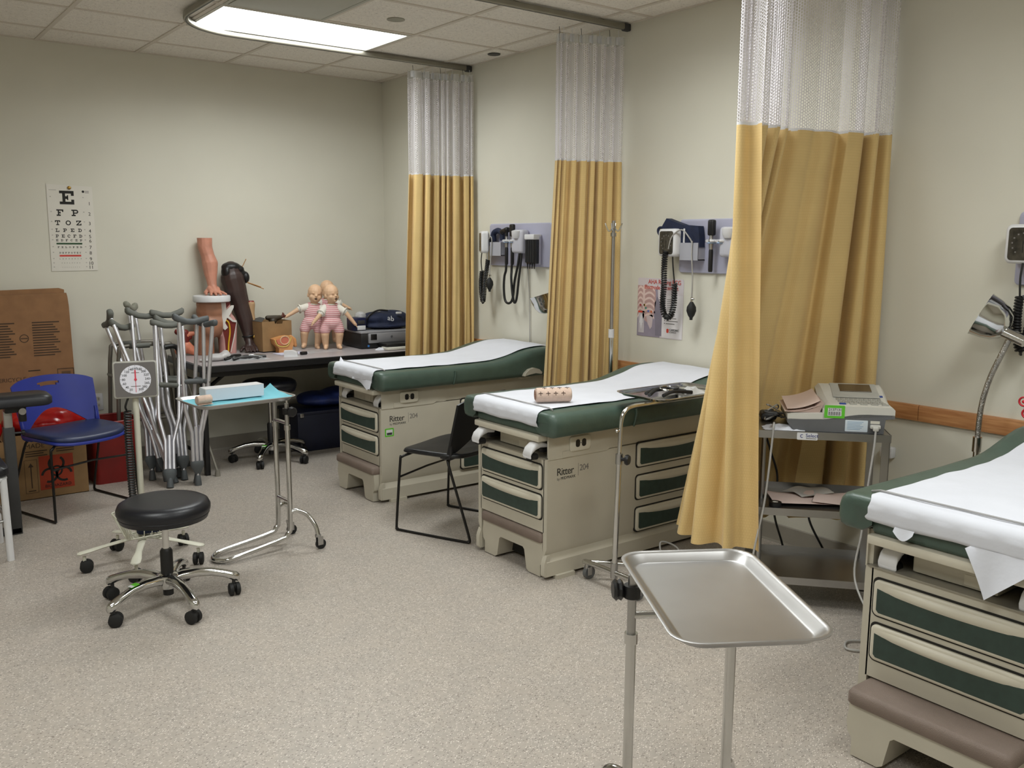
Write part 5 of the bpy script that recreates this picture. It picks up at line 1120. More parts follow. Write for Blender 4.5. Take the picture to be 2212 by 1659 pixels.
part(bk, 'folded_cuff', MB().rbox((0.03, -0.03, 0.195), (0.14, 0.06, 0.08), 0.015), M_NAVY)
dial_rz = math.atan2(-3.88+2.745, 6.62-2.18)          # towards the room
Md = Matrix.Translation((0.0, -0.02, 0.905)) @ Matrix.Rotation(-0.25, 4, 'Z') @ Matrix.Rotation(-0.12, 4, 'X')
case = MB().loft([[Vector((a, q, b)) for a, b in rrect(0.195-2*i, 0.175-2*i, 0.014, 4)] for i, q in ((0.012, 0.035), (0.002, 0.03), (0, 0.0), (0.004, -0.004))]).xf(Md)
dc = part(t, 'dial_case', case, mat('dial_rim_grey', (170, 168, 160), 0.4, var=0.03), 40)
part(dc, 'dial_plate', MB().prism(rrect(0.18, 0.16, 0.008, 3), -0.0045, -0.0055, lambda u, v, q: (u, q, v)).xf(Md), mat('dial_plate_grey', (104, 100, 98), 0.5, var=0.03), 0)
part(dc, 'dial_face', MB().lathe([(0.001, 0.0055), (0.068, 0.0055), (0.068, 0.007), (0.001, 0.007)], 40, M=Matrix.Rotation(pi/2, 3, 'X')).xf(Md), mat('dial_white', (226, 226, 236), 0.4, var=0.01), 30)
M_DRED = mat('needle_red', (214, 60, 80), 0.5)
part(dc, 'needle', MB().box(-0.003, 0.003, -0.0085, -0.0075, 0, 0.045).xf(Md), M_DRED, 0)
part(dc, 'needle_tail', MB().box(-0.001, 0.001, -0.0085, -0.0075, -0.06, 0).xf(Md), M_DRED, 0)
part(dc, 'needle_hub', MB().lathe([(0.001, 0.007), (0.006, 0.007), (0.006, 0.01), (0.001, 0.01)], 14, M=Matrix.Rotation(pi/2, 3, 'X')).xf(Md), M_DRED)
for k, n_ in enumerate((20, 40, 60, 80, 100, 120, 140, 160, 180, 200, 220, 240, 260, 280, 300)):
    a = math.radians(-117.5-k*305/14.0*1.0+0) ; a = math.radians(245-k*310/14.0)
    me = text_mesh(str(n_), 0.015, M_INK, 'CENTER'); me.transform(Md @ frame((0.052*math.cos(a), -0.0076, 0.052*math.sin(a)-0.005), (1, 0, 0), (0, 0, 1))); link('dial_number', me, dc)
    b0, b1 = 0.062, 0.067
    part(dc, 'dial_tick', MB().tube([Vector((b0*math.cos(a), -0.0072, b0*math.sin(a))), Vector((b1*math.cos(a), -0.0072, b1*math.sin(a)))], 0.0007, 4).xf(Md), M_INK)
for zz, ww in ((0.032, 0.034), (-0.032, 0.042)): part(dc, 'dial_print', MB().box(-ww/2, ww/2, -0.0076, -0.0071, zz-0.0015, zz+0.0015).xf(Md), M_GINK, 0)
part(t, 'coiled_hose', MB().tube(helix([(-0.045, -0.02, 0.76), (-0.048, -0.022, 0.6), (-0.045, -0.02, 0.4), (-0.04, -0.02, 0.25)], 0.015, 40, 8), 0.005, 5), M_HOSE, 60)
part(t, 'hose_end', MB().tube(catmull([(-0.02, 0.0, 0.85), (-0.035, -0.01, 0.82), (-0.05, -0.01, 0.78), (-0.045, -0.005, 0.76)], 4), 0.005, 6), M_HOSE, 60)

# ================================================================ crutches and walker
M_CRPAD = mat('crutch_pad_grey', (104, 106, 100), 0.6, var=0.05)
M_CRPADL = mat('crutch_pad_light', (138, 138, 126), 0.6, var=0.05)
M_CRTIP = mat('crutch_tip', (78, 82, 84), 0.6, var=0.05)
def crutch(label, tip, top, twist, padm=M_CRPAD, mirror=1, dz=-0.06):
    tip, top = Vector(tip), Vector(top); d = top-tip; L = d.length
    t = thing('crutch', label, 'crutch', tip, 0, 'aluminium underarm crutches')
    q = d.to_track_quat('Z', 'Y') @ Quaternion((0, 0, 1), twist)
    t.rotation_mode = 'QUATERNION'; t.rotation_quaternion = q
    hw = 0.075
    for s in (-1, 1):
        pts = [(s*0.025, 0, 0.20+dz), (s*0.025, 0, 0.38+dz), (s*0.03, 0, 0.42+dz), (s*0.056, 0, 0.53+dz), (s*0.062, 0, 0.58+dz), (s*0.066, 0, 0.72), (s*hw, 0, L-0.04)]
        part(t, 'side_tube', MB().tube(catmull(pts, 4), 0.0125, 8), M_ALU, 60)
    part(t, 'centre_tube', MB().cyl((0, 0, 0.15+dz), (0, 0, 0.44+dz), 0.012, 10), M_ALU)
    part(t, 'yoke', MB().lathe([(0.014, 0.13+dz), (0.024, 0.15+dz), (0.042, 0.185+dz), (0.042, 0.215+dz), (0.036, 0.22+dz)], 14).xf(Matrix.Diagonal((1, 0.5, 1, 1))), M_CRTIP, 40)
    part(t, 'lower_tube', MB().cyl((0, 0, 0.02), (0, 0, 0.16+dz), 0.009, 10), M_ALU)
    part(t, 'rubber_tip', MB().lathe([(0.001, 0), (0.022, 0), (0.021, 0.02), (0.016, 0.06), (0.012, 0.065), (0.001, 0.065)], 16), M_CRTIP, 40)
    part(t, 'hand_grip', MB().tube([(-0.062, 0, 0.67), (-0.05, 0, 0.67), (0.05, 0, 0.672), (0.062, 0, 0.67)], [0.013, 0.017, 0.017, 0.013], 12), padm, 50)
    part(t, 'grip_bolt', MB().cyl((-0.082, 0, 0.67), (-0.066, 0, 0.67), 0.006, 8), M_STEEL)
    secs = []
    for (x_, z, w_, h_) in ((-0.108, 0.0, 0.024, 0.026), (-0.102, 0.0, 0.036, 0.04), (-0.07, -0.006, 0.038, 0.042), (-0.02, -0.018, 0.036, 0.038), (0.03, -0.016, 0.036, 0.038), (0.075, 0.0, 0.038, 0.044), (0.104, 0.014, 0.04, 0.048), (0.115, 0.016, 0.026, 0.03)):
        secs.append([Vector((mirror*x_, a, L-0.02+z+b)) for a, b in rrect(w_, h_, min(w_, h_)*0.4, 3)])
    part(t, 'underarm_pad', MB().loft(secs), padm, 60)
    return t
crutch('leftmost crutch leaning far to the left, its pad end on', (-2.17, -0.78, 0), (-2.415, -0.30, 1.055), 1.15, M_CRPAD)
crutch('crutch leaning left with its dark pad just above the dial stand', (-2.20, -0.70, 0), (-2.33, -0.33, 1.02), 0.35, M_CRPAD)
crutch('tallest crutch against the wall with a light grey pad and green spot', (-2.17, -0.42, 0), (-2.215, -0.12, 1.13), 0.9, M_CRPADL, -1)
crutch('crutch with a dark upturned pad between the tall one and the centre one', (-2.27, -0.62, 0), (-2.19, -0.32, 1.09), 0.4, M_CRPAD)
crutch('front centre crutch standing upright with two grips showing', (-2.235, -0.88, 0), (-2.085, -0.50, 1.035), 0.25, M_CRPAD, -1, -0.10)
crutch('crutch directly behind the front centre one', (-2.11, -0.66, 0), (-2.04, -0.33, 1.09), 0.2, M_CRPAD, -1)
crutch('crutch right of centre with a long upturned pad and an orange mark', (-2.10, -0.74, 0), (-2.02, -0.36, 1.035), 0.3, M_CRPAD)
crutch('crutch at the right of the bundle with its tip nearest the viewer', (-2.07, -0.92, 0), (-2.04, -0.85, 1.085), 0.35, mat('crutch_pad_dark', (88, 92, 94), 0.6), 1)
crutch('rightmost crutch in front of the pelvis model', (-2.06, -0.86, 0), (-1.955, -0.855, 1.065), 0.3, MATS['crutch_pad_dark'], 1)
t = thing('folding_walker', 'grey folding walker standing behind the crutches', 'walker', (-2.17, -0.24, 0), 0.05)
M_WALK = mat('walker_grey', (120, 116, 108), 0.4, 0.5, var=0.05)
for k, yy in enumerate((-0.10, 0.08)):
    f = MB().tube(catmull([(-0.24, yy, 0.02), (-0.22, yy, 0.5), (-0.20, yy, 0.80), (-0.16, yy, 0.86), (0.10, yy, 0.86), (0.15, yy, 0.82), (0.18, yy-0.02, 0.5), (0.20, yy-0.04, 0.02)], 6), 0.0135, 10)
    o = part(t, 'side_frame', f, M_WALK, 60)
    part(o, 'hand_grip', MB().cyl((-0.13, yy, 0.86), (0.0, yy, 0.86), 0.018, 12), M_CRPAD)
    part(o, 'cross_bar', MB().cyl((-0.215, yy, 0.36), (0.185, yy-0.02, 0.36), 0.011, 8), M_WALK)
    for x_, dy in ((-0.24, 0), (0.20, -0.04)): part(o, 'rubber_tip', MB().lathe([(0.001, 0), (0.02, 0), (0.018, 0.03), (0.014, 0.04), (0.001, 0.04)], 12, (x_, yy+dy, 0)), M_CRTIP)
part(t, 'front_bar', MB().cyl((-0.22, -0.10, 0.66), (-0.22, 0.08, 0.66), 0.012, 8).cyl((-0.215, -0.10, 0.6), (0.17, 0.08, 0.64), 0.012, 8), M_WALK)
t = thing('walking_cane', 'thin grey cane leaning beside the crutches, its foot nearest the table', 'cane', (-1.89, -0.765, 0))
M_CANE = mat('cane_grey', (142, 138, 128), 0.4, 0.3)
tp = Vector((-0.135, 0.26, 0.80)); part(t, 'shaft', MB().cyl((0, 0, 0.03), tp, 0.0085, 10), M_CANE)
part(t, 'joint', MB().cyl(tp*0.36, tp*0.40, 0.0125, 10), M_CANE)
part(t, 'rubber_tip', MB().lathe([(0.001, 0), (0.019, 0), (0.018, 0.02), (0.013, 0.045), (0.001, 0.045)], 14), M_CANE)
part(t, 'handle', MB().tube(catmull([tp-Vector((0, 0, 0.03)), tp+Vector((0, 0, 0.03)), tp+Vector((-0.03, 0, 0.06)), tp+Vector((-0.09, 0, 0.055))], 5), 0.016, 10), M_BLACK, 60)

# ================================================================ waste boxes, bin
def biohazard(cx, cz, R0):
    out = []
    for k in range(3):
        a = math.radians(90+120*k); x_, z_ = cx+0.55*R0*math.cos(a), cz+0.55*R0*math.sin(a)
        out.append(ring(x_, z_, 0.40*R0, 0.58*R0, math.degrees(a)-140+360, math.degrees(a)+140, 20) if False else ring(x_, z_, 0.40*R0, 0.56*R0, math.degrees(a)+35, math.degrees(a)+325, 22))
    out.append(ring(cx, cz, 0.28*R0, 0.40*R0, 0, 180)); out.append(ring(cx, cz, 0.28*R0, 0.40*R0, 180, 360))
    return out
t = thing('flattened_carton', 'tall flattened brown waste carton leaning on the back wall behind the blue chair', 'carton', (-3.05, -0.06, 0))
Mt = Matrix.Rotation(0.03, 4, 'X')
def cmp_(u, v, q): return Mt @ Vector((u, -q, v))
part(t, 'front_sheet', MB().prism([(-0.6, 0), (0.46, 0), (0.455, 0.6), (0.445, 1.13), (0.44, 1.19), (0.435, 1.215), (-0.6, 1.195)], 0.03, 0.05, cmp_), M_CARD, 0)
part(t, 'rear_sheet', MB().prism([(-0.6, 0), (0.44, 0), (0.43, 1.0), (0.428, 1.235), (0.40, 1.245), (-0.1, 1.235), (-0.6, 1.225)], 0.0, 0.02, cmp_), M_CARD, 0)
M_CPR = mat('brown_print', (74, 58, 44), 0.85)
for cx in (0.04, 0.30):
    for k in range(14):
        part(t, 'text_line', MB().prism(R_(cx-0.08, cx+0.08-0.012*((k*7) % 4), 1.03-0.0165*k-0.004, 1.03-0.0165*k+0.004), 0.05, 0.0506, cmp_), M_CPR, 0)
for g in (ring(0.17, 0.93, 0.022, 0.027, 0, 180), ring(0.17, 0.93, 0.022, 0.027, 180, 360), R_(0.15, 0.19, 0.927, 0.933)): part(t, 'round_mark', MB().prism(g, 0.05, 0.0506, cmp_), M_CPR, 0)
text(t, 'lettering', 'STERICYCLE, INC.', 0.036, M_CPR, cmp_(-0.03, 0.655, 0.0508), (1, 0, 0), Mt @ Vector((0, 0, 1)))
part(t, 'triangle_mark', MB().prism([(-0.06, 0.655), (-0.035, 0.655), (-0.0475, 0.68)], 0.05, 0.0506, cmp_), M_CPR, 0)
part(t, 'slot', MB().prism(R_(0.18, 0.25, 0.715, 0.721), 0.05, 0.0508, cmp_), M_GAPSHADE, 0)  # near-black plate, painted shade for the slot
part(t, 'barcode_box', MB().prism(R_(0.35, 0.45, 0.645, 0.65), 0.05, 0.0506, cmp_).prism(R_(0.35, 0.45, 0.715, 0.72), 0.05, 0.0506, cmp_).prism(R_(0.35, 0.354, 0.65, 0.715), 0.05, 0.0506, cmp_).prism(R_(0.446, 0.45, 0.65, 0.715), 0.05, 0.0506, cmp_), M_CPR, 0)
part(t, 'barcode', MB().prism(R_(0.375, 0.43, 0.665, 0.7), 0.05, 0.0505, cmp_), mat('barcode_brown', (100, 78, 56), 0.85), 0)
# biohazard carton on the floor
t = thing('biohazard_carton', 'brown waste carton with an orange biohazard label under the blue chair', 'carton', (-2.865, -0.46, 0))
cb = MB()
for a in ((-0.20, 0.20, -0.20, -0.195), (-0.20, 0.20, 0.195, 0.20), (-0.20, -0.195, -0.195, 0.195), (0.195, 0.20, -0.195, 0.195)): cb.box(a[0], a[1], a[2], a[3], 0, 0.40)
cb.box(-0.2, 0.2, -0.2, 0.2, 0, 0.004); part(t, 'walls', cb, M_CARD2, 0)
fm = lambda u, v, q: (u, -0.20-q, v)
part(t, 'orange_label', MB().prism(R_(-0.07, 0.12, 0.05, 0.26), 0, 0.0008, fm), mat('orange_print', (176, 66, 40), 0.8), 0)
for g in biohazard(0.025, 0.16, 0.085): part(t, 'biohazard_symbol', MB().prism(g, 0.0008, 0.0014, fm), M_INK, 0)
text(t, 'lettering', 'BIOHAZARD', 0.026, M_INK, (-0.045, -0.2012, 0.062), (1, 0, 0), (0, 0, 1))
part(t, 'arrow_mark', MB().prism([(-0.135, 0.05), (-0.095, 0.05), (-0.095, 0.056), (-0.135, 0.056)], 0, 0.0008, fm).prism([(-0.118, 0.07), (-0.112, 0.07), (-0.112, 0.2), (-0.1, 0.2), (-0.115, 0.225), (-0.13, 0.2), (-0.118, 0.2)], 0, 0.0008, fm), M_CPR, 0)
for g in (R_(-0.15, -0.148, 0.04, 0.245), R_(-0.082, -0.08, 0.04, 0.245), R_(-0.15, -0.08, 0.04, 0.042), R_(-0.15, -0.08, 0.243, 0.245)): part(t, 'label_frame', MB().prism(g, 0, 0.0008, fm), M_CPR, 0)
text(t, 'lettering', 'MADE', 0.04, M_CPR, (-0.14, -0.2006, 0.315), (1, 0, 0), (0, 0, 1))
for k in range(5): part(t, 'text_line', MB().prism(R_(-0.14 if k < 3 else 0.03, (-0.02-0.02*(k % 2)) if k < 3 else 0.13, 0.295-0.014*(k % 3)-0.003, 0.295-0.014*(k % 3)+0.003), 0, 0.0008, fm), M_CPR, 0)
M_RBAG = mat('red_bag_plastic', (176, 26, 24), 0.22, var=0.1, vscale=10, bump=0.9, bscale=14)
o = link('red_waste_bag', blob([('e', (0, 0, 0.06), (0.23, 0.21, 0.08)), ('e', (0.06, -0.05, 0.09), (0.14, 0.13, 0.08)), ('e', (-0.1, -0.06, 0.08), (0.12, 0.12, 0.07)), ('e', (0.22, 0.05, 0.06), (0.06, 0.12, 0.09)), ('e', (0.25, 0.03, 0.02), (0.03, 0.08, 0.05))], M_RBAG, 'red_waste_bag', 0.012, 2))
o.location = (-2.865, -0.44, 0.38); tag(o, 'shiny red plastic waste bag bulging out of the biohazard carton', 'waste bag')
o = link('red_waste_bag', blob([('e', (0, 0, 0.0), (0.2, 0.16, 0.12)), ('e', (-0.08, -0.05, 0.04), (0.14, 0.12, 0.1)), ('e', (0.1, -0.04, -0.03), (0.12, 0.1, 0.1))], M_RBAG, 'red_waste_bag', 0.012, 2))
o.location = (-3.32, -0.55, 0.47); tag(o, 'shiny red plastic waste bag at the left edge behind the dark post', 'waste bag')
t = thing('waste_carton', 'brown waste carton holding the red bag at the left edge', 'carton', (-3.32, -0.52, 0))
cb = MB()
for a in ((-0.2, 0.2, -0.18, -0.175), (-0.2, 0.2, 0.175, 0.18), (-0.2, -0.195, -0.175, 0.175), (0.195, 0.2, -0.175, 0.175)): cb.box(a[0], a[1], a[2], a[3], 0, 0.38)
cb.box(-0.2, 0.2, -0.18, 0.18, 0, 0.004); part(t, 'walls', cb, M_CARD2, 0)
part(t, 'flap', MB().add([(-0.2, -0.18, 0.38), (0.2, -0.18, 0.38), (0.2, -0.25, 0.3), (-0.2, -0.25, 0.3), (-0.2, -0.183, 0.38), (0.2, -0.183, 0.38), (0.2, -0.253, 0.3), (-0.2, -0.253, 0.3)], [(0, 1, 2, 3), (7, 6, 5, 4), (0, 4, 5, 1), (1, 5, 6, 2), (2, 6, 7, 3), (3, 7, 4, 0)]), M_CARD2, 0)
t = thing('red_bin', 'dark red plastic bin between the blue chair and the crutches', 'bin', (-2.46, -0.40, 0))
def rr3(w_, d_, r, z): return [Vector((a, b, z)) for a, b in rrect(w_, d_, r, 4)]
part(t, 'body', MB().loft([rr3(0.27, 0.28, 0.03, 0), rr3(0.285, 0.295, 0.03, 0.30), rr3(0.30, 0.31, 0.03, 0.32), rr3(0.305, 0.315, 0.03, 0.40), rr3(0.29, 0.30, 0.03, 0.40), rr3(0.285, 0.295, 0.03, 0.34), rr3(0.26, 0.27, 0.03, 0.01)]), M_RED, 40)
part(t, 'rim', MB().tube([Vector((a, b, 0.40)) for a, b in rrect(0.30, 0.31, 0.03, 4)], 0.007, 6, True), M_RED, 60)

# ================================================================ chairs
def sled_chair(name, label, loc, rz, shell, pad, sticker=False, thick=1.0):
    """front = -y"""
    t = thing(name, label, 'chair', loc, rz)
    M_WIRE = mat('black_wire_frame', (26, 24, 22), 0.35, 0.4)
    for s in (-1, 1):
        x_ = s*0.245
        pts = [(s*0.20, -0.17, 0.425), (x_-s*0.01, -0.20, 0.41), (x_, -0.205, 0.38), (x_+s*0.012, -0.225, 0.05), (x_+s*0.012, -0.22, 0.015), (x_+s*0.012, -0.19, 0.008), (x_+s*0.012, 0.20, 0.008), (x_+s*0.012, 0.23, 0.015), (x_+s*0.01, 0.23, 0.05), (x_-s*0.015, 0.10, 0.38), (s*0.215, 0.08, 0.42)]
        part(t, 'sled_leg', MB().tube(catmull(pts, 4), 0.0072, 8), M_WIRE, 60)
    part(t, 'cross_bar', MB().tube([(-0.25, -0.21, 0.30), (0, -0.20, 0.31), (0.25, -0.21, 0.30)], 0.006, 8), M_WIRE)
    part(t, 'seat_support', MB().cyl((-0.2, 0.08, 0.42), (0.2, 0.08, 0.42), 0.007, 8).cyl((-0.2, -0.17, 0.425), (0.2, -0.17, 0.425), 0.007, 8), M_WIRE)
    def out(k):
        pts = [(-0.225, 0.13), (-0.245, 0.0), (-0.235, -0.16), (-0.19, -0.22), (-0.10, -0.245), (0.10, -0.245), (0.19, -0.22), (0.235, -0.16), (0.245, 0.0), (0.225, 0.13), (0.12, 0.17), (-0.12, 0.17)]
        return [Vector((p[0]*k, p[1]*k, 0)) for p in catmull([(a, b, 0) for a, b in pts], 4, True)]
    def z_of(v): return -0.012*(v.y < -0.1)*((abs(v.y)-0.1)/0.14)**2+0.012*(v.x/0.25)**2
    secs = []
    for k, z in ((0.96, 0.425), (1.0, 0.432), (1.0, 0.44), (0.985, 0.445)): secs.append([v+Vector((0, 0, z+z_of(v))) for v in out(k)])
    part(t, 'seat_shell', MB().loft(secs), shell, 50)
    secs = []
    for k, z in ((0.97, 0.445), (0.985, 0.455), (0.965, 0.468), (0.90, 0.475), (0.5, 0.476), (0.02, 0.476)): secs.append([v+Vector((0, 0, 0.445+(z-0.445)*thick+z_of(v))) for v in out(k)])
    part(t, 'seat_pad', MB().loft(secs), pad, 50)
    # curved back panel with a hand hole near the top and an arched lower edge
    NU, NV = 30, 16
    def back_pt(u, v, q):
        x_ = (u-0.5)*0.47; zlo = 0.50+0.10*math.cos((u-0.5)*pi)**1.5 if abs(u-0.5) < 0.4 else 0.50+0.10*max(0, math.cos((u-0.5)*pi))**1.5
        zlo = 0.455+0.12*max(0.0, math.cos((u-0.5)*pi*1.12))**1.2
        zhi = 0.745+0.02*math.cos((u-0.5)*pi)-0.02*abs(2*u-1)**6
        z = zlo+(zhi-zlo)*v
        w_ = 1.0+0.06*(z-0.45)/0.35
        y_ = 0.15+0.09*(z-0.45)/0.35-0.065*(2*u-1)**2
        return Vector((x_*w_, y_+q, z))
    vs = []; fs = []; idx = {}
    for q in (0, 1):
        for i in range(NU+1):
            for j in range(NV+1): idx[(i, j, q)] = len(vs); vs.append(back_pt(i/NU, j/NV, 0.012*q))
    def hole(i, j): return (NU//2-4 <= i < NU//2+4 and j == NV-4) or (NU//2-3 <= i < NU//2+3 and j == NV-5)
    cells = {(i, j) for i in range(NU) for j in range(NV) if not hole(i, j)}
    for (i, j) in cells:
        fs.append((idx[(i, j, 0)], idx[(i+1, j, 0)], idx[(i+1, j+1, 0)], idx[(i, j+1, 0)])); fs.append((idx[(i, j+1, 1)], idx[(i+1, j+1, 1)], idx[(i+1, j, 1)], idx[(i, j, 1)]))
        for (di, dj, a, b) in ((-1, 0, (0, 0), (0, 1)), (1, 0, (1, 0), (1, 1)), (0, -1, (0, 0), (1, 0)), (0, 1, (0, 1), (1, 1))):
            if (i+di, j+dj) not in cells:
                fs.append((idx[(i+a[0], j+a[1], 0)], idx[(i+b[0], j+b[1], 0)], idx[(i+b[0], j+b[1], 1)], idx[(i+a[0], j+a[1], 1)]))
    b_ = part(t, 'backrest', MB().add(vs, fs), shell, 50)
    for s in (-1, 1):
        part(t, 'back_bracket', MB().tube(catmull([(s*0.215, 0.04, 0.435), (s*0.225, 0.10, 0.44), (s*0.224, 0.105, 0.50), (s*0.227, 0.12, 0.56)], 4), [0.012]*9+[0.008]*4, 8), shell, 60)
    if sticker:
        part(b_, 'inventory_sticker', MB().rbox((-0.12, 0.225, 0.715), (0.06, 0.002, 0.018), 0.0005, 1, Matrix.Rotation(-0.25, 3, 'Z')), M_GREY)
    return t
sled_chair('side_chair', 'blue plastic side chair with a navy padded seat in front of the waste cartons', (-2.80, -0.97, 0), math.radians(19), M_BLUE, M_NAVYV)
sled_chair('side_chair', 'black plastic sled base chair between the two far exam tables', (-1.185, -2.585, 0), math.radians(204), M_BLACK, M_BLACK, True, 0.25)
# blood draw arm rest at the left edge
t = thing('blood_draw_armrest', 'black padded blood draw arm rest on a dark square post at the left edge', 'arm rest', (-3.17, -1.32, 0))
part(t, 'post', MB().rbox((0, 0, 0.29), (0.052, 0.05, 0.58), 0.004), M_DGREY)
part(t, 'inner_post', MB().rbox((0.0, 0, 0.6), (0.04, 0.04, 0.14), 0.003), M_STEEL)
part(t, 'pad', MB().loft([[Vector((-0.05+a, -0.05+b, z)) for a, b in rrect(0.50-2*i, 0.20-2*i, 0.045, 5)] for i, z in ((0.012, 0.70), (0.0, 0.71), (0.0, 0.742), (0.01, 0.755), (0.03, 0.762))]), M_BLKVIN, 50)
part(t, 'pad_mount', MB().rbox((0.03, -0.04, 0.682), (0.10, 0.07, 0.035), 0.006), M_BLACK)
part(t, 'swivel_joint', MB().rbox((0.065, -0.03, 0.65), (0.035, 0.05, 0.08), 0.006), M_BLACK)
part(t, 'clamp_lever', MB().cyl((0.06, -0.06, 0.67), (0.06, -0.085, 0.67), 0.018, 14), M_STEEL)
part(t, 'height_knob', MB().cyl((0.026, 0, 0.545), (0.06, -0.005, 0.545), 0.006, 8).cyl((0.06, -0.005, 0.545), (0.075, -0.005, 0.545), 0.014, 12), M_BLACK)
part(t, 'foot_bar', MB().rbox((-0.18, 0, 0.02), (0.41, 0.05, 0.036), 0.005), M_DGREY)
t = thing('step_stool', 'black topped stool with white tubular legs cut off by the left edge', 'stool', (-3.43, -1.60, 0))
part(t, 'cushion', MB().loft([[Vector((a, b, z)) for a, b in rrect(0.38-2*i, 0.38-2*i, 0.05, 5)] for i, z in ((0.01, 0.42), (0.0, 0.43), (0.0, 0.462), (0.012, 0.475))]), M_BLKVIN, 50)
part(t, 'frame', MB().tube([Vector((a, b, 0.408)) for a, b in rrect(0.34, 0.34, 0.04, 4)], 0.013, 8, True), M_WHITE, 60)
for sx in (-1, 1):
    for sy in (-1, 1): part(t, 'leg', MB().cyl((sx*0.165, sy*0.165, 0), (sx*0.16, sy*0.16, 0.41), 0.0165, 14), M_WHITE)
part(t, 'ring_brace', MB().tube([Vector((a, b, 0.2)) for a, b in rrect(0.33, 0.33, 0.03, 4)], 0.008, 8, True), M_STEEL, 60)
# ================================================================ instrument stands
def tray_mesh(L, W, h=0.018):
    mb = MB(); secs = []
    for ins, z in ((0.026, -0.002), (0.02, 0.0), (0.008, h-0.004), (0.0, h), (-0.004, h-0.001), (-0.005, h+0.002), (0.0, h+0.003), (0.008, h-0.001), (0.021, 0.002), (0.028, 0.001)):
        secs.append([Vector((a, b, z)) for a, b in rrect(L-2*ins, W-2*ins, 0.055-ins*0.6, 6)])
    return mb.loft(secs)
def loop_stand(label, loc, rz, z, trayL=0.49, trayW=0.33, knob=1, hw=0.105, arch=0.19):
    """two uprights at x=0, tray and floor loop reach towards -x"""
    t = thing('instrument_stand', label, 'instrument stand', loc, rz, 'wheeled instrument stands')
    top = z-0.03
    f = [(0, hw, 0.62), (0, hw, 0.16), (-0.015, hw, 0.085), (-0.06, hw, 0.06), (-0.30, 0.07, 0.026), (-0.355, 0.05, 0.016), (-0.38, 0.0, 0.016), (-0.355, -0.05, 0.016), (-0.30, -0.07, 0.026), (-0.06, -hw, 0.06), (-0.015, -hw, 0.085), (0, -hw, 0.16), (0, -hw, 0.62)]
    part(t, 'floor_loop', MB().tube(catmull(f, 6), 0.0125, 12), M_CHROME, 60)
    for s in (-1, 1):
        u = part(t, 'upright', MB().cyl((0, s*hw, 0.6), (0, s*hw, top), 0.0105, 14), M_STEEL)
        part(u, 'collar', MB().cyl((0, s*hw, 0.62), (0, s*hw, 0.645), 0.016, 14), M_CHROME)
        a = [(0, s*hw, arch), (0.03, s*(hw+0.01), arch+0.01), (0.075, s*(hw+0.04), arch-0.015), (0.10, s*(hw+0.075), 0.12), (0.105, s*(hw+0.09), 0.075)]
        k = part(t, 'caster_leg', MB().tube(catmull(a, 5), 0.0115, 10), M_CHROME, 60)
        p = Vector((0.105, s*(hw+0.09), 0)); part(k, 'fork', MB().cyl(p+Vector((0, 0, 0.066)), p+Vector((0, 0, 0.078)), 0.016, 12).rbox(p+Vector((0.008, 0.012, 0.045)), (0.03, 0.004, 0.045), 0.001, 1).rbox(p+Vector((0.008, -0.012, 0.045)), (0.03, 0.004, 0.045), 0.001, 1), M_STEEL)
        part(k, 'wheel', MB().cyl(p+Vector((0.014, -0.009, 0.026)), p+Vector((0.014, 0.009, 0.026)), 0.026, 20), M_RUB)
    for zz in (0.25, z-0.13): part(t, 'cross_brace', MB().cyl((0, -hw, zz), (0, hw, zz), 0.009, 10), M_CHROME)
    part(t, 'lock_collar', MB().cyl((0, knob*hw, top-0.055), (0, knob*hw, top-0.025), 0.02, 16), M_BLACK)
    part(t, 'lock_knob', MB().lathe([(0.001, 0), (0.02, 0), (0.026, 0.006), (0.022, 0.012), (0.026, 0.018), (0.02, 0.024), (0.001, 0.024)], 9, (0.012, knob*(hw+0.02), top-0.04), Matrix.Rotation(-knob*pi/2, 3, 'X')), M_BLACK, 30)
    fr = [(0, hw, top-0.02), (0, hw, z-0.012), (-0.03, hw, z-0.008), (-trayL+0.12, hw, z-0.006), (-trayL+0.09, hw-0.03, z-0.006), (-trayL+0.09, -hw+0.03, z-0.006), (-trayL+0.12, -hw, z-0.006), (-0.03, -hw, z-0.008), (0, -hw, z-0.012), (0, -hw, top-0.02)]
    part(t, 'tray_frame', MB().tube(catmull(fr, 4), 0.006, 8), M_CHROME, 60)
    part(t, 'tray', tray_mesh(trayL, trayW).xf(Matrix.Translation((-trayL/2+0.015, 0, z))), M_STEEL, 50)
    return t
S1 = (-2.10, -2.36, 0); Z1 = 0.785
loop_stand('chrome stand with a blue padded tray beside the crutches', S1, math.radians(4), Z1, knob=-1, hw=0.065)
S3 = (-2.337, -5.262, 0); Z3 = 0.818
loop_stand('steel stand with an empty tray in the right foreground', S3, math.radians(58.5), Z3, trayW=0.305, knob=1, hw=0.122, arch=0.262)
# stand beside the middle table: single post on a castered bar
t = thing('instrument_stand', 'chrome single post stand with a tray beside the middle exam table', 'instrument stand', (-1.16, -3.80, 0), 0, 'wheeled instrument stands')
part(t, 'base_bar', MB().tube(catmull([(0.0, 0.18, 0.075), (-0.005, 0.16, 0.085), (0.0, 0.0, 0.085), (0, -0.15, 0.085), (0.0, -0.17, 0.075)], 5), 0.0125, 12), M_CHROME, 60)
part(t, 'base_leg', MB().tube(catmull([(0.0, 0.155, 0.085), (0.1, 0.07, 0.08), (0.2, 0.03, 0.07), (0.5, -0.02, 0.045)], 5), 0.0115, 10), M_CHROME, 60)
part(t, 'post', MB().cyl((0.0, -0.015, 0.07), (0.015, -0.015, 0.60), 0.0125, 14), M_CHROME)
part(t, 'post_foot', MB().cyl((0, -0.015, 0.06), (0, -0.015, 0.13), 0.0165, 14), M_STEEL)
TZ = 0.85
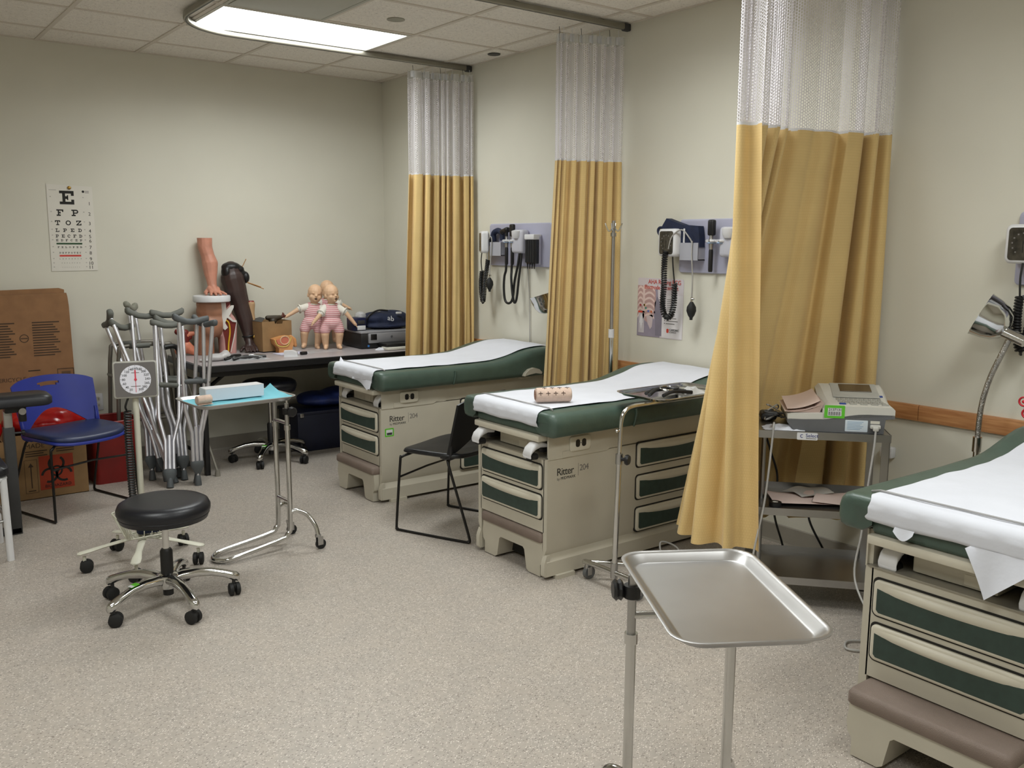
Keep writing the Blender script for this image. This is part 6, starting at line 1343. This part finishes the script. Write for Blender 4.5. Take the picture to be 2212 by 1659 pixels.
part(t, 'upper_post', MB().tube(catmull([(0.013, -0.015, 0.55), (0.018, -0.015, 0.70), (0.022, -0.015, 0.77), (0.04, -0.015, 0.815), (0.085, -0.015, 0.835), (0.2, -0.015, 0.838), (0.6, -0.015, 0.838)], 6), 0.0095, 12), M_CHROME, 60)
part(t, 'clamp', MB().cyl((0.014, -0.015, 0.585), (0.016, -0.015, 0.63), 0.017, 14), M_STEEL)
part(t, 'clamp_knob', MB().cyl((0.016, -0.03, 0.61), (0.02, -0.05, 0.61), 0.008, 10).lathe([(0.001, 0), (0.022, 0.0), (0.024, 0.008), (0.02, 0.016), (0.001, 0.018)], 20, (0.022, -0.05, 0.61), Matrix.Rotation(pi/2, 3, 'X') @ Matrix.Rotation(0.4, 3, 'Y')), M_BLACK, 40)
part(t, 'spring_pin', MB().cyl((0.0, -0.015, 0.735), (0.02, -0.015, 0.735), 0.005, 8).ell((-0.002, -0.015, 0.735), (0.007, 0.007, 0.007)), M_CHROME)
part(t, 'tray', tray_mesh(0.49, 0.31, 0.014).xf(Matrix.Translation((0.43, 0.055, TZ))), M_CHROME, 50)
for yy in (0.165, -0.155):
    k = part(t, 'caster', MB().cyl((0.0, yy, 0.05), (0.0, yy, 0.08), 0.010, 10).rbox((0.006, yy+0.014, 0.04), (0.026, 0.003, 0.04), 0.001, 1).rbox((0.006, yy-0.014, 0.04), (0.026, 0.003, 0.04), 0.001, 1), M_STEEL)
    part(k, 'wheel', MB().cyl((0.012, yy-0.010, 0.03), (0.012, yy+0.010, 0.03), 0.03, 20), M_GREY)
# contents of the blue padded tray
solo('blue_pad', MB().grid(lambda a, b: Vector(((a-0.5)*0.46, (b-0.5)*0.27, 0.005+0.002*math.sin(a*17)*math.sin(b*9)+0.03*max(0, a-0.86)/0.14*max(0, b-0.6)/0.4+0.012*max(0, a-0.93)/0.07)), 40, 24), mat('aqua_pad', (118, 190, 204), 0.8, var=0.03), 'light blue absorbent pad lining the tray by the crutches', 'pad', (S1[0]-0.22, S1[1]-0.006, Z1+0.001), math.radians(1.5), smooth=60)
t = thing('white_box', 'long white cardboard box lying on the light blue pad', 'box', (S1[0]-0.235, S1[1]+0.02, Z1+0.011), math.radians(2))
part(t, 'box_body', MB().rbox((0, 0, 0.03), (0.29, 0.085, 0.058), 0.002, 1), mat('pale_blue_card', (206, 214, 224), 0.6, var=0.01))
part(t, 'box_top', MB().rbox((0, 0, 0.0595), (0.29, 0.085, 0.002), 0.0008, 1), M_WHITE)
part(t, 'end_flap', MB().box(-0.1475, -0.1455, -0.04, 0.04, 0.002, 0.058), M_WHITE, 0)
M_BAND = mat('tan_bandage', (204, 180, 164), 0.85, var=0.04, vscale=40, bump=0.5, bscale=90)
t = thing('bandage_roll', 'short tan bandage roll on the left corner of the light blue pad', 'bandage roll', (S1[0]-0.41, S1[1]-0.085, Z1+0.012+0.022), math.radians(8))
part(t, 'roll', MB().lathe([(0.004, -0.035), (0.019, -0.035), (0.021, -0.033), (0.021, 0.033), (0.019, 0.035), (0.004, 0.035)], 24, M=Matrix.Rotation(pi/2, 3, 'Y')), M_BAND, 40)
part(t, 'loose_end', MB().box(-0.035, 0.035, -0.024, 0.0, -0.0215, -0.0195), M_BAND, 0)
# printed bandage roll on the middle exam table
t = thing('printed_bandage_roll', 'tan bandage roll printed with dark arrows lying on the middle exam table', 'bandage roll', (-1.19, -3.41, UT+0.011+0.034), math.radians(-28))
part(t, 'roll', MB().lathe([(0.003, -0.085), (0.028, -0.085), (0.033, -0.081), (0.034, -0.07), (0.034, 0.07), (0.033, 0.081), (0.028, 0.085), (0.003, 0.085)], 32, M=Matrix.Rotation(pi/2, 3, 'Y')), M_BAND, 40)
part(t, 'spiral_end', MB().tube([Vector((-0.0865, (0.006+0.020*k/40)*math.cos(k*0.5), (0.006+0.020*k/40)*math.sin(k*0.5))) for k in range(41)], 0.0012, 4), mat('bandage_shadow', (150, 116, 98), 0.85), 60)
M_ARR = mat('brown_ink', (70, 48, 40), 0.8)
def on_roll(x_, a, r=0.0343): return Vector((x_, -r*math.cos(a), r*math.sin(a)))
for k in range(4):
    for (ang, off) in ((0.35, 0.0), (1.35, 0.022)):
        xa = -0.066+0.036*k+off
        part(t, 'arrow_print', MB().tube([on_roll(xa, ang-0.28), on_roll(xa, ang), on_roll(xa, ang+0.28)], 0.0016, 5).tube([on_roll(xa-0.01, ang), on_roll(xa, ang+0.05), on_roll(xa+0.01, ang)], 0.0016, 5), M_ARR, 60)
# tangle on the single post stand
t = thing('instrument_tangle', 'black tubes and a clear packet heaped on the tray beside the middle exam table', 'instruments', (-0.80, -3.77, TZ+0.004))
for k, (a, b, c) in enumerate((((-0.10, 0.04, 0.012), (0.0, 0.06, 0.02), (0.10, 0.03, 0.012)), ((-0.12, 0.0, 0.012), (-0.03, 0.02, 0.03), (0.09, -0.03, 0.014)), ((-0.08, -0.05, 0.012), (0.0, -0.04, 0.022), (0.1, -0.06, 0.012)), ((-0.05, 0.05, 0.02), (0.05, 0.0, 0.03), (0.12, 0.05, 0.014)))):
    part(t, 'black_tube', MB().tube(catmull([a, b, c], 5), 0.009, 8), M_BLACK, 60)
part(t, 'ring', MB().tube([Vector((0.0+0.04*math.cos(a), 0.0+0.035*math.sin(a), 0.032+0.004*math.sin(a))) for a in [2*pi*k/18 for k in range(18)]], 0.004, 6, True), M_CHROME, 60)
part(t, 'clear_packet', crumple(0.12, 0.10, 0.03, 21, 8).xf(Matrix.Translation((0.14, -0.02, 0.0))), mat('white_packet', (220, 220, 220), 0.4, alpha=0.7), 60)
part(t, 'gauge_disc', MB().lathe([(0.001, 0.03), (0.022, 0.03), (0.024, 0.036), (0.02, 0.04), (0.001, 0.041)], 20, (0.02, -0.02, 0)), M_DGREY, 40)

# ================================================================ steel cart with the ECG recorder
CR = math.atan2(-0.75, 0.66); CO = (-0.85, -4.28, 0)       # front left foot; x along the front edge, y towards the wall
CWD, CDP, CX0 = 0.56, 0.33, 0.03
t = thing('steel_cart', 'stainless steel three shelf cart behind the nearest curtain', 'cart', CO, CR)
for z, h in ((0.782, 0.03), (0.45, 0.03), (0.15, 0.03)):
    s = MB().box(CX0, CWD, 0, CDP, z-0.004, z)
    sh = part(t, 'shelf', s, M_STEEL, 0)
    part(sh, 'front_lip', MB().box(CX0-0.002, CWD+0.002, -0.003, 0.0, z-h, z+0.002), M_STEEL, 0)
    part(sh, 'rear_lip', MB().box(CX0, CWD, CDP, CDP+0.003, z-0.01, z+(0.03 if z < 0.7 else 0.004)), M_STEEL, 0)
    part(sh, 'side_lip', MB().box(CX0-0.003, CX0, 0, CDP, z-h, z+0.002), M_STEEL, 0); part(sh, 'side_lip', MB().box(CWD, CWD+0.003, 0, CDP, z-h, z+0.002), M_STEEL, 0)
for x_ in (CX0+0.012, CWD-0.012):
    for y_ in (0.012, CDP-0.012):
        if x_ > 0.3:
            part(t, 'post', MB().box(x_-0.02, x_+0.012, y_-0.012, y_-0.008, 0.08, 0.777).box(x_+0.008, x_+0.012, y_-0.012, y_+0.02, 0.08, 0.777), M_STEEL, 0)
        elif y_ > 0.1: part(t, 'post', MB().cyl((0.075, 0.15, 0.146), (0.075, 0.15, 0.779), 0.011, 12), M_STEEL)
        caster(t, (x_, y_, 0), 0.7, 0.032, M_RUB, M_STEEL)
pl = part(t, 'maker_plate', MB().prism(rrect(0.082, 0.03, 0.004, 3, 0.235, 0.765), 0.003, 0.004, lambda u, v, q: (u, -q, v)), M_WHITE, 0)
text(pl, 'lettering', 'Select', 0.021, mat('blue_ink', (36, 50, 120), 0.6), (0.228, -0.0044, 0.762), (1, 0, 0), (0, 0, 1), sp=1.0)
part(pl, 'emblem', MB().prism(ring(0.214, 0.766, 0.005, 0.0075, 60, 300), 0.004, 0.0045, lambda u, v, q: (u, -q, v)), MATS['blue_ink'], 0)
part(pl, 'fine_print', MB().box(0.23, 0.27, -0.0044, -0.004, 0.755, 0.7575), M_GINK, 0)
def cart_pt(x_, y_, z): return Vector(CO)+Matrix.Rotation(CR, 3, 'Z') @ Vector((x_, y_, z))
# ECG recorder (local x to the right, y to the back)
t = thing('ecg_recorder', 'white and grey ECG recorder with keyboard and paper tray on the steel cart', 'medical recorder', cart_pt(0.155, 0.02, 0.783), CR); t.scale = (1, 1, 0.86)
M_EW = mat('ecg_white', (206, 204, 196), 0.45, var=0.015); M_EG = mat('ecg_grey', (100, 101, 103), 0.5, var=0.04)
W_, D_ = 0.42, 0.31
def side_top(x_): return 0.075+0.03*sstep(0.10, 0.30, x_/W_*1.0)      # wave where grey meets white
lower = [(0.03, 0.0), (W_-0.04, 0.0), (W_-0.035, 0.07), (W_, 0.075)]+[(W_*k/12, 0.058+0.034*sstep(0.25, 0.75, k/12)) for k in range(12, -1, -1)]+[(0.0, 0.04)]
part(t, 'lower_shell', MB().prism(lower, 0.0, D_, lambda u, v, q: (u, q, v)), M_EG, 25)
# upper shell with sloping keyboard deck: profile along depth, wider to the right
def deck(y_): return 0.128+0.055*sstep(0.35, 1.0, y_/D_)
secs = []
x0u = 0.14
for k in range(9):
    y_ = D_*k/8; z_ = deck(y_)
    secs.append([Vector((x0u, y_, 0.06)), Vector((W_, y_, 0.085)), Vector((W_, y_, z_-0.012)), Vector((W_-0.01, y_, z_)), Vector((x0u+0.015+0.03*(1-k/8), y_, z_)), Vector((x0u, y_, z_-0.02))])
up = part(t, 'upper_shell', MB().loft(secs), M_EW, 25)
part(t, 'tray_shell', MB().prism([(0.0, 0.055), (0.15, 0.062), (0.15, 0.09), (0.02, 0.083), (0.0, 0.078)], 0.0, D_*0.98, lambda u, v, q: (u, q, v)), M_EW, 25)
def dk(x_, y_, h=0.0): 
    n = Vector((0, -(deck(y_+0.001)-deck(y_))/0.001, 1)).normalized(); return Vector((x_, y_, deck(y_)))+n*h
def deck_patch(name, xa, xb, ya, yb, m_, h, par=None):
    c = (dk((xa+xb)/2, (ya+yb)/2)); sl = math.atan2(deck(yb)-deck(ya), yb-ya)
    return part(par or t, name, MB().rbox(c+Vector((0, 0, h/2)), (xb-xa, (yb-ya)/math.cos(sl), h), min(h, 0.002)*0.4, 1, Matrix.Rotation(sl, 3, 'X')), m_, 30)
deck_patch('control_panel', 0.20, W_-0.03, 0.16, D_-0.01, mat('ecg_panel_grey', (176, 176, 170), 0.5), 0.002, up)
scn = deck_patch('screen', 0.235, 0.365, 0.215, 0.285, mat('lcd_dark', (92, 78, 58), 0.2, var=0.05), 0.005, up)
M_KEY = mat('key_grey', (158, 157, 150), 0.5); M_KEYB = mat('key_blue', (40, 66, 140), 0.5)
for k, xa in enumerate((0.21, 0.25, 0.295, 0.32, 0.345, 0.385)): deck_patch('function_key', xa-0.004, xa+0.018, 0.176, 0.187, M_KEYB, 0.005, up)
for r in range(4):
    yy = 0.045+0.03*r
    for k in range(11 if r else 5):
        xx = (0.205+0.0185*k+0.004*((r*3) % 4)) if r else 0.21+0.042*k
        if xx+0.016 > W_-0.02: continue
        deck_patch('key', xx, xx+(0.0145 if r else 0.026), yy, yy+0.019, M_KEYB if (r == 0 and k == 0) else M_KEY, 0.005, up)
# fan folded paper in the tray
M_PINK = mat('pink_chart_paper', (222, 200, 191), 0.85, var=0.02)
pp = part(t, 'chart_paper', MB().grid(lambda a, b: Vector((-0.01+0.14*a, 0.02+0.27*b, 0.089+0.055*max(0, a-0.25)**1.5+0.01*math.sin(a*5)*b)), 12, 6), M_PINK, 60)
part(pp, 'paper_stack', MB().prism([(0.0, 0.085), (0.13, 0.088), (0.145, 0.135), (0.135, 0.14), (0.1, 0.105), (0.0, 0.089)], 0.025, 0.285, lambda u, v, q: (u, q, v)), mat('pink_paper_edge', (188, 164, 154), 0.85), 20)
part(pp, 'curled_sheet', MB().grid(lambda a, b: Vector((0.0+0.13*a, 0.03+0.27*b, 0.1+0.045*a*a+0.012*b)), 8, 4), M_PINK, 60)
# asset sticker, rating label, plug on the front face
st = part(t, 'asset_sticker', MB().prism(rrect(0.08, 0.062, 0.004, 3, 0.185, 0.10), 0.0, 0.0012, lambda u, v, q: (u, -q, v)), M_GREENLAB, 0)
part(st, 'sticker_face', MB().box(0.158, 0.212, -0.0018, -0.0012, 0.08, 0.118), M_WHITE, 0)
text(st, 'lettering', '2137131', 0.0165, M_INK, (0.1605, -0.0022, 0.105), (1, 0, 0), (0, 0, 1), sp=0.9)
for k in range(14): part(st, 'barcode_bar', MB().box(0.1615+0.0034*k, 0.1615+0.0034*k+(0.0012 if k % 3 else 0.0022), -0.0022, -0.0018, 0.083, 0.1), M_INK, 0)
rl = part(t, 'rating_label', MB().prism(rrect(0.088, 0.056, 0.003, 3, 0.273, 0.035), 0, 0.001, lambda u, v, q: (u, -q, v)), mat('pale_label', (206, 216, 224), 0.6), 0)
for k in range(6): part(rl, 'print_line', MB().box(0.237, 0.30-0.006*(k % 3), -0.0014, -0.001, 0.054-0.007*k-0.0012, 0.054-0.007*k+0.0012), mat('pale_blue_ink', (130, 160, 190), 0.7), 0)
part(t, 'warning_label', MB().prism(rrect(0.036, 0.014, 0.001, 2, 0.345, 0.055), 0, 0.001, lambda u, v, q: (u, -q, v)), M_OFFW, 0)
part(t, 'cable_plug', MB().rbox((0.345, -0.01, 0.036), (0.04, 0.02, 0.018), 0.004).rbox((0.345, -0.022, 0.028), (0.022, 0.016, 0.02), 0.004), mat('pale_plug', (190, 188, 182), 0.5))
# cables
def cable(name, pts, r, m_, label): return solo(name, MB().tube(catmull(pts, 8), r, 8), m_, label, 'cable', smooth=60)
e = lambda x_, y_, z: tuple(cart_pt(0.155+x_, 0.02+y_, 0.783+z))
cable('power_cable', [e(0.345, -0.025, 0.022), e(0.34, -0.035, -0.06), e(0.325, -0.05, -0.2), e(0.31, -0.06, -0.4), e(0.29, -0.10, -0.6), (-0.72, -4.86, 0.02), (-0.80, -4.86, 0.008), (-0.86, -4.80, 0.008), (-0.80, -4.76, 0.008), (-0.74, -4.80, 0.008)], 0.0045, M_CABLE, 'white cable hanging from the ECG recorder to the floor beside the cart')
cable('lead_cable', [e(-0.05, 0.04, 0.02), e(-0.055, -0.02, 0.025), e(-0.06, -0.03, -0.05), e(-0.08, -0.05, -0.3), e(-0.12, -0.08, -0.55), (-0.93, -4.39, 0.02), (-1.0, -4.35, 0.006), (-1.0, -4.2, 0.006), (-0.8, -4.1, 0.006)], 0.0045, M_CABLE, 'pale grey cable hanging down the left of the steel cart')
cable('black_cable', [(-0.50, -4.05, 0.80), (-0.49, -4.09, 0.70), (-0.46, -4.11, 0.60), (-0.43, -4.13, 0.48), (-0.40, -4.10, 0.3), (-0.38, -4.14, 0.15), (-0.36, -4.16, 0.03), (-0.3, -4.1, 0.008)], 0.005, M_HOSE, 'black cable curving down behind the steel cart')
cable('black_cable', [tuple(cart_pt(0.30, CDP+0.02, 0.44)), tuple(cart_pt(0.31, CDP+0.03, 0.3)), tuple(cart_pt(0.40, CDP+0.05, 0.12)), tuple(cart_pt(0.42, CDP+0.05, 0.01))], 0.005, M_HOSE, 'black cable hanging below the middle shelf of the steel cart')
# leads and papers on the shelves
t = thing('lead_bundle', 'tangled grey ECG leads at the left of the recorder', 'leads', cart_pt(0.115, 0.22, 0.783), CR)
rnd = random.Random(4)
for k in range(5):
    pts = [(rnd.uniform(-0.05, 0.05), rnd.uniform(-0.09, 0.09), 0.012+0.012*k*0.6+rnd.uniform(0, 0.02)) for _ in range(6)]
    part(t, 'lead', MB().tube(catmull(pts, 6), 0.0035, 6), M_GREY if k % 2 else M_CABLE, 60)
part(t, 'dark_pouch', MB().rbox((-0.02, 0.03, 0.02), (0.07, 0.09, 0.034), 0.012), M_DGREY)
solo('crumpled_paper', crumple(0.16, 0.09, 0.018, 31), M_PAPER, 'crumpled white paper strip on the top shelf of the cart', 'paper', tuple(cart_pt(0.145, 0.05, 0.7835)), CR, smooth=60)
for k, (x_, y_, w_, d_, rz, lb, m_) in enumerate(((0.25, 0.15, 0.28, 0.20, 0.1, 'large pink chart sheet at the left of the cart middle shelf', M_PINK), (0.42, 0.14, 0.24, 0.19, -0.25, 'pink chart sheet at the right of the cart middle shelf', M_PINK), (0.28, 0.23, 0.18, 0.13, 0.6, 'pale sheet with a folded corner at the back of the cart middle shelf', mat('pale_sheet', (196, 192, 186), 0.85)))):
    solo('chart_sheet', MB().grid(lambda a, b, k=k: Vector(((a-0.5)*w_, (b-0.5)*d_, 0.004*k+0.004+0.01*math.sin(a*6+k)*math.sin(b*4)+0.008)), 12, 8), m_, lb, 'paper', tuple(cart_pt(x_, y_, 0.4505)), CR+rz, 'chart papers on the cart shelf', 60)
t = thing('tape_roll', 'small dark tape roll at the front of the cart middle shelf', 'tape roll', cart_pt(0.125, 0.035, 0.4505), CR)
part(t, 'ring', MB().lathe([(0.012, 0), (0.026, 0), (0.026, 0.018), (0.012, 0.018), (0.012, 0)], 20), M_BLACK, 40)
part(t, 'core', MB().lathe([(0.008, 0), (0.012, 0), (0.012, 0.018), (0.008, 0.018), (0.008, 0)], 16), M_OFFW, 40)
# outlet box on the wall beside the cart
t = thing('outlet_box', 'small white socket box on the right wall beside the steel cart', 'outlet', (0, -4.43, 0.60))
part(t, 'box', MB().rbox((-0.02, 0, 0), (0.04, 0.06, 0.05), 0.006), M_WHITE)
part(t, 'socket', MB().cyl((-0.0395, 0, 0), (-0.0415, 0, 0), 0.011, 14), M_GREY)
# cables and adapter on the floor by the curtain
def floor_cable(pts, r, m_, label): return cable('floor_cable', [(a, b, z) for a, b, z in pts], r, m_, label)
floor_cable([(-0.86, -3.66, 0.006), (-0.82, -3.74, 0.006), (-0.90, -3.80, 0.006), (-0.80, -3.86, 0.03), (-0.70, -3.78, 0.09), (-0.76, -3.72, 0.12), (-0.80, -3.80, 0.05), (-0.70, -3.90, 0.006), (-0.5, -4.0, 0.006), (-0.3, -4.05, 0.006)], 0.0045, M_CABLE, 'grey cable with a raised loop on the floor beside the middle exam table')
floor_cable([(-0.98, -3.86, 0.006), (-0.90, -3.92, 0.006), (-0.80, -3.96, 0.006), (-0.65, -4.06, 0.006), (-0.45, -4.14, 0.006), (-0.25, -4.22, 0.006)], 0.006, M_HOSE, 'black cable lying on the floor below the nearest curtain')
floor_cable([(-1.02, -3.74, 0.006), (-1.0, -3.84, 0.006), (-0.88, -3.88, 0.008), (-0.72, -3.96, 0.008), (-0.55, -4.09, 0.008), (-0.4, -4.18, 0.008), (-0.28, -4.16, 0.008)], 0.005, M_DGREY, 'dark grey cable lying on the floor below the nearest curtain')
solo('power_adapter', MB().rbox((0, 0, 0.022), (0.13, 0.06, 0.042), 0.008), M_DGREY, 'dark power adapter brick on the floor under the nearest curtain', 'power adapter', (-0.60, -3.86, 0), 0.6)
# printed bag at the right edge
o = thing('printed_bag', 'white plastic bag with red rings at the right edge on the nearest exam table', 'plastic bag', (-0.17, -5.165, 0.868))
link('bag_body', blob([('e', (0, 0, 0.05), (0.07, 0.10, 0.055)), ('e', (0, -0.04, 0.08), (0.05, 0.09, 0.05)), ('e', (0, 0.05, 0.085), (0.03, 0.04, 0.04))], M_WHITE, 'bag_body', 0.008, 3), o)
M_RING = mat('red_ring_print', (196, 36, 50), 0.5)
for (y_, z_) in ((0.075, 0.085), (0.035, 0.10), (0.06, 0.04), (0.0, 0.07)):
    part(o, 'ring_print', MB().tube([Vector((-0.058-0.012*(0.08-abs(y_)) , y_+0.017*math.cos(a), z_+0.017*math.sin(a))) for a in [2*pi*k/20 for k in range(20)]], 0.004, 6, True), M_RING, 60)
    part(o, 'dot_print', MB().ell((-0.06, y_, z_), (0.004, 0.007, 0.007), 10, 8), M_RING)
